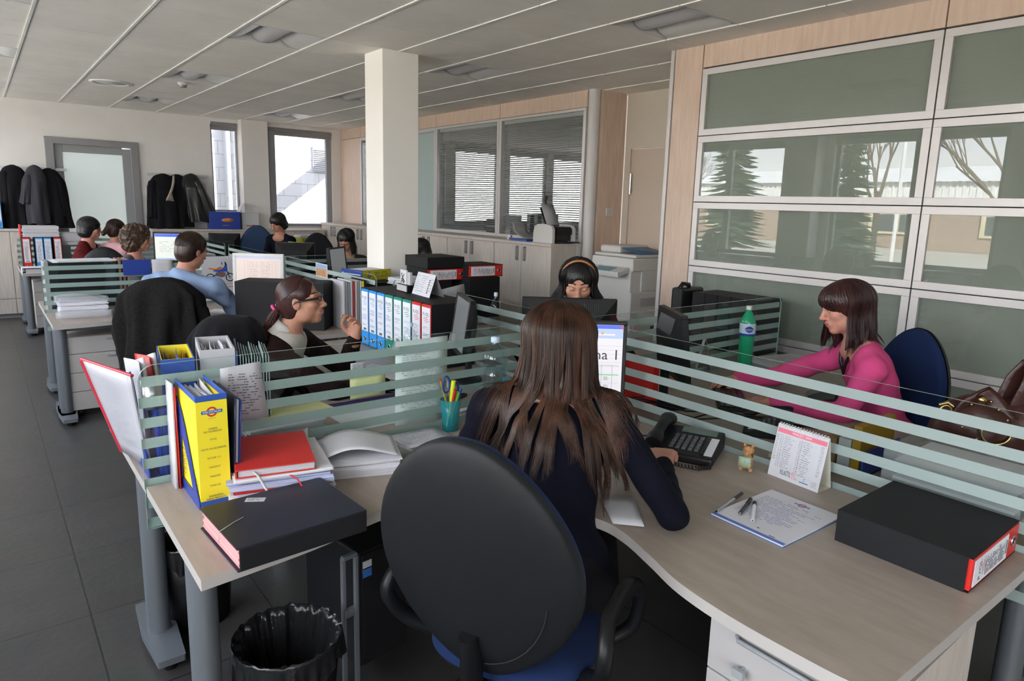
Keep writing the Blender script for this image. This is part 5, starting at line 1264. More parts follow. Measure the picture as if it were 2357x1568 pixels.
pen('ballpoint_pen', 'white pen with dark blue grip, lying nearest the middle of the pad', (1.765, 1.045, .7525), (1.895, 1.120, .7525), [LABELW, NAVY, CHROME], 0.0055, 0.15)
lay = Matrix(((0, 0, -1, 0.18), (0, 1, 0, 0), (1, 0, 0, 0.049), (0, 0, 0, 1)))
arch_file('red-spined black box file lying flat at the right corner of the near desk', 'red', (2.075, 0.498, DZ), 0, w=0.096, h=0.37, d=0.35, lay=lay, seed=77, lines=24)
sheet('curved white sheet sticking out beside the near woman at the desk edge', [(1.42, 1.30, DZ+.004), (1.47, 1.22, DZ+.012), (1.60, 1.38, DZ+.01), (1.53, 1.47, DZ+.004)], PAPER, None, thick=0.004)

# ---- left wing of the near desk
led = thing('signature_book', 'thick black signature book with pink pages lying at the front left desk corner', 'ledger', (0.605, 1.830, DZ), R(3))
pgs = sheets(0.335, 0.285, 0.056, 16, 0.0025, 5); pgs.v = [(x, y, z+0.004) for x, y, z in pgs.v]; pgs.build('pink_pages', [mat('pink_paper', (0.72, 0.30, 0.30), 0.8, var=0.12, vscale=3, vstretch=(1, 1, 80))], led)
BX(-0.175, 0.19, -0.152, 0.152, 0, 0.004).build('bottom_cover', [NAVY], led, bevel=0.001); BX(-0.175, 0.19, -0.152, 0.152, 0.061, 0.065).build('top_cover', [NAVY], led, bevel=0.001); BX(-0.170, 0.188, -0.156, -0.150, 0.002, 0.063).build('spine', [BOXBLK], led, bevel=0.002)
BX(0.184, 0.19, -0.15, 0.15, 0.003, 0.062).build('fore_edge', [BOXBLK], led)
g = G(); g.box(-0.055, 0.0, 0.075, 0.10, 0.0652, 0.0662, 0, T(-0.06, 0.02, 0, R(-35))); lb_ = g.build('title_label', [PAPER2], led)
g = G(); scribble(g, -0.05, 0.0, 0.08, 0.095, 3, T(-0.06, 0.02, 0.0666, R(-35)), 0, 2); g.build('print', [INK], lb_)
g = G(); g.tube([(-0.178, -0.02, 0.03), (-0.178, -0.03, 0.0655), (-0.13, 0.0, 0.0662), (-0.10, 0.015, 0.0662)], 0.0012, n=5); g.build('marker_ribbon', [mat('grey_ribbon', (0.35, 0.35, 0.33), 0.5)], led)
# mixed pile with the red notebook
z0 = DZ
layers = [('white papers at the bottom of the pile under the red notebook', 0.31, 0.31, 0.042, PAPER, 8, 0.0), ('thin red folder in the pile under the red notebook', 0.29, 0.30, 0.006, RED, 2, 0.03), ('blue and white brochures in the pile under the red notebook', 0.31, 0.30, 0.028, mat('brochure_blue', (0.06, 0.12, 0.38), 0.4, var=0.5, vscale=2, vstretch=(1, 1, 300), col2=(0.65, 0.65, 0.7)), 4, -0.04), ('loose papers just below the red notebook', 0.29, 0.31, 0.016, PAPER, 4, 0.05)]
zz = DZ
for q, (lb, w, d, h, m, n, a) in enumerate(layers):
    pile(lb, 0.715, 2.165, zz, w, d, h, R(-14)+a, n, m, 20+q, 0.007, name='paper_pile' if 'red folder' not in lb else 'folder', group=None, top=False); zz += h+0.0008
rn = thing('red_notebook', 'red hardback notebook with a pale ribbon on top of the paper pile', 'notebook', (0.698, 2.170, zz), R(-14)); rn.scale = (1.12, 1.08, 1.1)
BX(-0.105, 0.105, -0.145, 0.145, 0, 0.003).build('back_cover', [RED], rn, bevel=0.001); BX(-0.105, 0.105, -0.145, 0.145, 0.022, 0.025).build('front_cover', [RED], rn, bevel=0.001); BX(-0.107, -0.102, -0.145, 0.145, 0.0, 0.025).build('spine', [RED], rn, bevel=0.002); BX(-0.10, 0.101, -0.14, 0.14, 0.003, 0.022).build('page_block', [PAPER2], rn)
g = G(); g.tube([(-0.06, -0.142, 0.014), (-0.05, -0.16, 0.008), (-0.03, -0.18, -0.03), (-0.02, -0.20, -0.055)], [0.004, 0.004, 0.004, 0.005], n=6, flat=0.4); g.build('ribbon_marker', [mat('pale_ribbon', (0.5, 0.5, 0.48), 0.5)], rn)
sheet('white company letterhead sheet behind the red notebook', [(0.62, 2.30, zz-.002), (0.80, 2.30, zz-.002), (0.80, 2.375, zz+0.004), (0.60, 2.372, zz+.004)], PAPER, None)
g = G(); g.tube([(0.03, -0.142, -0.006), (0.05, -0.17, -0.012), (0.062, -0.19, -0.03), (0.066, -0.195, -0.05)], 0.0022, n=6); g.lathe([(0, -.005), (0.005, 0), (0, 0.006)], n=8, M=T(0.066, -0.196, -0.052)); g.build('beaded_cord', [RED], rn)
cp2 = thing('paper_pile', 'big pile of white papers with its top sheets folded over, left of the pen cup', 'papers', (0.985, 2.185, DZ), R(-20))
sheets(0.31, 0.25, 0.055, 12, 0.006, 31, 0.002).build('sheets', [PAPER], cp2)
g = G(); g.grid(lambda u, v: (-0.155+0.31*u+0.0*v, -0.11+0.22*v, 0.056+0.004+0.055*math.sin(PI*min(1, (1-u)*1.15))**1.0*(0.35+0.65*(1-u))), 20, 6); g.build('folded_sheet', [PAPER], cp2, solid=0.001)
g = G(); g.tube([(-0.15, -0.11, .062), (-0.165, -0.11, .075), (-0.168, -0.11, .095), (-0.155, -0.11, .108), (-0.13, -0.11, .112)], 0.0012, n=4); g.grid(lambda u, v: (-0.15-0.028*math.sin(PI*u), -0.11+0.22*v, 0.060+0.056*u), 10, 4); g.build('curled_edge', [PAPER], cp2, solid=0.001)
sheet('printed sheets beside the pen cup, a line highlighted yellow', [(1.22, 2.20, DZ+.004), (1.44, 2.22, DZ+.003), (1.455, 2.37, DZ+.004), (1.225, 2.365, DZ+.006)], PAPER, INKG, rows=16, seed=12, thick=0.004)
sheet('clear plastic sleeve between the folded pile and the printed sheets', [(1.10, 2.10, DZ+.01), (1.24, 2.12, DZ+.004), (1.20, 2.37, DZ+.012), (1.06, 2.37, DZ+.03)], CLEARP, None, name='plastic_sleeve')

# ---- pen cup and its contents
TEALP = mat('teal_clear_plastic', (0.02, 0.36, 0.42), 0.08, alpha=0.45)
cx_, cy_ = 1.485, 2.312
pcu = thing('pen_cup', 'see-through teal tumbler holding pens at the foot of the left glass screen', 'pen cup', (cx_, cy_, DZ))
G().lathe([(0, 0.0005), (0.033, 0.0005), (0.044, 0.135), (0.042, 0.135), (0.0315, 0.004), (0, 0.004)], n=28).build('cup_wall', [TEALP], pcu)
BLP = mat('blue_plastic', (0.02, 0.10, 0.45), 0.3); GRP = mat('lime_plastic', (0.25, 0.60, 0.08), 0.3); YLP = mat('fluo_yellow', (0.70, 0.80, 0.04), 0.35)
def inpen(name, label, a, lean, top, mats, r=0.0045, cap=0.2):
    d = Vector((math.cos(a), math.sin(a), 0)); p0 = Vector((cx_, cy_, DZ+0.006))-d*0.012; p1 = Vector((cx_, cy_, DZ+top))+d*lean
    return pen(name, label, p0, p1, mats, r, cap, None)
inpen('pencil', 'striped pencil with a red end, leaning left in the teal cup', R(160), 0.046, 0.225, [mat('pencil_stripe', (0.45, 0.28, 0.03), 0.4), RED, BLACKP], 0.004, 0.04)
inpen('highlighter', 'fluorescent yellow-capped highlighter in the teal cup', R(-40), 0.012, 0.215, [YLP, YLP, YLP], 0.0085, 0.25)
inpen('red_pen', 'red pen standing in the teal cup', R(-70), 0.024, 0.180, [RED, RED, BLACKP], 0.005, 0.3)
inpen('black_pen', 'black pen standing in the middle of the teal cup', R(20), 0.018, 0.195, [BLACKG, BLACKP, CHROME], 0.0055, 0.3)
inpen('green_highlighter', 'lime green highlighter low in the teal cup', R(-20), 0.032, 0.165, [GRP, GRP, GRP], 0.008, 0.3)
inpen('blue_pen', 'blue-capped pen leaning right in the teal cup', R(-5), 0.048, 0.175, [BLP, BLP, BLACKP], 0.007, 0.4)
sx_ = thing('scissors', 'blue-handled scissors standing in the teal cup', 'scissors', (cx_, cy_, DZ))
g = G(); g.cyl((-0.004, 0.004, 0.012), (-0.012, 0.0, 0.165), 0.004, 0.006, n=8); g.cyl((0.004, 0.004, 0.012), (0.010, 0.0, 0.150), 0.004, 0.006, n=8); g.build('blades', [CHROME], sx_)
for (c0, rz_, s) in (((-0.022, 0.0, 0.200), 0.0, 1.35), ((0.022, 0.0, 0.180), 0.0, 1.1)):
    g = G(); g.tube([Vector(c0)+Vector((0.016*math.cos(a_)*1.0, 0, 0.026*s*math.sin(a_))) for a_ in [k*2*PI/20 for k in range(21)]], 0.0045, n=8); g.build('finger_loop', [mat('scissor_blue', (0.02, 0.05, 0.22), 0.35)], sx_)

# ---- bottles
WAT = thin_glass('bottle_water', (0.86, 0.92, 0.95), 0.8, ior=1.25)
PET = thin_glass('clear_bottle', (0.90, 0.945, 0.96), 1.0, ior=1.6)
PETG = mat('green_bottle', (0.02, 0.42, 0.20), 0.08, alpha=0.68)
CAPB = mat('pale_blue_cap', (0.50, 0.62, 0.76), 0.35)
def bottle(label, x, y, h, r, body, cap, water=None, z=DZ, bulge=True, lab=None):
    t = thing('water_bottle', label, 'bottle', (x, y, z), 0, None)
    P = [(0, 0), (r*0.82, 0.0), (r*0.96, 0.01)]
    n = 10
    for q in range(n): P += [(r*0.96, 0.015+q*0.058*h), (r*0.935, 0.015+(q+0.5)*0.058*h)]
    zt = 0.015+n*0.058*h
    if bulge: P += [(r*0.80, zt+0.02*h), (r*0.92, zt+0.07*h), (r*1.05, zt+0.13*h), (r*1.0, zt+0.19*h), (r*0.72, zt+0.26*h), (r*0.36, zt+0.315*h), (r*0.30, zt+0.335*h), (r*0.30, zt+0.36*h)]
    else: P += [(r*0.98, zt+0.02*h), (r*1.0, zt+0.14*h), (r*0.85, zt+0.21*h), (r*0.55, zt+0.28*h), (r*0.33, zt+0.33*h), (r*0.30, zt+0.36*h)]
    G().lathe(P, n=32).build('bottle_wall', [body], t)
    if water:
        Pw = [(a*0.95, b+0.002) for a, b in P if b < water*h]; Pw += [(Pw[-1][0]*0.98, water*h), (0, water*h)]; G().lathe(Pw, n=32).build('water', [WAT], t)
    G().lathe([(r*0.36, zt+0.345*h), (r*0.38, zt+0.35*h), (r*0.37, zt+0.405*h), (0, zt+0.41*h)], n=24).build('screw_cap', [cap], t)
    return t, zt
t, zt = bottle('large clear water bottle with pale blue cap just left of the long-haired woman', 1.712, 2.310, 0.368, 0.055, PET, CAPB, 0.66)
g = G(); g.grid(lambda u, v: (0.0553*math.cos(R(-75+90*u)), 0.0553*math.sin(R(-75+90*u)), 0.07+0.12*v), 12, 1); g.build('paper_label', [mat('label_blue', (0.03, 0.25, 0.38), 0.4)], t)
t, zt = bottle('tall green water bottle with white cap in front of the black box files', 3.62, 2.30, 0.375, 0.047, PETG, LAMPW, 0.55, bulge=False)
g = G(); g.grid(lambda u, v: (0.0483*math.cos(2*PI*u), 0.0483*math.sin(2*PI*u), 0.205+0.075*v), 32, 1); lb_ = g.build('paper_label', [mat('label_pale', (0.55, 0.66, 0.80), 0.4)], t)
g = G()
def wrapM(a): return basis((0.0488*math.cos(a), 0.0488*math.sin(a), 0.243), (-math.sin(a), math.cos(a), 0), (0, 0, 1))
g.grid(lambda u, v: (0.0486*math.cos(2*PI*u), 0.0486*math.sin(2*PI*u), 0.205+0.014*v), 32, 1, 0)
g.grid(lambda u, v: (0.04865*math.cos(R(195+62*u)), 0.04865*math.sin(R(195+62*u)), 0.246+0.020*math.sin(PI*(0.08+0.84*u))*(v*2-1)), 14, 2, 0)
for q, ch in enumerate('ROCCHETTA'): text_geo(g, ch, 0.0145, wrapM(R(200+q*6.6)), 1, width=0.0055)
g.build('label_lettering', [mat('deep_blue', (0.01, 0.05, 0.30), 0.4), LABELW], lb_)
bottle('small clear bottle with pale cap in front of the green-spined files', 1.66, 2.965, 0.335, 0.034, PET, CAPB, 0.45)
bottle('small clear bottle behind the last boxed file, by the far glass screen', 2.47, 3.34, 0.40, 0.032, PET, CAPB, 0.3)

# ---- under the near desk
def bin_(label, x, y, rt, rb, h, seed):
    t = thing('waste_bin', label, 'waste bin', (x, y, 0), 0, 'black waste bins'); G().lathe([(0, 0.0), (rb, 0.0), (rt, h), (rt-0.004, h), (rb-0.004, 0.006), (0, 0.006)], n=36).build('bin_wall', [BLACKP], t)
    rd = random.Random(seed); ph = [rd.uniform(0, 6) for _ in range(6)]; g = G()
    def fn(u, v):
        a = 2*PI*u; w = 0.006*math.sin(17*a+ph[0])+0.005*math.sin(29*a+ph[1])+0.004*math.sin(9*a+ph[2])
        if v < 0.35: k = v/0.35; r = rt+0.006+w*0.7*(1-k)*1.2; z = h-0.075*(1-k)+0.02*(1-k)*math.sin(7*a+ph[3])
        elif v < 0.45: r = rt+0.004; z = h+0.006+w*0.4
        else: k = (v-0.45)/0.55; r = (rt-0.008)*(1-0.35*k)+w*(1-k)+0.01*k*math.sin(5*a+ph[4]); z = h-0.62*h*k
        return (r*math.cos(a), r*math.sin(a), z)
    g.grid(fn, 200, 24); g.build('bin_liner', [mat('bin_liner', (0.012, 0.012, 0.013), 0.22, bump=1.0, bscale=60)], t); return t
bin_('black waste bin with a crumpled plastic liner under the near desk', 0.635, 1.900, 0.158, 0.125, 0.355, 1)
bin_('second black waste bin, half hidden behind the near desk leg', 0.56, 2.75, 0.15, 0.12, 0.36, 2)
pc = thing('computer_tower', 'black computer tower on a silver stand under the near desk', 'computer', (0.98, 2.10, 0), R(8))
BX(-0.085, 0.12, -0.10, 0.26, 0.06, 0.50).build('tower_case', [BLACKP], pc, bevel=0.01); BX(-0.075, 0.11, -0.108, -0.10, 0.07, 0.49).build('front_panel', [BLACKG], pc, bevel=0.004)
g = G(); g.box(-0.145, -0.13, -0.10, -0.085, 0.0, 0.50).box(-0.105, -0.09, -0.115, -0.10, 0.0, 0.50).box(-0.145, -0.09, -0.11, -0.09, 0.495, 0.51).box(-0.14, -0.095, -0.108, -0.09, 0.28, 0.31); g.build('stand_frame', [LEG_M], pc, bevel=0.003)
BX(-0.070, -0.035, -0.1095, -0.108, 0.405, 0.435).build('intel_sticker', [BLUL], pc).name = 'blue_sticker'; BX(-0.070, -0.035, -0.1095, -0.108, 0.44, 0.465).build('badge_sticker', [PAPER2], pc)
pd = thing('drawer_pedestal', 'pale drawer unit with dark handle under the right end of the near desk', 'drawer unit', (1.36, 0.47, 0.0))
BX(0.018, 0.52, 0, 0.425, 0.06, 0.685).build('carcass', [MAPLE_DOOR], pd)
for q, (a_, b_) in enumerate([(0.06, 0.215), (0.22, 0.375), (0.38, 0.53), (0.535, 0.685)]):
    d = BX(0.0, 0.018, 0.002, 0.423, a_, b_).build('drawer_front', [mat('pedestal_front', (0.40, 0.38, 0.375), 0.5)], pd, bevel=0.001); h = G(); h.tube([(0.0, 0.345, b_-0.022), (-0.022, 0.33, b_-0.018), (-0.022, 0.10, b_-0.018), (0.0, 0.085, b_-0.022)], 0.006, n=8); h.build('drawer_handle', [GREYFR], d)
h = G(); h.cyl((0, 0.32, 0.585), (-0.018, 0.32, 0.585), 0.009, n=12); h.box(-0.03, -0.018, 0.305, 0.335, 0.574, 0.596); h.build('lock_key', [GREYFR], pd)
for q, sx in enumerate([0.06, 0.46]):
    for sy in (0.05, 0.37): G().cyl((sx, sy-0.012, 0.03), (sx, sy+0.012, 0.03), 0.03, n=12).build('caster', [BLACKP], pd)
def pedestal2(label, x, y):
    t = thing('drawer_pedestal', label, 'drawer unit', (x, y, 0)); BX(0, 0.42, 0.018, 0.55, 0.06, 0.62).build('carcass', [MAPLE_DOOR], t)
    for (a_, b_) in [(0.06, 0.20), (0.205, 0.345), (0.35, 0.49), (0.495, 0.62)]:
        d = BX(0.002, 0.418, 0.0, 0.018, a_, b_).build('drawer_front', [mat('pedestal_front', (0, 0, 0))], t, bevel=0.001); BX(0.25, 0.40, -0.012, 0.0, b_-0.03, b_-0.022).build('drawer_handle', [GREYFR], d)
    for sx in (0.05, 0.37):
        for sy in (0.06, 0.48): G().cyl((sx-0.012, sy, 0.03), (sx+0.012, sy, 0.03), 0.03, n=12).build('caster', [BLACKP], t)
pedestal2('pale drawer unit under the second-row desk, beside the jacket-draped chair', 0.44, 5.92)
pedestal2('pale drawer unit under the desk with the far red and blue files', 0.46, 9.90)
# ================================================================ people
class SDF:
    """signed distance volume on a grid; blobs are blended smoothly, then turned into one closed surface"""
    def __init__(s, lo, hi, h):
        s.lo = np.array(lo, float); s.h = h; s.n = np.ceil((np.array(hi)-s.lo)/h).astype(int)+1
        s.f = np.full(s.n, 0.2, np.float32)
        s.ax = [s.lo[i]+h*np.arange(s.n[i]) for i in range(3)]
    def block(s, a, b, m):
        i0 = np.maximum(np.floor((np.array(a)-m-s.lo)/s.h).astype(int), 0); i1 = np.minimum(np.ceil((np.array(b)+m-s.lo)/s.h).astype(int)+1, s.n)
        if (i1 <= i0).any(): return None
        sl = tuple(slice(i0[k], i1[k]) for k in range(3))
        P = np.stack(np.meshgrid(*[s.ax[k][sl[k]] for k in range(3)], indexing='ij'), -1).astype(np.float32)
        return sl, P
    def comb(s, sl, d, k, op):
        f = s.f[sl]
        if op == 'add':
            if k > 0:
                hh = np.maximum(k-np.abs(f-d), 0)/k; s.f[sl] = np.minimum(f, d)-hh*hh*k*0.25
            else: s.f[sl] = np.minimum(f, d)
        else:
            if k > 0:
                d = -d; hh = np.maximum(k-np.abs(f-d), 0)/k; s.f[sl] = np.maximum(f, d)+hh*hh*k*0.25
            else: s.f[sl] = np.maximum(f, -d)
    def cone(s, a, b, ra, rb, k=0.02, op='add'):
        a = np.array(a, float); b = np.array(b, float); R_ = max(ra, rb)+k
        q = s.block(np.minimum(a, b), np.maximum(a, b), R_+2*s.h)
        if q is None: return
        sl, P = q; ba = b-a; t = np.clip(((P-a) @ ba)/max(ba @ ba, 1e-9), 0, 1)
        d = np.linalg.norm(P-a-t[..., None]*ba, axis=-1)-(ra+(rb-ra)*t); s.comb(sl, d, k, op)
    def ell(s, c, r, M=None, k=0.02, op='add'):
        c = np.array(c, float); r = np.array(r, float); R_ = r.max()+k
        q = s.block(c, c, R_+2*s.h)
        if q is None: return
        sl, P = q; L = P-c
        if M is not None: L = L @ np.array(M)      # columns of M are the local axes in world space
        k0 = np.linalg.norm(L/r, axis=-1); k1 = np.linalg.norm(L/(r*r), axis=-1)+1e-9
        s.comb(sl, k0*(k0-1)/k1, k, op)
    def push(s, P, margin):
        """moves points that lie inside the volume out to its surface plus margin"""
        P = np.array(P, float); F_ = s.f; h = s.h
        for _ in range(3):
            q = (P-s.lo)/h; i = np.clip(np.floor(q).astype(int), 1, np.array(F_.shape)-3); t = q-i
            def smp(di, dj, dk): return F_[i[:, 0]+di, i[:, 1]+dj, i[:, 2]+dk]
            d = 0
            for a in (0, 1):
                for b in (0, 1):
                    for c in (0, 1): d = d+smp(a, b, c)*(t[:, 0] if a else 1-t[:, 0])*(t[:, 1] if b else 1-t[:, 1])*(t[:, 2] if c else 1-t[:, 2])
            n = np.stack([smp(1, 0, 0)-smp(-1, 0, 0), smp(0, 1, 0)-smp(0, -1, 0), smp(0, 0, 1)-smp(0, 0, -1)], 1); n /= np.linalg.norm(n, axis=1)[:, None]+1e-9
            ok = ((q > 1) & (q < np.array(F_.shape)-2)).all(1); m = np.where(ok & (d < margin), margin-d, 0); P = P+n*m[:, None]
        return P
    def drape(s, rows, margin):
        """rows: successive points of falling hair; each step slides over the body instead of entering it"""
        rows = [np.array(r, float) for r in rows]; out = [rows[0]]
        for k in range(1, len(rows)): out.append(s.push(out[-1]+(rows[k]-rows[k-1]), margin))
        return out
    def mesh(s):
        f = s.f; n = f.shape; ins = f < 0
        cnt = np.zeros((n[0]-1, n[1]-1, n[2]-1), np.float32); acc = np.zeros(cnt.shape+(3,), np.float32); quads = []
        idx = None; edges = []
        for a in range(3):
            s0 = [slice(None)]*3; s1 = [slice(None)]*3; s0[a] = slice(0, -1); s1[a] = slice(1, None)
            f0, f1 = f[tuple(s0)], f[tuple(s1)]; m = (f0 < 0) != (f1 < 0)
            t = np.where(m, f0/np.where(m, f0-f1, 1), 0).astype(np.float32)
            b, c = [i for i in range(3) if i != a]
            for db in (0, 1):
                for dc in (0, 1):
                    sl = [slice(None)]*3; sl[b] = slice(db, f.shape[b]-1+db); sl[c] = slice(dc, f.shape[c]-1+dc); sl = tuple(sl)
                    mm = m[sl]; cnt += mm; acc[..., a] += np.where(mm, t[sl], 0); acc[..., b] += np.where(mm, db, 0); acc[..., c] += np.where(mm, dc, 0)
            edges.append((a, b, c, m, f0 < 0))
        act = cnt > 0; idx = np.full(cnt.shape, -1, np.int64); ii = np.argwhere(act); idx[act] = np.arange(len(ii))
        V = (ii+acc[act]/cnt[act][:, None])*s.h+s.lo
        for a, b, c, m, neg in edges:
            sl = [slice(None)]*3; sl[b] = slice(1, -1); sl[c] = slice(1, -1); mi = m[tuple(sl)]; e = np.argwhere(mi)
            if not len(e): continue
            e[:, b] += 1; e[:, c] += 1; ng = neg[e[:, 0], e[:, 1], e[:, 2]]
            def cell(db, dc): q = e.copy(); q[:, b] -= db; q[:, c] -= dc; return idx[q[:, 0], q[:, 1], q[:, 2]]
            q = np.stack([cell(1, 1), cell(0, 1), cell(0, 0), cell(1, 0)], 1)
            flip = ng if a != 1 else ~ng
            q[~flip] = q[~flip][:, ::-1]; quads.append(q)
        return V, np.concatenate(quads)
def np_obj(name, V, F, mats, parent=None, mi=None, smooth=True, relax=0):
    me = bpy.data.meshes.new(name); me.vertices.add(len(V)); me.vertices.foreach_set('co', np.asarray(V, np.float32).ravel())
    me.loops.add(len(F)*4); me.loops.foreach_set('vertex_index', F.astype(np.int32).ravel()); me.polygons.add(len(F)); me.polygons.foreach_set('loop_start', np.arange(0, len(F)*4, 4, dtype=np.int32))
    try: me.polygons.foreach_set('loop_total', np.full(len(F), 4, np.int32))
    except Exception: pass
    for m in (mats if isinstance(mats, (list, tuple)) else [mats]): me.materials.append(m)
    if mi is not None: me.polygons.foreach_set('material_index', mi.astype(np.int32))
    me.polygons.foreach_set('use_smooth', np.full(len(F), smooth)); me.update(calc_edges=True)
    o = bpy.data.objects.new(name, me); C.objects.link(o)
    if parent is not None: o.parent = parent
    if relax:
        md = o.modifiers.new('relax', 'SMOOTH'); md.iterations = relax; md.factor = 0.5
    return o
def frame(yaw, pitch=0, roll=0):
    """columns right, forward, up; yaw clockwise from +y, pitch up positive, roll to the person's right positive (degrees)"""
    m = Matrix.Rotation(-R(yaw), 3, 'Z') @ Matrix.Rotation(R(pitch), 3, 'X') @ Matrix.Rotation(R(roll), 3, 'Y'); return np.array(m)
def skin_mat(name, c):
    return mat(name, c, 0.48, spec=0.35, var=0.10, vscale=30, bump=0.08, bscale=500, sss=0.10)
SKIN = skin_mat('skin_light', (0.50, 0.255, 0.175)); SKIN2 = skin_mat('skin_warm', (0.44, 0.215, 0.145)); SKIN3 = skin_mat('skin_rosy', (0.52, 0.25, 0.19))
LIP = mat('lips', (0.38, 0.10, 0.085), 0.4); BROW = mat('eyebrow', (0.035, 0.02, 0.013), 0.8)
EYEW = mat('eye_white', (0.62, 0.60, 0.58), 0.2); IRIS = mat('iris', (0.04, 0.025, 0.015), 0.1)
def head_sdf(S, O, M, sc, lids=False):
    """adds a head; O centre, M frame columns, sc scale"""
    W_ = lambda p: O+M @ (np.array(p)*sc)
    def e(c, r, k=0.02, op='add', Mr=None): S.ell(W_(c), np.array(r)*sc, M if Mr is None else M @ Mr, k*sc, op)
    def c(a, b, ra, rb, k=0.02, op='add'): S.cone(W_(a), W_(b), ra*sc, rb*sc, k*sc, op)
    e((0, -0.014, 0.038), (0.070, 0.090, 0.077)); e((0, 0.024, -0.030), (0.056, 0.062, 0.080), 0.04)
    e((0, 0.062, -0.096), (0.020, 0.018, 0.015), 0.03)
    for s in (-1, 1):
        e((s*0.043, 0.012, -0.068), (0.018, 0.026, 0.024), 0.035); e((s*0.040, 0.056, -0.018), (0.020, 0.018, 0.017), 0.03)
        e((s*0.031, 0.097, 0.006), (0.021, 0.020, 0.013), 0.014, 'sub')
        c((s*0.010, 0.088, 0.026), (s*0.045, 0.072, 0.026), 0.008, 0.007, 0.016)
        e((s*0.031, 0.0745, 0.006), (0.0155, 0.0145, 0.0125), 0.005)
        if not lids: e((s*0.031, 0.088, 0.0055), (0.0125, 0.010, 0.0042), 0.002, 'sub')
        th = R(12)*s; Mr = np.array(Matrix.Rotation(th, 3, 'Z'))
        e((s*0.073, -0.010, -0.004), (0.0065, 0.018, 0.030), 0.006, 'add', Mr); e((s*0.0815, -0.004, 0.002), (0.006, 0.010, 0.017), 0.004, 'sub', Mr)
        e((s*0.0115, 0.097, -0.033), (0.0075, 0.010, 0.007), 0.008); e((s*0.007, 0.102, -0.0405), (0.003, 0.005, 0.003), 0.002, 'sub')
    c((0, 0.084, 0.018), (0, 0.107, -0.026), 0.0075, 0.0095, 0.016); e((0, 0.110, -0.030), (0.0085, 0.009, 0.008), 0.008)
    e((0, 0.080, -0.060), (0.028, 0.012, 0.016), 0.02)
    c((-0.019, 0.083, -0.0585), (0.0, 0.0935, -0.0555), 0.0035, 0.0052, 0.006); c((0.019, 0.083, -0.0585), (0.0, 0.0935, -0.0555), 0.0035, 0.0052, 0.006)
    c((-0.014, 0.085, -0.0655), (0.014, 0.085, -0.0655), 0.0055, 0.0055, 0.006); e((0, 0.090, -0.0665), (0.012, 0.006, 0.0055), 0.005)
    c((-0.021, 0.088, -0.0612), (0.021, 0.088, -0.0612), 0.0012, 0.0012, 0.002, 'sub')
    return W_
def face_materials(V, F, O, M, sc):
    L = ((V-O) @ M)/sc; cpt = L[F].mean(1); x, y, z = np.abs(cpt[:, 0]), cpt[:, 1], cpt[:, 2]; mi = np.zeros(len(F), int)
    lip = (x < 0.0215) & (y > 0.078) & (np.abs(z+0.0612+0.10*x*0) < 0.0095*(1-(x/0.024)**2)+0.0012); mi[lip] = 1
    arch = 0.0375-9*(x-0.030)**2; br = (x > 0.012) & (x < 0.050) & (y > 0.05) & (np.abs(z-arch) < 0.0024); mi[br] = 2
    return mi
def hand_sdf(S, W0, fdir, palm, sc=1.0, curl=(0.5, 0.5, 0.55, 0.6), thumb=0.4, right=True, spread=0.10):
    """wrist point, direction of the fingers, palm normal (the way the palm faces)"""
    f = np.array(fdir, float); f /= np.linalg.norm(f); n = np.array(palm, float); n -= f*(n @ f); n /= np.linalg.norm(n)
    side = np.cross(f, n)*(1 if right else -1)      # towards the thumb
    W0 = np.array(W0, float); P = lambda a, b, c: W0+(f*a+side*b+n*c)*sc; k = 0.010*sc
    S.cone(W0-f*0.02*sc, P(0.012, 0, 0), 0.026*sc, 0.026*sc, k)
    for b, r in ((0.022, 0.0155), (0.007, 0.016), (-0.009, 0.0155), (-0.024, 0.0145)): S.cone(P(0.012, b*0.65, 0), P(0.080-abs(b)*0.15, b*1.25, 0), r*sc, r*0.86*sc, 0.012*sc)
    for i, (b, L) in enumerate(((0.029, 0.074), (0.010, 0.082), (-0.0105, 0.076), (-0.030, 0.060))):
        p = P(0.084-abs(b)*0.25, b, 0); an = 0.0; cu = curl[i]; d0 = f+side*spread*(b/0.03); d0 /= np.linalg.norm(d0); r = 0.0092*sc
        for j, fr in enumerate((0.46, 0.30, 0.24)):
            an += cu*(0.8 if j == 0 else 1.0); d = d0*math.cos(an)+n*math.sin(an); q = p+d*L*fr*sc
            S.cone(p, q, r, r*0.90, 0.0035*sc); p = q; r *= 0.90
    t0 = P(0.022, 0.024, 0.006); t1 = P(0.048, 0.046, 0.012+0.012*thumb); t2 = P(0.076, 0.056-0.012*thumb, 0.018+0.022*thumb); t3 = P(0.100, 0.056-0.03*thumb, 0.022+0.030*thumb)
    S.cone(t0, t1, 0.016*sc, 0.0125*sc, 0.010*sc); S.cone(t1, t2, 0.0120*sc, 0.0105*sc, 0.003*sc); S.cone(t2, t3, 0.0105*sc, 0.0085*sc, 0.003*sc)
def merge(parts):
    Vs, Fs, Ms, o = [], [], [], 0
    for V, F, m in parts:
        Vs.append(V); Fs.append(F+o); Ms.append(m if m is not None else np.zeros(len(F), int)); o += len(V)
    return np.concatenate(Vs), np.concatenate(Fs), np.concatenate(Ms)
t_vol = {}
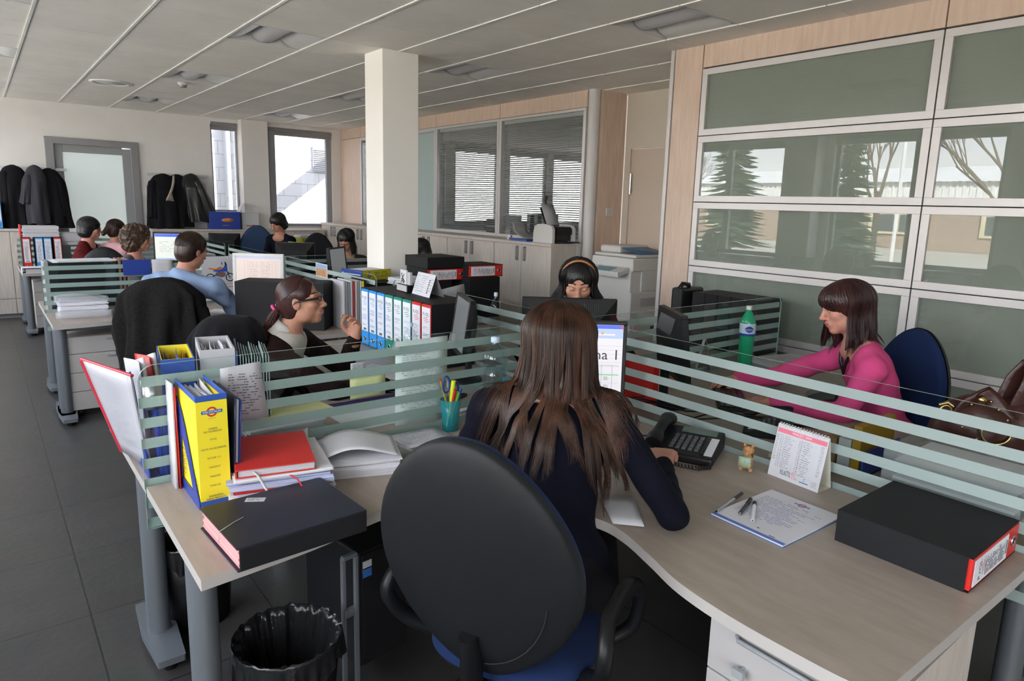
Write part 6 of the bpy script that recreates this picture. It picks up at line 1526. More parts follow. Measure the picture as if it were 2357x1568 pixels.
def person(label, head, hyaw, hpitch, hroll, neck, pelvis, tyaw, sh, el, wr, hands, top, skin=None, sc=1.05, res=0.0024, bres=0.007, lids=False, top_name='sweater',
           bulk=1.0, legs=None, legmat=None, cut=None, shw=0.165, fold=0.003, under=None, arm=1.0):
    """sh/el/wr: (left, right) points; hands: list of hand_sdf keyword dicts or None"""
    t = thing('person', label, 'person', (0, 0, 0)); skin = skin or SKIN
    O = np.array(head, float); M = frame(hyaw, hpitch, hroll); T_ = frame(tyaw); nk = np.array(neck, float); pv = np.array(pelvis, float)
    up = (nk-pv)/np.linalg.norm(nk-pv); rt = T_[:, 0]; fw = np.cross(up, rt); TM = np.stack([rt, fw, up], 1)
    # head, neck and chest: fine volume
    ext = 0.16*sc
    S = SDF(np.minimum(O-ext, nk-0.10), np.maximum(O+ext, nk+0.10), res); W_ = head_sdf(S, O, M, sc, lids)
    nb = O+M @ (np.array((0, -0.022, -0.055))*sc)
    S.cone(nb, nk+up*0.01, 0.047*sc, 0.054*sc, 0.03); S.ell(nk-up*0.03+fw*0.02, (0.11*sc, 0.07*sc, 0.06*sc), TM, 0.05)
    S.f[..., 0] = np.maximum(S.f[..., 0], 0.01)
    V, F = S.mesh(); parts = [(V, F, face_materials(V, F, O, M, sc))]
    L_sh, R_sh = [np.array(p, float) for p in sh]; E_ = [np.array(p, float) for p in el]; Wr = [np.array(p, float) for p in wr]
    # coarse torso and arms under the clothes, same skin mesh
    pts = np.array([L_sh, R_sh, *E_, *Wr, pv, nk]); lo, hi = pts.min(0)-0.20, pts.max(0)+0.20
    def torso(S, g, k):
        ch = pv+(nk-pv)*0.66
        S.ell(ch, (0.150*sc*bulk+g, 0.098*sc*bulk+g, 0.17*sc+g), TM, k); S.ell(pv+(nk-pv)*0.34, (0.125*sc*bulk+g, 0.088*sc*bulk+g, 0.14*sc+g), TM, k)
        S.ell(pv, (0.165*sc*bulk+g, 0.12*sc*bulk+g, 0.12*sc+g), TM, k)
        S.cone(nk-up*0.02-fw*0.01, L_sh+rt*0.01, 0.050*sc+g, 0.054*sc*bulk+g, k); S.cone(nk-up*0.02-fw*0.01, R_sh-rt*0.01, 0.050*sc+g, 0.054*sc*bulk+g, k)
        for s_, e_, w_ in ((L_sh, E_[0], Wr[0]), (R_sh, E_[1], Wr[1])):
            S.cone(s_, e_, 0.050*sc*bulk*arm+g, 0.042*sc*bulk*arm+g, 0.03); S.cone(e_, w_, 0.041*sc*bulk*arm+g, 0.030*sc*arm+g, 0.02)
    S = SDF(lo, hi, 0.011); torso(S, -0.013, 0.03); V, F = S.mesh(); parts.append((V, F, None))
    for hd, w_, e_ in zip(hands, Wr, E_):
        if hd is None: continue
        S = SDF(w_-0.20, w_+0.20, 0.0026 if res < 0.004 else 0.005); dd = w_-e_; dd = dd/np.linalg.norm(dd)
        S.cone(w_-dd*0.10, w_, 0.026*sc, 0.024*sc, 0.01); hd = dict(hd); hs = hd.pop('hs', 1.0); hand_sdf(S, w_+dd*0.012, **hd, sc=sc*hs); V, F = S.mesh(); parts.append((V, F, None))
    V, F, mi = merge(parts); np_obj('body', V, F, [skin, LIP, BROW], t, mi, relax=1)
    if not lids:
        for s in (-1, 1):
            g = G(); Mx = Matrix.Translation(W_((s*0.031, 0.0735, 0.006))) @ Matrix(M.tolist()).to_4x4() @ Matrix.Rotation(R(-90), 4, 'X') @ Matrix.Scale(sc, 4); r = 0.0128
            g.lathe([(r*math.sin(a_), r*math.cos(a_)) for a_ in [k*PI/14 for k in range(15)]], n=20, M=Mx); g.lathe([(0, r+0.0004), (0.003, r+0.0001), (0.0062, r-0.0014)], n=16, M=Mx, mi=1); g.build('eye', [EYEW, IRIS], t)
    # the garment
    if under is not None:
        S = SDF(nk-0.20, nk+0.20, 0.006); torso(S, 0.003, 0.035); S.ell(nk-up*0.03+fw*0.02, (0.118*sc, 0.078*sc, 0.068*sc), TM, 0.05); S.cone(nk-up*0.02, nk+up*0.05, 0.068*sc, 0.060*sc, 0.02)
        Pm = np.stack(np.meshgrid(*S.ax, indexing='ij'), -1); S.f = np.maximum(S.f, ((Pm-nk) @ up-0.022).astype(np.float32)); S.cone(nk+fw*0.085+up*0.045, nk+fw*0.115-up*0.10, 0.042, 0.006, 0.004, 'sub'); S.f[..., 0] = np.maximum(S.f[..., 0], 0.01); V, F = S.mesh(); np_obj('shirt', V, F, [under], t, relax=1)
    S = SDF(lo-0.02, hi+0.02, bres); torso(S, 0.008, 0.035)
    X_, Y_, Z_ = np.meshgrid(*S.ax, indexing='ij')
    if fold:
        S.f += (fold*np.sin(38*X_+21*Z_+9*Y_)*np.sin(31*Y_-26*Z_+11*X_)+fold*0.6*np.sin(70*Z_+25*X_-18*Y_)).astype(np.float32)
    drape = S.f.copy()
    if cut: cut(S, nk, TM, W_)
    V, F = S.mesh(); S.f = drape; t_vol[label] = S; gm = np_obj(top_name, V, F, [top], t, relax=2)
    if legs:
        S = SDF(np.array(legs).reshape(-1, 3).min(0)-0.16, np.array(legs).reshape(-1, 3).max(0)+0.16, 0.011)
        S.ell(pv-up*0.02, (0.17*sc*bulk, 0.13*sc, 0.12*sc), TM, 0.03)
        for hp, kn, an in legs: S.cone(hp, kn, 0.088*sc, 0.062*sc, 0.03); S.cone(kn, an, 0.060*sc, 0.042*sc, 0.02)
        V, F = S.mesh(); np_obj('trousers', V, F, [legmat or BLKCL], t, relax=1)
        for hp, kn, an in legs:
            fd = frame(tyaw)[:, 1]; S = SDF(np.array(an)-0.2, np.array(an)+0.2, 0.008); S.cone(np.array(an)+(0, 0, -0.03), np.array(an)+fd*0.13+(0, 0, -0.045), 0.040, 0.030, 0.02); V, F = S.mesh(); np_obj('shoe', V, F, [BLACKG], t)
    return t, O, M, W_, sc, TM
def vneck(depth=0.16, wid=0.055, k=0.004):
    def f(S, nk, TM, W_):
        rt, fw, up = TM[:, 0], TM[:, 1], TM[:, 2]
        S.cone(nk+up*0.02+fw*0.00, nk+up*0.09+fw*0.0, 0.062, 0.07, k, 'sub')
        S.cone(nk+fw*0.07+up*0.03, nk+fw*0.10-up*depth, wid, 0.008, k, 'sub')
    return f
def crew(r=0.060):
    def f(S, nk, TM, W_): S.cone(nk+TM[:, 2]*0.02, nk+TM[:, 2]*0.10, r, r+0.006, 0.004, 'sub')
    return f
BLKCL = mat('black_trouser_cloth', (0.009, 0.009, 0.011), 0.9, sheen=0.1)
NAVK = mat('navy_knit', (0.0045, 0.005, 0.011), 0.9, sheen=0.05, bump=0.5, bscale=450)
PINKK = mat('pink_knit', (0.66, 0.075, 0.235), 0.92, sheen=0.3, bump=0.5, bscale=450, var=0.08, vscale=12)
BROWNK = mat('dark_brown_jacket', (0.018, 0.0085, 0.008), 0.85, sheen=0.05, bump=0.3, bscale=400)
BLKK = mat('black_knit', (0.005, 0.0045, 0.005), 0.9, sheen=0.04, bump=0.3, bscale=400)
BLUSH = mat('light_blue_shirt', (0.22, 0.30, 0.47), 0.85, bump=0.6, bscale=60, var=0.07, vscale=6)
GREYK = mat('grey_cardigan', (0.10, 0.10, 0.105), 0.9, bump=0.5, bscale=350); REDK = mat('red_knit', (0.20, 0.008, 0.012), 0.9); PALEP = mat('pale_pink_top', (0.55, 0.30, 0.34), 0.85, bump=0.2, bscale=300)
SHIRTW = mat('white_shirt', (0.52, 0.50, 0.46), 0.8)
def hair_mat(name, c1, c2, rough=0.34):
    return mat(name, c1, rough, spec=0.5, var=0.3, vscale=26, vstretch=(1, 1, 0.10), col2=c2)
H_BROWN = hair_mat('brown_hair', (0.009, 0.0045, 0.003), (0.088, 0.036, 0.019)); H_REDP = hair_mat('auburn_ponytail', (0.02, 0.006, 0.005), (0.13, 0.032, 0.022)); H_RED = hair_mat('dark_auburn_hair', (0.014, 0.006, 0.006), (0.060, 0.020, 0.018)); H_BLK = hair_mat('black_hair', (0.004, 0.004, 0.005), (0.012, 0.010, 0.010), 0.4)
H_DKB = hair_mat('dark_brown_hair', (0.012, 0.007, 0.005), (0.045, 0.022, 0.014)); H_CUR = hair_mat('curly_brown_hair', (0.025, 0.013, 0.007), (0.11, 0.06, 0.035), 0.5)
def strands(t, name, path, n, m, seed, r=0.0011, k=22, sides=3):
    rd = random.Random(seed); g = G()
    for q in range(n):
        pts = path(rd)
        if pts is None: continue
        rr = r*rd.uniform(0.7, 1.3); g.tube(pts, [rr*(1 if i < len(pts)*0.7 else max(0.15, (len(pts)-i)/(len(pts)*0.3))) for i in range(len(pts))], n=sides, cap=False)
    return g.build(name, [m], t)
def hair_cap(t, O, M, sc, m, fringe=0.05, back=-0.09, extra=None, thick=0.014, ridge=0.0022, freq=46, res=0.0034, name='hair', sideburn=-0.02, bump=None, keep_ears=True, open_y=0.085):
    """close-fitting hair volume: skull shape offset outwards with the face opening cut away; optional extra blobs"""
    ext = 0.21*sc; S = SDF(O-ext-(0, 0, 0.12), O+ext, res)
    e = lambda c, r, k=0.02, op='add': S.ell(O+M @ (np.array(c)*sc), np.array(r)*sc, M, k, op)
    c = lambda a, b, ra, rb, k=0.02, op='add': S.cone(O+M @ (np.array(a)*sc), O+M @ (np.array(b)*sc), ra*sc, rb*sc, k, op)
    e((0, -0.016, 0.040), (0.070+thick, 0.090+thick, 0.077+thick))
    e((0, -0.045, -0.020), (0.062+thick*0.7, 0.055+thick, 0.075), 0.03)
    if extra: extra(e, c, S)
    # face opening
    e((0, 0.125, -0.055+fringe*0.3), (0.058+(open_y-0.085)*0.6, open_y, 0.060+fringe), 0.008, 'sub')
    e((0, 0.060, -0.085), (0.090, 0.055, 0.075), 0.012, 'sub')
    if keep_ears:
        for s in (-1, 1): e((s*0.088, 0.002, -0.020), (0.022, 0.026, 0.034), 0.008, 'sub')
    P = np.stack(np.meshgrid(*S.ax, indexing='ij'), -1); L = ((P-O) @ M)/sc; az = np.arctan2(L[..., 0], -L[..., 1]+0.0)
    if bump is None:
        pol = np.arctan2(L[..., 0], L[..., 2]-0.02)
        S.f += (ridge*(np.sin(freq*az+9*np.sin(L[..., 2]*18))*0.6+0.5*np.sin(freq*1.9*pol+4*np.sin(L[..., 1]*30)))).astype(np.float32)
    else: S.f += bump(L).astype(np.float32)
    V, F = S.mesh(); return np_obj(name, V, F, [m], t, relax=1)

# ---- long loose hair falling from the crown
def long_hair(t, O, M, sc, m, down, L, spread, amin, amax, n, seed, flare=1.0, wave=0.010, r=0.0011, back_off=0.0, rx=0.086, ry=0.104, locks=26, vol=None, ragged=0.12, tiltx=0.0, smax=1.88):
    """down: unit vector the hair hangs along; angles measured from the back of the head (0) to the face (+-180); vol: body volume the hair lies on"""
    dn = np.array(down, float); dn /= np.linalg.norm(dn); rt, fw, up = M[:, 0], M[:, 1], M[:, 2]; vol = vol or t_vol.get(t.get('label'))
    C0 = O+M @ (np.array((0, -0.014, 0.036))*sc)
    def pt(a, s, off=0.0, ph=0.0, w=0.0):
        """a angle, s 0 crown..1 equator..2 tips"""
        sa, ca = math.sin(a), math.cos(a)
        if s <= 1:
            th = s*PI/2*1.06; rr = math.sin(th); hz = math.cos(th)
            return C0+((rt*sa*rx-fw*ca*ry)*rr+up*hz*0.092)*sc*(1+off/0.09)
        u = s-1; base = C0+((rt*sa*rx-fw*ca*ry)*math.sin(PI/2*1.06)+up*math.cos(PI/2*1.06)*0.092)*sc*(1+off/0.09)
        Lh = L*(1-ragged*abs(math.sin(3.1*a+seed))-ragged*0.5*math.sin(11*a))
        out = spread*(u**1.35); pin = -0.014*math.sin(PI*min(1, u*1.5))
        return base+dn*Lh*u+rt*(sa*(out+pin)+tiltx*u*u)-fw*ca*(back_off*u)+rt*(w*math.sin(5*u*flare+ph)*u)+fw*(w*0.6*math.cos(6*u+ph*1.7)*u)
    g = G(); nu, nv = 110, 40
    def fn(u, v):
        a = amin+(amax-amin)*u; s = smax*v
        rg = 0.0020*math.sin(41*a+3*s)+0.0016*math.sin(67*a-4*s+1.3)
        return tuple(pt(a, s, -0.004+rg*min(1, s), 0, 0))
    g.grid(fn, nu, nv, 0)
    if vol is not None:
        rows = [g.v[j*(nu+1):(j+1)*(nu+1)] for j in range(nv+1)]; g.v = [tuple(p) for r_ in vol.drape(rows, 0.010) for p in r_]
    g.build('hair', [m], t, solid=0.008)
    rs = random.Random(seed+1); lk = [rs.uniform(0, 6) for _ in range(locks+1)]
    def path(rd):
        a = rd.uniform(amin, amax); i = int((a-amin)/(amax-amin)*locks); ac = amin+(i+0.5)/locks*(amax-amin); ph = lk[i]+rd.uniform(-0.35, 0.35)
        off = rd.uniform(0.001, 0.009); s0 = rd.uniform(0.0, 0.6); s1 = rd.uniform(1.80, 2.02)+0.05*math.sin(lk[i]*3); w = wave*(0.8+0.6*math.sin(lk[i])); g_ = rd.uniform(0.05, 0.85)
        out = []
        for k in range(25):
            s = s0+(s1-s0)*k/24; u = max(0, s-0.9); aa = a+(ac-a)*g_*min(1, u)**1.6; out.append(pt(aa, s, off*(1+0.7*k/24)+0.004*math.sin(lk[i]*5)*min(1, u), ph, w))
        return out
    rd = random.Random(seed); P = np.array([[tuple(p) for p in path(rd)] for _ in range(n)])
    if vol is not None: P = np.stack(vol.drape([P[:, k] for k in range(P.shape[1])], 0.016), 1)
    it = iter(P.tolist()); strands(t, 'hair_strands', lambda rd: next(it), n, m, seed, r)
    return pt
def short_strands(t, O, M, sc, m, n, seed, L=0.03, r=0.0011, rad=(0.084, 0.105, 0.092), hairline=0.035):
    def path(rd):
        v = np.array([rd.gauss(0, 1) for _ in range(3)]); v /= np.linalg.norm(v)
        if v[1] > 0.45 and v[2] < 0.55 or v[2] < -0.55 or (v[1] > -0.15 and v[2] < -0.02): return None
        d = np.array((rd.uniform(-.3, .3)+v[0]*0.2, -0.5 if v[1] < 0.2 else 0.6, -0.6)); d -= v*(v @ d); d /= np.linalg.norm(d)
        return [tuple(O+M @ ((np.array((0, -0.016, 0.036))+(v+d*(L*k/6)/0.09)/np.linalg.norm(v+d*(L*k/6)/0.09)*np.array(rad)*(1.0+0.012*k/6+0.01*rd.random()*0))*sc)) for k in range(7)]
    strands(t, 'hair_strands', path, n, m, seed, r)
HB = np.array
# A: the long-haired woman in the foreground, seen from behind
A_t, A_O, A_M, A_W, A_s, _ = person('long brown-haired woman in a dark navy sweater, seen from behind at the nearest desk', (1.475, 1.640, 1.235), 40, -8, 2,
    (1.435, 1.600, 1.085), (1.27, 1.40, 0.62), 43, ((1.265, 1.745, 1.020), (1.560, 1.465, 1.015)), ((1.25, 1.86, 0.80), (1.520, 1.160, 0.800)), ((1.46, 1.99, 0.785), (1.792, 1.420, 0.805)),
    [dict(fdir=(0.75, 0.1, -0.05), palm=(0, 0, -1), right=False), dict(fdir=(0.72, 0.68, 0.10), palm=(0.05, 0, -1), curl=(0.12, 0.40, 0.48, 0.52), thumb=0.35, right=True, spread=0.5, hs=1.12)],
    NAVK, SKIN2, 1.05, bres=0.006, cut=crew(0.062), bulk=0.98, arm=0.90,
    legs=[((1.22, 1.48, 0.56), (1.58, 1.86, 0.60), (1.60, 1.90, 0.09)), ((1.36, 1.33, 0.56), (1.72, 1.66, 0.60), (1.72, 1.72, 0.09))])
long_hair(A_t, A_O, A_M, A_s, H_BROWN, (-0.02, -0.03, -1), 0.54, 0.105, R(-152), R(152), 6000, 5, flare=1.3, wave=0.030, back_off=0.02, rx=0.108, ry=0.116, r=0.0011, locks=46, smax=1.52, ragged=0.16)
# B: the woman in pink
B_t, B_O, B_M, B_W, B_s, B_T = person('young woman in a bright pink V-neck sweater typing behind the long glass screen', (3.245, 1.540, 1.240), -43, -12, 3,
    (3.285, 1.470, 1.075), (3.42, 1.33, 0.60), -50, ((3.165, 1.345, 0.985), (3.395, 1.585, 0.985)), ((3.07, 1.415, 0.775), (3.335, 1.93, 0.80)), ((2.90, 1.66, 0.790), (3.155, 2.03, 0.790)),
    [dict(fdir=(-0.45, 0.85, -0.05), palm=(0, 0, -1), curl=(0.3, 0.3, 0.35, 0.4), right=False), dict(fdir=(-0.85, 0.35, -0.05), palm=(0, 0, -1), curl=(0.3, 0.3, 0.35, 0.4), right=True)],
    PINKK, SKIN3, 1.04, bres=0.006, cut=vneck(0.15, 0.046), bulk=0.98, shw=0.16, legs=[((3.30, 1.26, 0.56), (3.02, 1.60, 0.58), (3.0, 1.64, 0.09)), ((3.46, 1.40, 0.56), (3.16, 1.74, 0.58), (3.14, 1.80, 0.09))])
def bfr(e, c, S):
    e((0, 0.030, 0.050), (0.084, 0.082, 0.070)); 
hair_cap(B_t, B_O, B_M, B_s, H_RED, fringe=0.018, thick=0.020, extra=bfr, name='fringe_hair', keep_ears=False)
long_hair(B_t, B_O, B_M, B_s, H_RED, (0.02, 0.0, -1), 0.27, 0.020, R(-100), R(126), 1500, 8, ragged=0.2, wave=0.010, back_off=0.010, rx=0.094, ry=0.112)
g = G(); P = [B_T @ HB(p)+HB((3.285, 1.470, 1.075)) for p in [(-0.055, 0.01, 0.045), (-0.052, 0.065, 0.0), (-0.03, 0.10, -0.06), (0.0, 0.115, -0.115), (0.03, 0.10, -0.06), (0.052, 0.065, 0.0), (0.055, 0.01, 0.045)]]
g.tube([tuple(p) for p in P], 0.011, n=8, flat=0.6); g.build('black_collar', [BLACKG], B_t)
# C: the woman with glasses, profile to the right
C_t, C_O, C_M, C_W, C_s, C_T = person('woman with black glasses and a low ponytail, dark jacket over a white collar, hand raised', (1.262, 3.385, 1.165), 122, 8, -2,
    (1.200, 3.430, 0.995), (1.10, 3.47, 0.58), 118, ((1.325, 3.585, 0.925), (1.095, 3.285, 0.915)), ((1.52, 3.46, 0.765), (1.28, 3.02, 0.765)), ((1.480, 3.235, 0.965), (1.52, 2.98, 0.775)),
    [dict(fdir=(-0.02, -0.10, 1), palm=(-0.9, -0.35, 0), curl=(0.55, 0.62, 0.70, 0.75), thumb=0.7, right=False, spread=0.2), dict(fdir=(0.8, -0.2, 0), palm=(0, 0, -1), right=True)],
    BROWNK, SKIN2, 1.05, bres=0.006, top_name='jacket', under=SHIRTW, cut=vneck(0.16, 0.050), bulk=0.98)
def cpony(e, c, S): c((0, -0.085, 0.0), (0, -0.112, -0.015), 0.035, 0.020, 0.02)
hair_cap(C_t, C_O, C_M, C_s, H_RED, fringe=0.070, open_y=0.108, thick=0.008, extra=cpony, ridge=0.0006)
def cpath(rd):
    a = rd.uniform(-1.25, 1.25); tgt = HB((0, -0.108, -0.005)); p0 = HB((0.080*math.sin(a), 0.030-0.02*abs(a), 0.078*math.cos(a)+0.040)); pts = []
    for k in range(15):
        u = k/14; p = p0*(1-u)+tgt*u; c0 = HB((0, -0.016, 0.040)); d = p-c0; n_ = np.linalg.norm(d/HB((0.080, 0.100, 0.088))); p = c0+d/n_*1.012 if u < 0.93 else p
        pts.append(tuple(C_W(p)))
    return pts
strands(C_t, 'hair_strands', cpath, 1300, H_RED, 3, 0.0008)
def ppath(rd):
    a = rd.uniform(0, 2*PI); r_ = rd.uniform(0.3, 1); ph = rd.uniform(0, 6); o = HB((math.cos(a), math.sin(a), 0))*r_
    return [tuple(C_W(HB((o[0]*0.036*(0.5+1.0*math.sin(PI*min(1, u*0.8+0.15))), -0.112-0.085*math.sin(u*PI/2)+o[1]*0.032*(0.6+0.8*u), -0.020-0.215*u**1.2))+HB((0.006*math.sin(6*u+ph), 0, 0)))) for u in [k/14 for k in range(15)]]
strands(C_t, 'ponytail', ppath, 1500, H_REDP, 4, 0.0014, sides=3)
g = G(); cc = C_W((0, -0.125, -0.022)); ax = C_M @ HB((0, -0.8, -0.6)); g.tube([tuple(cc+(C_M @ HB((math.cos(a_)*0.024, -0.6*math.sin(a_)*0.024, 0.8*math.sin(a_)*0.024)))) for a_ in [k*2*PI/18 for k in range(19)]], 0.008, n=8); g.build('hair_tie', [mat('pink_band', (0.65, 0.05, 0.22), 0.6)], C_t)
def glasses(t, W_, sc, m, thick=0.0022, temple_w=0.004):
    g = G(); ln = G()
    for s in (-1, 1):
        ring = [(s*(0.031+0.0235*math.copysign(abs(math.cos(a_))**0.6, math.cos(a_))), 0.098-0.10*abs(0.031+0.0235*math.cos(a_)*1)*0.35, 0.005+0.0125*math.copysign(abs(math.sin(a_))**0.7, math.sin(a_))) for a_ in [k*2*PI/24 for k in range(25)]]
        g.tube([tuple(W_(p)) for p in ring], thick*sc, n=6); ln.add([tuple(W_(p)) for p in ring[:-1]], [tuple(range(24))])
        g.tube([tuple(W_(p)) for p in [(s*0.055, 0.090, 0.010), (s*0.074, 0.072, 0.010), (s*0.080, 0.02, 0.008), (s*0.080, -0.012, 0.004), (s*0.076, -0.028, -0.012)]], [temple_w*sc, temple_w*sc, temple_w*0.8*sc, temple_w*0.6*sc, temple_w*0.5*sc], n=6)
    g.tube([tuple(W_(p)) for p in [(-0.009, 0.100, 0.008), (0, 0.103, 0.010), (0.009, 0.100, 0.008)]], thick*sc, n=6)
    o = g.build('glasses', [m], t); ln.build('lenses', [CLEARP], o); return o
glasses(C_t, C_W, C_s, BLACKG, 0.0024, 0.0060)
g = G(); g.tube([tuple(C_W((0.062, -0.01, 0.046))), tuple(C_W((0.074, -0.005, 0.022)))], 0.0025, n=6); g.tube([tuple(C_W((-0.066, -0.02, 0.046))), tuple(C_W((-0.079, -0.012, 0.022)))], 0.0025, n=6); g.build('hair_grip', [CHROME], C_t)
def collar_mesh(t, nk, TM, m, w=0.075, drop=0.12, name='shirt_collar'):
    g = G(); rt, fw, up = TM[:, 0], TM[:, 1], TM[:, 2]; nk = HB(nk)
    for s in (-1, 1):
        def fn(u, v, s=s):
            a = u*PI*0.86; r = 0.060+0.052*v; p = nk+rt*s*math.sin(a)*r*1.0-fw*math.cos(a)*r*0.95+up*(0.068-0.062*v-0.045*u*u-0.05*v*max(0, u-0.6)*2.2); return tuple(p)
        g.grid(fn, 18, 4)
        def fr(u, v, s=s): p = nk+fw*(0.078+0.035*v)+rt*s*(0.006+0.045*(1-v)*u+0.02*u)+up*(0.0-drop*1.5*v-0.004); return tuple(p)
        g.grid(fr, 4, 8)
    g.build(name, [m], t, solid=0.003)
collar_mesh(C_t, (1.200, 3.430, 0.995), C_T, SHIRTW, drop=0.13)
# D: the woman with the hairband, looking down
D_t, D_O, D_M, D_W, D_s, D_T = person('dark-haired woman with a tan hairband looking down behind the black monitor', (2.755, 2.905, 1.238), 223, -20, 0,
    (2.855, 3.010, 1.080), (3.08, 3.26, 0.60), 222, ((2.985, 2.895, 1.010), (2.745, 3.140, 1.010)), ((3.02, 2.72, 0.78), (2.56, 3.16, 0.78)), ((2.83, 2.62, 0.785), (2.47, 2.93, 0.785)),
    [dict(fdir=(-0.7, -0.6, 0), palm=(0, 0, -1), right=False), dict(fdir=(-0.3, -0.9, 0), palm=(0, 0, -1), right=True)], BLKK, SKIN, 1.13, lids=True, cut=crew(0.06))
hair_cap(D_t, D_O, D_M, D_s, H_BLK, fringe=0.056, thick=0.016, name='front_hair', keep_ears=False)
long_hair(D_t, D_O, D_M, D_s, H_BLK, (0.02, 0.02, -1), 0.20, 0.055, R(-125), R(125), 500, 9, wave=0.006, back_off=0.0, rx=0.094, ry=0.110)
g = G(); g.tube([tuple(D_W((0.092*math.sin(a_), 0.018, 0.036+0.103*math.cos(a_)))) for a_ in [R(-95)+k*R(190)/24 for k in range(25)]], 0.0045, n=8, flat=1.6); g.build('hairband', [mat('tan_band', (0.34, 0.13, 0.045), 0.4)], D_t)
# M: the man in the blue shirt, seen from behind
M_t, M_O, M_M, M_W, M_s, M_T = person('dark-haired man in a light blue shirt seen from behind at the second-row desk', (1.215, 5.415, 1.285), 62, -14, 4,
    (1.150, 5.400, 1.115), (0.98, 5.26, 0.60), 38, ((0.965, 5.545, 1.035), (1.315, 5.225, 1.020)), ((0.98, 5.80, 0.80), (1.52, 5.30, 0.79)), ((1.22, 5.92, 0.785), (1.66, 5.55, 0.785)),
    [dict(fdir=(0.8, 0.4, 0), palm=(0, 0, -1), right=False), dict(fdir=(0.3, 0.9, 0), palm=(0, 0, -1), right=True)], BLUSH, SKIN2, 1.10, res=0.003, bres=0.008, top_name='shirt', cut=crew(0.058), bulk=1.14, fold=0.007)
hair_cap(M_t, M_O, M_M, M_s, H_DKB, fringe=0.052, thick=0.013, ridge=0.0006, freq=60)
short_strands(M_t, M_O, M_M, M_s, H_DKB, 2600, 3)
g = G(); TT = M_T; nk = HB((1.150, 5.400, 1.115)); g.grid(lambda u, v: tuple(nk+TT[:, 0]*math.sin(2*PI*u)*(0.062+0.006*v)-TT[:, 1]*math.cos(2*PI*u)*(0.060+0.006*v)+TT[:, 2]*(0.030-0.05*v)), 28, 3); g.build('shirt_collar', [BLUSH], M_t, solid=0.004)
# E: curly-haired woman in profile
E_t, E_O, E_M, E_W, E_s, E_T = person('curly-haired woman with thin glasses, grey cardigan over a red jumper, in profile', (1.215, 7.540, 1.255), 98, -4, 0,
    (1.165, 7.560, 1.085), (1.10, 7.60, 0.60), 110, ((1.235, 7.730, 1.010), (1.075, 7.390, 1.010)), ((1.38, 7.66, 0.78), (1.20, 7.20, 0.78)), ((1.52, 7.42, 0.785), (1.42, 7.10, 0.785)), [None, None],
    GREYK, SKIN3, 1.05, res=0.0034, bres=0.009, top_name='cardigan', cut=vneck(0.16, 0.06))
def curl(L): return 0.005*np.sin(62*L[..., 0]+4*np.sin(50*L[..., 2]))*np.sin(58*L[..., 1]+3)*1.0+0.004*np.sin(66*L[..., 2]+5*np.sin(44*L[..., 1]))
def cex(e, c, S): e((0, -0.045, 0.010), (0.115, 0.110, 0.125), 0.03); e((0, -0.060, -0.06), (0.10, 0.08, 0.07), 0.03); e((0, 0.03, 0.085), (0.07, 0.06, 0.045), 0.03)
hair_cap(E_t, E_O, E_M, E_s, H_CUR, fringe=0.036, thick=0.022, extra=cex, bump=curl, keep_ears=False, res=0.0036)
def ccp(rd):
    a = rd.uniform(-2.4, 2.4); b = rd.uniform(-0.9, 1.4); c0 = HB((0, -0.035, 0.012)); d = HB((math.sin(a)*math.cos(b), -math.cos(a)*math.cos(b), math.sin(b)))
    if d[1] > 0.35 and d[2] < 0.35: return None
    p = c0+d*HB((0.115, 0.115, 0.125)); u = np.cross(d, HB((0, 0, 1.0))); u /= np.linalg.norm(u)+1e-6; w = np.cross(d, u); r_ = 0.008
    return [tuple(E_W(p+u*r_*math.cos(k*0.9)+w*r_*math.sin(k*0.9)+w*0.0028*k+d*0.002*math.sin(k))) for k in range(14)]
strands(E_t, 'hair_curls', ccp, 1100, H_CUR, 6, 0.0017, sides=3)
glasses(E_t, E_W, E_s, CHROME, 0.0010, 0.0015)
S = SDF(HB((1.165, 7.56, 1.085))-0.12, HB((1.165, 7.56, 1.085))+0.12, 0.005); S.cone(HB((1.165, 7.56, 1.085))-E_T[:, 2]*0.05, HB((1.165, 7.56, 1.085))+E_T[:, 2]*0.055, 0.066, 0.060, 0.01); S.ell(HB((1.165, 7.56, 1.085))+E_T[:, 1]*0.04-E_T[:, 2]*0.06, (0.09, 0.055, 0.06), E_T, 0.03)
V, F = S.mesh(); np_obj('roll_neck', V, F, [REDK], E_t, relax=1)
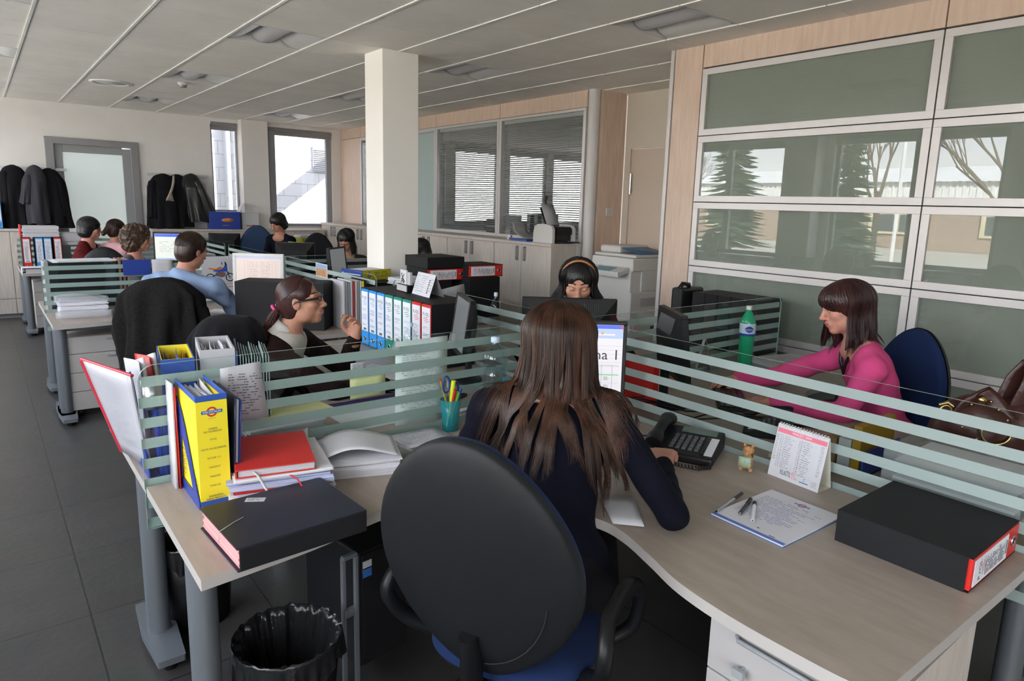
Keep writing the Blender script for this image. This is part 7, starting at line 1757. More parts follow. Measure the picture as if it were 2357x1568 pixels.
# the others farther back
def far_person(label, head, hyaw, hpitch, tyaw, topm, hairm, skin, style, sc=1.05, top_name='top', lids=False, hroll=0):
    h = HB(head, ); T0 = frame(tyaw); fw = T0[:, 1]; rt = T0[:, 0]; nk = h-HB((0, 0, 0.165))-fw*0.045; pv = HB((nk[0], nk[1], 0.60))-fw*0.10
    shl, shr = nk-rt*0.165*sc-HB((0, 0, 0.065)), nk+rt*0.165*sc-HB((0, 0, 0.065)); e0, e1 = shl+fw*0.10-HB((0, 0, 0.24)), shr+fw*0.10-HB((0, 0, 0.24)); w0, w1 = e0+fw*0.22+rt*0.08, e1+fw*0.22-rt*0.08
    r_ = person(label, tuple(h), hyaw, hpitch, hroll, tuple(nk), tuple(pv), tyaw, (shl, shr), (e0, e1), (w0, w1), [None, None], topm, skin, sc, res=0.0040, bres=0.011, top_name=top_name, cut=crew(0.064), lids=lids, fold=0.002)
    t, O, M, W_, s_, T_ = r_
    if style == 'short': hair_cap(t, O, M, s_, hairm, fringe=0.042, thick=0.016, res=0.0042, ridge=0.0006)
    elif style == 'pony':
        hair_cap(t, O, M, s_, hairm, fringe=0.05, thick=0.010, res=0.0042, extra=lambda e, c, S: c((0, -0.105, 0.01), (0, -0.165, -0.05), 0.036, 0.024, 0.02))
    elif style == 'bob': hair_cap(t, O, M, s_, hairm, fringe=0.032, thick=0.022, ridge=0.0006, res=0.0042, keep_ears=False, extra=lambda e, c, S: e((0, -0.040, -0.055), (0.092, 0.080, 0.060), 0.03))
    if style in ('bob', 'pony', 'short'): short_strands(t, O, M, s_, hairm, 900, 5, 0.05, 0.0016, (0.092, 0.112, 0.100) if style == 'bob' else (0.082, 0.102, 0.090))
    if style == 'long':
        hair_cap(t, O, M, s_, hairm, fringe=0.040, thick=0.014, res=0.0042, keep_ears=False); long_hair(t, O, M, s_, hairm, (0, 0, -1), 0.20, 0.03, R(-130), R(130), 160, 4, wave=0.004, r=0.0016)
    return r_
r_ = far_person('woman with short black hair looking right, far left in front of the frosted door', (1.030, 9.44, 1.270), 96, -6, 110, mat('dark_red_top', (0.09, 0.01, 0.012), 0.9), H_BLK, SKIN3, 'bob'); glasses(r_[0], r_[3], r_[4], BLACKG, 0.0014, 0.0018)
far_person('woman in a pale pink top with a dark ponytail, seen from behind far left', (1.300, 9.43, 1.255), 60, -4, 60, PALEP, H_DKB, SKIN2, 'pony')
far_person('woman with a dark bob bending forward in front of the bright window', (3.185, 9.31, 1.355), 245, -26, 240, NAVK, H_BLK, SKIN2, 'bob', lids=True)
r_ = far_person('long dark-haired woman with glasses looking down just left of the column', (3.285, 7.35, 1.230), 225, -28, 222, mat('dark_plaid', (0.03, 0.012, 0.016), 0.9), H_BLK, SKIN2, 'long', lids=True); glasses(r_[0], r_[3], r_[4], BLACKG, 0.0014, 0.0018)
far_person('dark-haired woman facing left, head visible behind the black file boxes by the column', (3.965, 6.86, 1.140), 300, -18, 285, BLKK, H_BLK, SKIN3, 'bob', lids=True)
# ================================================================ things on the other desks
# coats over chair backs
def chair_coat(label, x, y, yaw, zt, zb, w, seed, m):
    t = thing('jacket', label, 'jacket', (x, y, 0), -R(yaw)); g = G(); rd = random.Random(seed); ph = [rd.uniform(0, 6) for _ in range(4)]
    def fn(u, v):
        a = 2*PI*u; z = zt-(zt-zb)*v; k = min(1, (v/0.16))**0.55; ww = w*(0.30+0.70*k)*(1+0.06*v); dd = 0.09+0.07*k+0.03*v
        f_ = 1+min(1, v*2.5)*(0.10*math.sin(9*a+ph[0]+2*v)+0.06*math.sin(15*a+ph[1])+0.04*math.sin(5*a+7*v)); sgn = lambda q, e: math.copysign(abs(q)**e, q)
        return (ww/2*sgn(math.cos(a), 0.8)*f_, dd*math.sin(a)*f_-0.02*math.cos(2*a), z+0.02*(1-k)*math.cos(a)**2*0+0.012*math.sin(5*a+ph[2])*v)
    g.grid(fn, 90, 40); g.add([fn(i/90, 0.0) for i in range(90)]+[(0, 0, zt+0.012)], [(i, (i+1) % 90, 90) for i in range(90)], 0, False); g.build('jacket_body', [m], t)
    for s in (-1, 1):
        g = G(); g.tube([(s*w*0.34, 0.0, zt-0.12), (s*w*0.47, -0.02, zt-0.22), (s*w*0.54, -0.02, zt-0.36), (s*w*0.50, 0.02, zt-0.58)], [0.035, 0.058, 0.056, 0.05], n=14); g.build('sleeve', [m], t)
    return t
TWD = mat('dark_tweed', (0.012, 0.011, 0.011), 0.95, bump=0.6, bscale=160, var=0.4, vscale=70)
chair_coat('dark tweed jacket hung over the chair of the man in the blue shirt', 0.955, 5.165, 30, 1.115, 0.42, 0.52, 1, TWD)
chair_coat('black coat bunched over the chair behind the woman with glasses', 0.905, 3.455, 118, 1.105, 0.55, 0.40, 2, WOOLB)
def box(name, label, cat, x0, x1, y0, y1, z0, z1, m, rz=0, group=None, bevel=0.002):
    cx, cy = (x0+x1)/2, (y0+y1)/2; o = BX(x0-cx, x1-cx, y0-cy, y1-cy, 0, z1-z0).build(name, [m], bevel=bevel); o.location = (cx, cy, z0); o.rotation_euler = (0, 0, rz); return tag(o, label, cat, group)
# second row, left
wl = thing('plastic_wallets', 'two heaps of papers in clear plastic wallets on the end of the second-row desk', 'papers', (0.585, 6.22, DZ), R(-3))
sheets(0.31, 0.27, 0.125, 14, 0.012, 41, 0.003).build('wallet_papers', [mat('wallet_grey', (0.64, 0.64, 0.70), 0.35, var=0.12, vscale=3, vstretch=(1, 1, 60))], wl)
g = G(); g.grid(lambda u, v: (-0.18+0.36*u, -0.15+0.30*v, 0.128+0.02*math.sin(4*u)*v+0.012*v), 10, 6); g.grid(lambda u, v: (-0.18+0.36*u, -0.155, 0.0+0.055*v), 10, 2); g.build('clear_wallet', [mat('wallet_film', (0.6, 0.6, 0.64), 0.12, alpha=0.4)], wl, solid=0.001)
bb = thing('document_case', 'large black document case behind the striped screen of the second row, papers on top', 'file box', (0.385, 6.62, DZ))
BX(0.03, 0.50, 0.0, 0.30, 0, 0.375).build('case_body', [BOXBLK], bb, bevel=0.003); BX(0.0, 0.03, 0.0, 0.30, 0, 0.385).build('case_end', [GREYFR], bb, bevel=0.002)
pile('loose white papers fanned on top of the large black document case', 0.66, 6.76, DZ+0.376, 0.42, 0.26, 0.012, R(5), 3, PAPER, 51, 0.02, top=True, ink=False)
for q, (x, m_) in enumerate([(0.905, (0.30, 0.14, 0.11)), (0.935, (0.22, 0.11, 0.10)), (0.965, (0.36, 0.20, 0.17))]):
    box('pink_folder', '%s upright brownish pink folder beside the large black document case' % ['left', 'middle', 'right'][q], 'folder', x, x+0.018, 6.62, 6.90, DZ, DZ+0.39, mat('brick_folder_%d' % q, m_, 0.7), group='brownish folders on the second row')
bs = thing('blue_plaque', 'plain dark blue card clipped over the striped screen of the second row', 'card', (0.914, 6.462, 1.012)); BX(0, 0.206, 0, 0.006, 0, 0.130).build('card', [BLUE], bs, bevel=0.001)
for x in (0.06, 0.15):
    G().cyl((x, -0.002, 0.10), (x, 0.001, 0.10), 0.003, n=8).build('rivet', [CHROME], bs)
box('teal_carton', 'small teal carton behind the screen below the blue card', 'box', 1.10, 1.16, 6.56, 6.62, DZ, DZ+0.25, mat('teal_card', (0.03, 0.25, 0.35), 0.5))
sheet('white sheet clipped on the screen between the blue card and the blue-shirted man', [(1.13, 6.470, 1.0), (1.29, 6.470, 1.0), (1.29, 6.470, 1.135), (1.13, 6.470, 1.14)], PAPER, None)
# motorcycle poster
mp = thing('motorcycle_calendar', 'wall-style calendar with a blue and orange motorcycle picture behind the blue-shirted man', 'calendar', (1.520, 6.455, 0.76))
BX(0, 0.285, 0, 0.003, 0.145, 0.378).build('picture_page', [mat('poster_grey', (0.50, 0.50, 0.54), 0.5)], mp); BX(0, 0.285, 0, 0.003, 0.0, 0.138).build('date_page', [PAPER], mp)
g = G(); Mp = basis((0, -0.001, 0), (1, 0, 0), (0, 0, 1)); K, BU, OR, GY, RDm = 0, 1, 2, 3, 4
def disc(g, cx, cy, r0, r1, mi, z=0.0): g.lathe([(r0, z), (r1, z)], n=28, M=Mp @ Matrix.Translation((cx, cy, 0)), mi=mi)
def pg(g, pts, mi, z=0.0): g.add([(x, y, z) for x, y in pts], [tuple(range(len(pts)))], mi, False, Mp)
for cx in (0.235, 0.068): disc(g, cx, 0.205, 0.030, 0.038, K); disc(g, cx, 0.205, 0.0, 0.006, GY); disc(g, cx, 0.205, 0.012, 0.014, GY); pg(g, [(cx-0.029, 0.2045), (cx+0.029, 0.2045), (cx+0.029, 0.2055), (cx-0.029, 0.2055)], GY)
pg(g, [(0.235, 0.208), (0.228, 0.208), (0.205, 0.262), (0.212, 0.264)], K, .0001); pg(g, [(0.110, 0.222), (0.165, 0.205), (0.195, 0.215), (0.200, 0.250), (0.150, 0.255), (0.115, 0.250)], GY, .0001)
pg(g, [(0.095, 0.262), (0.150, 0.250), (0.190, 0.255), (0.216, 0.262), (0.214, 0.300), (0.196, 0.318), (0.180, 0.292), (0.150, 0.275), (0.10, 0.277)], BU, .0002); pg(g, [(0.05, 0.287), (0.100, 0.273), (0.150, 0.276), (0.176, 0.300), (0.150, 0.302), (0.118, 0.285), (0.06, 0.295)], OR, .0003)
pg(g, [(0.196, 0.318), (0.214, 0.300), (0.208, 0.335), (0.192, 0.352)], K, .0002); pg(g, [(0.160, 0.240), (0.190, 0.240), (0.180, 0.262), (0.165, 0.262)], RDm, .0003); pg(g, [(0.222, 0.238), (0.232, 0.244), (0.222, 0.256), (0.206, 0.250)], BU, .0003)
pg(g, [(0.168, 0.318), (0.175, 0.320), (0.172, 0.345), (0.166, 0.34)], K, .0002); pg(g, [(0.068, 0.203), (0.12, 0.225), (0.12, 0.235), (0.066, 0.210)], K, .0001)
g.build('motorcycle_picture', [BLACKG, mat('bike_blue', (0.02, 0.08, 0.38), 0.4), mat('bike_orange', (0.55, 0.14, 0.01), 0.4), mat('bike_grey', (0.13, 0.12, 0.11), 0.4), mat('bike_red', (0.4, 0.05, 0.02), 0.4)], mp)
g = G(); rq(g, 0.02, 0.26, 0.115, 0.124, 0, Mp); rq(g, 0.0, 0.285, 0.005, 0.006, 1, Mp)
for q in range(8): rq(g, 0.02+q*0.034, 0.021+q*0.034, 0.01, 0.11, 1, Mp)
g.build('date_print', [mat('pale_red_print', (0.6, 0.2, 0.25), 0.6), INKG], mp)
g = G()
for q in range(24): g.tube([(0.008+q*0.0117, -0.003, 0.146), (0.008+q*0.0117, 0.006, 0.142), (0.008+q*0.0117, -0.003, 0.136)], 0.001, n=4)
g.build('wire_binding', [mat('white_wire', (0, 0, 0))], mp)
keyboard('pale keyboard below the white-framed monitor', 1.62, 5.78, R(-36), COPG, LABELW)
# white carton and paper trays behind the poster
box('white_tray_box', 'white open carton behind the motorcycle picture', 'box', 1.55, 1.95, 6.95, 7.15, DZ, DZ+0.36, PAPER)
pile('papers in front of the white carton behind the motorcycle picture', 1.72, 6.78, DZ, 0.30, 0.21, 0.30, 0, 10, PAPER2, 52, 0.006, top=False)
# far piles
pile('tall pile of large white drawings far back, right behind the blue-shirted man', 1.92, 8.78, DZ, 0.52, 0.40, 0.27, R(5), 14, PAPER, 53, 0.02, wave=0.004)
pile('lower grey pile of drawings right of the tall white pile far back', 2.66, 8.95, DZ, 0.50, 0.36, 0.20, R(-5), 12, PAPER2, 54, 0.02, wave=0.004)
pile('white papers on the back desk left of the bright monitor', 1.75, 10.75, DZ, 0.40, 0.30, 0.36, 0, 10, PAPER, 55, 0.01, ink=False)
pile('flat dark folders and papers on the back desk under the coats', 2.75, 10.75, DZ, 0.70, 0.30, 0.34, 0, 10, mat('mixed_folders', (0.02, 0.05, 0.12), 0.6, var=0.5, vscale=2, vstretch=(1, 1, 120), col2=(0.35, 0.34, 0.33)), 56, 0.01, ink=False)
for q, (x, lb) in enumerate([(3.02, 'left'), (3.24, 'right')]): sheet('%s pale yellow sheet taped to the far screen before the dark-haired woman' % lb, [(x, 8.48, 0.97), (x+0.19-q*.06, 8.48, 0.95), (x+0.19-q*.06, 8.48, 1.14), (x, 8.48, 1.16)], mat('dull_yellow_paper', (0.42, 0.42, 0.14), 0.8), INKG, rows=10, seed=q)
for q, x in enumerate([3.60, 3.72]):
    t = box('yellow_file_box', '%s yellow company file box standing by the dark chair near the window' % ['left', 'right'][q], 'file box', x, x+0.105, 9.55, 9.82, DZ, DZ+0.40, mat('dull_yellow_card', (0.50, 0.46, 0.03), 0.4), group='yellow file boxes by the window')
    g = G(); valve_logo(g, basis((0, -0.1365, 0.32), (1, 0, 0), (0, 0, 1)), 0.035); g.build('spine_print', [REDL, BLUL, LABELW], t)
pile('white papers lying on the two yellow file boxes near the window', 3.71, 9.68, DZ+0.402, 0.26, 0.25, 0.035, 0, 5, PAPER, 57, 0.012, ink=False)
# far left
pile('white papers in a red folder on top of the far left row of files', 0.58, 10.16, DZ+0.402, 0.36, 0.24, 0.13, R(3), 10, PAPER, 58, 0.010, ink=False)
box('red_folder', 'red folder at the left edge of the papers on the far left files', 'folder', 0.385, 0.40, 10.05, 10.28, DZ+0.402, DZ+0.545, RED)
pile('cream papers lying right of the red folder on the far left files', 0.90, 10.20, DZ+0.30, 0.24, 0.24, 0.15, R(-4), 6, PAPER2, 59, 0.012)
rbn = thing('ring_binder', 'white ring binder lying flat at the front of the far left desk', 'binder', (0.42, 9.78, DZ)); BX(-0.06, 0.24, -0.1, 0.12, 0, 0.004).build('bottom_cover', [PAPER], rbn); BX(-0.06, 0.24, -0.1, 0.12, 0.062, 0.066).build('top_cover', [PAPER], rbn); BX(-0.064, -0.06, -0.1, 0.12, 0, 0.066).build('spine', [PAPER], rbn); BX(-0.03, 0.22, -0.09, 0.11, 0.004, 0.05).build('filed_pages', [PAPER2], rbn)
bbl = arch_file('blue-spined file standing on the low cupboard at the far left edge', 'blue', (0.225, 11.22, 1.19), 0, w=0.08, h=0.345, d=0.29, seed=61, group='single blue files')
# boxes and folders between the two rows
for q, (x, y, w) in enumerate([(1.625, 4.965, 0.34), (1.90, 4.735, 0.24)]):
    box('black_file_box', '%s plain black file box behind the head of the woman with glasses' % ['larger left', 'smaller right'][q], 'file box', x-w/2, x+w/2, y-0.01, y+0.25, DZ, DZ+0.345, BOXBLK, R(-39), None)
ORGC = mat('mixed_brochure', (0.45, 0.05, 0.04), 0.4)
fcols = [PAPER2, mat('grey_card', (0.30, 0.31, 0.33), 0.6), mat('grey_card', (0, 0, 0)), PAPER, ORGC, PAPER, mat('grey_card', (0, 0, 0)), PAPER, YEL, BOXBLK]
for q, m_ in enumerate(fcols):
    box('standing_folder', 'thin folder standing in the sorter left of the boxed files, %s from the left' % ['first', 'second', 'third', 'fourth', 'fifth', 'sixth', 'seventh', 'eighth', 'ninth', 'tenth'][q], 'folder', 2.055+q*0.0185, 2.069+q*0.0185, 4.66+0.0*q, 4.90, DZ, DZ+0.36-0.004*(q % 3), m_, group='folders standing left of the boxed files')
pc3 = thing('postcard', 'small orange and blue picture card stuck on the screen above the glasses-wearing woman', 'postcard', (2.264, 5.70, 1.03)); BX(-0.002, 0.0, -0.25, 0.0, 0, 0.118).build('card', [PAPER], pc3)
g = G(); M_ = basis((-0.0025, 0, 0), (0, -1, 0), (0, 0, 1)); rq(g, 0.01, 0.24, 0.008, 0.07, 0, M_); rq(g, 0.01, 0.24, 0.07, 0.11, 1, M_); g.build('picture', [mat('map_orange', (0.50, 0.24, 0.10), 0.6, var=0.3, vscale=30), mat('map_blue', (0.28, 0.38, 0.55), 0.6)], pc3)
box('black_file_box', 'black file box under the lying yellow file, left of the square column', 'file box', 2.34, 2.60, 4.86, 5.40, DZ, 1.05, BOXBLK)
lay2 = Matrix(((0, 0, 1, 0), (0, 1, 0, 0), (-1, 0, 0, 0.05), (0, 0, 0, 1)))
yl = thing('yellow_file_box', 'yellow company file lying on a black box left of the square column', 'file box', (2.36, 4.99, 1.052), R(14)); BX(0.0, 0.30, 0, 0.004, 0, 0.085).build('spine', [mat('dull_yellow_card', (0, 0, 0))], yl); BX(-0.004, 0.0, -0.001, 0.26, 0, 0.087).build('blue_edge', [BLUE], yl); g = sheets(0.28, 0.24, 0.075, 8, 0.01, 63); g.v = [(x+0.14, y+0.13, z+0.004) for x, y, z in g.v]; g.build('papers_inside', [PAPER], yl); BX(0, 0.3, 0.0, 0.26, 0.0, 0.003).build('lower_cover', [YEL], yl)
g = G(); valve_logo(g, basis((0.07, -0.001, 0.043), (0, 0, 1), (-1, 0, 0)), 0.032); scribble(g, 0.13, 0.28, 0.02, 0.07, 3, basis((0, -0.001, 0), (1, 0, 0), (0, 0, 1)), 3, 5, 0.3); g.build('spine_print', [REDL, BLUL, LABELW, INK], yl)
# stack in front of the column
box('black_file_box', 'black file box base of the stack in front of the square column', 'file box', 2.74, 3.02, 4.70, 5.08, DZ, 1.055, BOXBLK)
layr = Matrix(((0, 0, -1, 0.37), (0, 1, 0, 0), (1, 0, 0, 0.05), (0, 0, 0, 1)))
arch_file('red lever arch file lying under the topmost black box before the column', 'red', (2.80, 4.715, 1.057), 0, w=0.10, h=0.37, d=0.35, lay=layr, seed=64, lines=24, group='lying red files')
box('black_file_box', 'topmost black file box of the stack in front of the square column', 'file box', 2.80, 3.155, 4.72, 5.09, 1.159, 1.25, BOXBLK)
arch_file('red lever arch file lying to the right of the stack before the column', 'red', (3.12, 4.62, 1.085), 0, w=0.10, h=0.355, d=0.33, lay=layr, seed=65, lines=24, group='lying red files')
box('black_file_box', 'black file box standing under the right-hand lying red file', 'file box', 3.13, 3.44, 4.60, 4.90, DZ, 1.083, BOXBLK)
pile('white papers clipped together in front of the topmost black box', 2.62, 4.74, 1.05, 0.24, 0.16, 0.05, R(10), 4, PAPER, 66, 0.012, ink=False)
sheet('cream folder leaning behind the tent calendar on the boxed files', [(2.62, 4.42, 0.86), (2.98, 4.42, 0.86), (2.98, 4.46, 1.06), (2.62, 4.46, 1.00)], PAPER2, None, thick=0.004)
# on the row of boxed files
tc = thing('desk_calendar', 'white tent calendar standing on the row of boxed files', 'calendar', (2.085, 3.60, DZ+0.381), R(-4))
g = G(); g.quad((0, 0.12, 0), (0, -0.12, 0), (0.045, -0.12, 0.135), (0.045, 0.12, 0.135)); g.build('front_leaf', [PAPER], tc, solid=0.001); g = G(); g.quad((0.10, 0.12, 0), (0.10, -0.12, 0), (0.047, -0.12, 0.135), (0.047, 0.12, 0.135)); g.build('back_leaf', [GREYFR], tc, solid=0.001)
g = G(); Mq = basis((-0.0015, 0.12, 0), (0, -1, 0), (0.045, 0, 0.135)); scribble(g, 0.01, 0.16, 0.02, 0.13, 8, Mq, 0, 3, 0.3, 0.8); scribble(g, 0.18, 0.20, 0.02, 0.11, 7, Mq, 1, 4, 0.6, 1.0); scribble(g, 0.205, 0.235, 0.03, 0.12, 5, Mq, 0, 5, 0.3); g.build('calendar_print', [INKG, INK], tc)
chd = thing('card_holder', 'small silver and black card holder with picture cards on the boxed files', 'card holder', (2.085, 3.83, DZ+0.381), R(-4))
BX(0.0, 0.09, -0.075, 0.075, 0, 0.045).build('holder_base', [BLACKP], chd, bevel=0.003); BX(-0.004, 0.0, -0.07, 0.075, 0.004, 0.042).build('front_plate', [ALU], chd)
BX(0.02, 0.03, -0.02, 0.07, 0.03, 0.135).build('picture_card', [PAPER], chd); BX(0.025, 0.04, -0.065, -0.02, 0.03, 0.125).build('visiting_cards', [PAPER2], chd)
g = G(); Mz = basis((0.0195, 0.07, 0.03), (0, -1, 0), (0, 0, 1))
for a_, b_, c_, d_ in [(0.012, 0.02, 0.06, 0.08), (0.06, 0.02, 0.02, 0.085), (0.03, 0.06, 0.075, 0.03), (0.02, 0.05, 0.05, 0.02)]: g.tube([Mz @ Vector((a_, b_, 0)), Mz @ Vector((c_, d_, 0))], 0.004, n=4, flat=0.2)
g.build('dark_drawing', [mat('olive_ink', (0.06, 0.05, 0.02), 0.6)], chd)
# desk of the woman with glasses, extra things
keyboard('dark keyboard behind the left glass screen', 1.66, 2.86, R(118)); 
sheet('small white note held up by the jacket of the woman with glasses', [(1.36, 3.02, 0.86), (1.43, 3.00, 0.86), (1.43, 3.0, 0.905), (1.36, 3.02, 0.90)], PAPER, INKG, rows=5)
# desk of the woman with the hairband
for q in range(5):
    box('black_file_box', 'black boxed file standing by the partition, %s of five' % ['nearest', 'second nearest', 'middle one', 'second farthest', 'farthest'][q], 'file box', 3.91, 4.19, 2.420+q*0.106, 2.522+q*0.106, DZ, 1.12, BOXBLK, group='black boxed files by the partition')
bg = thing('black_bag', 'slim black bag with a handle leaning at the back of the black boxed files', 'bag', (4.00, 3.05, DZ)); BX(-0.14, 0.12, -0.05, 0.05, 0, 0.40).build('bag_body', [LEAB], bg, bevel=0.02); g = G(); g.tube([(-0.12, 0, 0.38), (-0.10, -0.02, 0.43), (-0.03, -0.02, 0.42), (0.0, 0, 0.38)], 0.016, n=8); g.build('bag_handle', [LEAB], bg)
pcd = thing('pen_pot', 'small pot with a pink and a lime marker by the far glass screen', 'pen pot', (2.42, 2.98, DZ)); G().lathe([(0, 0), (0.03, 0), (0.034, 0.10), (0.031, 0.10), (0.027, 0.004), (0, 0.004)]).build('pot_wall', [BLACKP], pcd)
for q, (dx, m_, nm) in enumerate([(-0.012, mat('hot_pink', (0.75, 0.03, 0.16), 0.4), 'pink'), (0.014, GRP, 'lime green')]):
    o = G().cyl((0, 0, 0.006), (0.004, 0, 0.165), 0.009, n=12).build('marker_pen', [m_]); o.location = (2.42+dx, 2.98, DZ); tag(o, '%s marker standing in the pot by the far glass screen' % nm, 'pen')
# desk of the woman in pink
cb2 = thing('desk_calendar', 'blue-edged desk calendar standing left of the green bottle', 'calendar', (3.33, 2.335, DZ), R(38)); g = G(); g.quad((0, -0.0, 0), (0.20, 0, 0), (0.20, 0.04, 0.20), (0, 0.04, 0.20)); g.build('front_leaf', [PAPER2], cb2, solid=0.001); g = G(); g.quad((0, 0.085, 0), (0.20, 0.085, 0), (0.20, 0.043, 0.20), (0, 0.043, 0.20)); g.build('back_leaf', [PAPER2], cb2, solid=0.001)
g = G(); Mq = basis((0, -0.0015, 0), (1, 0, 0), (0, 0.04, 0.20)); rq(g, 0.0, 0.022, 0.0, 0.20, 0, Mq); scribble(g, 0.03, 0.10, 0.02, 0.18, 9, Mq, 2, 3, 0.3); rq(g, 0.12, 0.19, 0.10, 0.19, 1, Mq); scribble(g, 0.12, 0.19, 0.02, 0.09, 4, Mq, 2, 6, 0.3); g.build('calendar_print', [BLUL, mat('dark_photo', (0.03, 0.035, 0.02), 0.4, var=0.5, vscale=40), INKG], cb2)
pile('fanned white papers in front of the black boxed files by the woman in pink', 3.93, 2.19, DZ, 0.42, 0.30, 0.03, R(-12), 6, PAPER, 71, 0.02)
rbk = box('red_folder', 'red file standing behind the edge-on monitor of the woman in pink', 'folder', 2.43, 2.47, 2.02, 2.24, DZ, DZ+0.24, RED)
keyboard('dark keyboard in front of the woman in pink', 2.93, 1.93, R(40))
ph2 = thing('desk_phone', 'black desk telephone behind the long glass screen, at the elbow of the woman in pink', 'telephone', (2.62, 1.52, DZ), R(-150)); phone_geo(ph2)
mm = thing('computer_mouse', 'black computer mouse near the hand of the woman in pink', 'mouse', (3.02, 1.60, DZ), R(40)); g = G(); g.lathe([(0, 0.03), (0.02, 0.026), (0.032, 0.012), (0.033, 0)], n=20, M=Matrix.Scale(1.6, 4, (0, 1, 0))); g.build('mouse_shell', [BLACKG], mm)
gs = thing('glue_stick', 'small white and orange stick behind the edge-on monitor', 'glue stick', (2.98, 2.33, DZ)); G().cyl((0, 0, 0), (0, 0, 0.13), 0.016, n=16).build('tube', [ORG], gs); G().cyl((0, 0, 0.13), (0, 0, 0.17), 0.017, n=16).build('cap', [PAPER], gs)
cbl = thing('tangled_cables', 'tangle of black cables at the foot of the edge-on monitor', 'cables', (0, 0, 0)); rd = random.Random(8)
for q in range(5):
    p = [(2.36+0.08*k+rd.uniform(-.05, .05), 2.12-0.14*k+rd.uniform(-.08, .08), DZ+0.006+0.008*q+0.02*(k % 2)) for k in range(6)]; G().tube(p, 0.004, n=6).build('cable_strand', [BLACKP], cbl)
mr = thing('magazine_rack', 'blue and black rack with yellow folders and paper edges behind the tent calendar', 'magazine rack', (2.42, 1.02, DZ)); BX(0, 0.30, 0, 0.17, 0, 0.005).build('rack_base', [BLACKP], mr); BX(0, 0.30, 0, 0.006, 0, 0.10).build('rack_side', [BLUE], mr)
BX(0.01, 0.29, 0.02, 0.05, 0.005, 0.19).build('yellow_folder', [mat('ochre_card', (0.30, 0.17, 0.01), 0.6)], mr); BX(0.01, 0.29, 0.055, 0.10, 0.005, 0.13).build('paper_block', [PAPER2], mr); BX(0.01, 0.28, 0.11, 0.15, 0.005, 0.12).build('wood_tone_folder', [mat('tan_card', (0.25, 0.14, 0.07), 0.7)], mr)
pile('pale yellow envelope on the desk behind the tent calendar', 2.46, 1.26, DZ, 0.26, 0.12, 0.012, R(-60), 2, mat('cream_envelope', (0.60, 0.57, 0.38), 0.7), 72, 0.003, top=False, name='envelope')
tr = thing('letter_trays', 'stack of clear plastic letter trays with papers behind the black box file', 'letter tray', (2.33, 0.52, DZ))
for q in range(3):
    z = 0.005+q*0.060; g = G(); g.box(0, 0.36, 0, 0.40, z, z+0.003).box(0, 0.003, 0, 0.40, z, z+0.05).box(0.357, 0.36, 0, 0.40, z, z+0.05).box(0, 0.36, 0.397, 0.40, z, z+0.05); tt = g.build('tray', [mat('smoky_clear', (0.45, 0.45, 0.46), 0.1, alpha=0.25)], tr); BX(0.02, 0.33, 0.02, 0.37, z+0.004, z+0.018-0.004*q).build('tray_papers', [PAPER], tt)
# handbag
LEA = mat('brown_leather', (0.050, 0.016, 0.013), 0.36, bump=0.9, bscale=55, var=0.2, vscale=12); GOLD = mat('brass_stud', (0.62, 0.45, 0.20), 0.28, metal=1.0)
hb = thing('handbag', 'dark brown studded leather handbag with brass rings behind the long glass screen', 'handbag', (3.03, 0.80, DZ), R(-52)); S = SDF((-0.30, -0.16, -0.02), (0.30, 0.16, 0.34), 0.006)
S.ell((0, 0, 0.12), (0.235, 0.095, 0.135), None, 0.03); S.ell((-0.10, 0, 0.17), (0.10, 0.08, 0.10), None, 0.04); S.ell((0.12, 0.0, 0.18), (0.10, 0.075, 0.10), None, 0.04); S.ell((0, 0, 0.03), (0.23, 0.09, 0.045), None, 0.03)
Xg, Yg, Zg = np.meshgrid(*S.ax, indexing='ij'); S.f += (0.004*np.sin(34*Xg+14*Zg)*np.sin(26*Zg+9*Xg)+0.002*np.sin(70*Xg-30*Zg)).astype(np.float32); V, F = S.mesh(); np_obj('bag_body', V, F, [LEA], hb, relax=2)
def strap(P, wv, m=LEA, th=0.008):
    g = G(); P = [Vector(p) for p in P]; n = len(P)
    g.grid(lambda u, v: tuple(P[min(int(v*(n-1)), n-2)].lerp(P[min(int(v*(n-1)), n-2)+1], v*(n-1)-min(int(v*(n-1)), n-2))+Vector((0, 1, 0))*0+Vector(wv)*(u-0.5)), 3, (n-1)*4); return g.build('strap', [m], hb, solid=th)
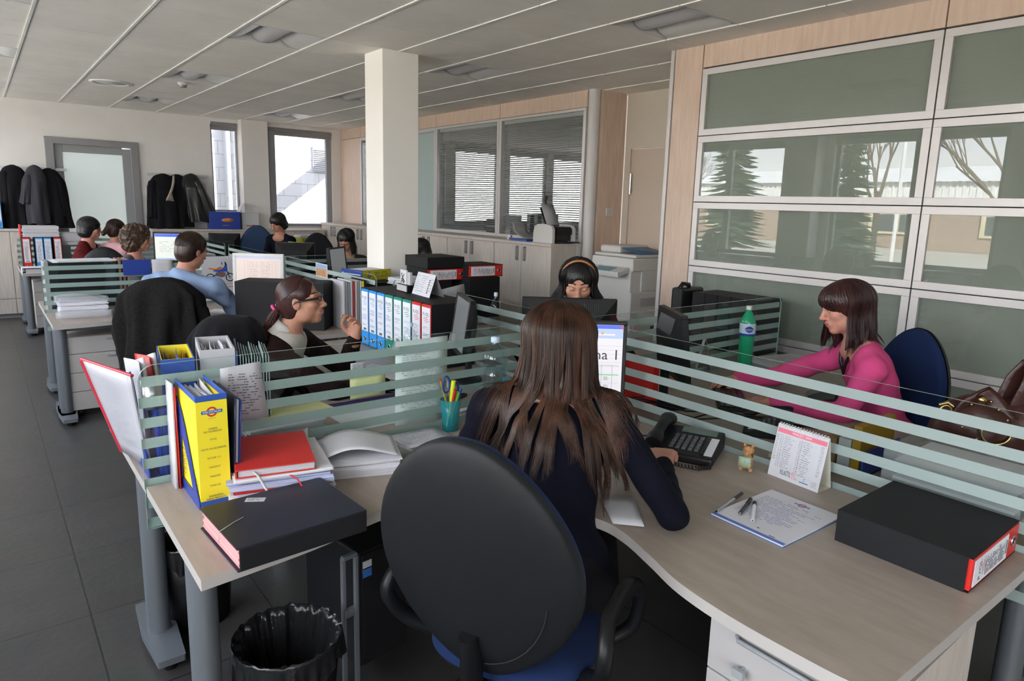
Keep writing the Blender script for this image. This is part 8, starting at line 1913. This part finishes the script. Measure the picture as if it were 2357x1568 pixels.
strap([(-0.16, -0.05, 0.20), (-0.13, -0.06, 0.27), (-0.09, -0.05, 0.30), (-0.05, -0.05, 0.27), (0.02, -0.07, 0.18), (0.06, -0.085, 0.10)], (0.055, 0.0, 0.035)); strap([(0.02, 0.03, 0.22), (0.06, 0.03, 0.36), (0.10, 0.02, 0.425), (0.14, 0.01, 0.40), (0.17, -0.01, 0.30), (0.19, -0.02, 0.20)], (0.075, 0.0, 0.02)); strap([(0.04, -0.03, 0.22), (0.07, -0.04, 0.33), (0.10, -0.02, 0.42), (0.12, -0.04, 0.33), (0.11, -0.07, 0.20)], (0.055, 0, 0.0))
def studs(name, pts, r): 
    for p in pts: G().lathe([(0, r*0.6), (r*0.7, r*0.4), (r, 0), (0, 0)], n=12, M=Matrix.Translation(p) @ Matrix.Rotation(PI/2, 4, 'X')).build(name, [GOLD], hb)
studs('brass_button', [(-0.085, -0.062, 0.265), (0.10, -0.045, 0.385), (0.115, -0.06, 0.325)], 0.017)
studs('brass_stud', [(-0.12, -0.065, 0.245), (-0.055, -0.065, 0.262), (-0.03, -0.075, 0.235), (0.0, -0.085, 0.20), (0.03, -0.09, 0.155), (0.075, -0.05, 0.36), (0.085, -0.055, 0.30), (0.135, -0.05, 0.36), (0.15, -0.05, 0.31), (0.165, -0.06, 0.27), (0.10, -0.075, 0.26), (0.13, -0.08, 0.22), (0.17, -0.085, 0.19), (-0.15, -0.09, 0.16), (-0.1, -0.10, 0.12)], 0.006)
g = G(); g.tube([(-0.04+0.05*math.cos(a_), -0.105, 0.15+0.042*math.sin(a_)) for a_ in [k*2*PI/28 for k in range(29)]], 0.004, n=8); g.build('brass_ring', [GOLD], hb)
g = G(); g.tube([(-0.20+0.022*math.cos(a_), -0.05, 0.20+0.03*math.sin(a_)) for a_ in [k*2*PI/16 for k in range(17)]], 0.004, n=6); g.tube([(-0.18, -0.06, 0.23), (-0.20, -0.06, 0.245), (-0.225, -0.05, 0.23)], 0.006, n=6); g.build('brass_clasp', [GOLD], hb)
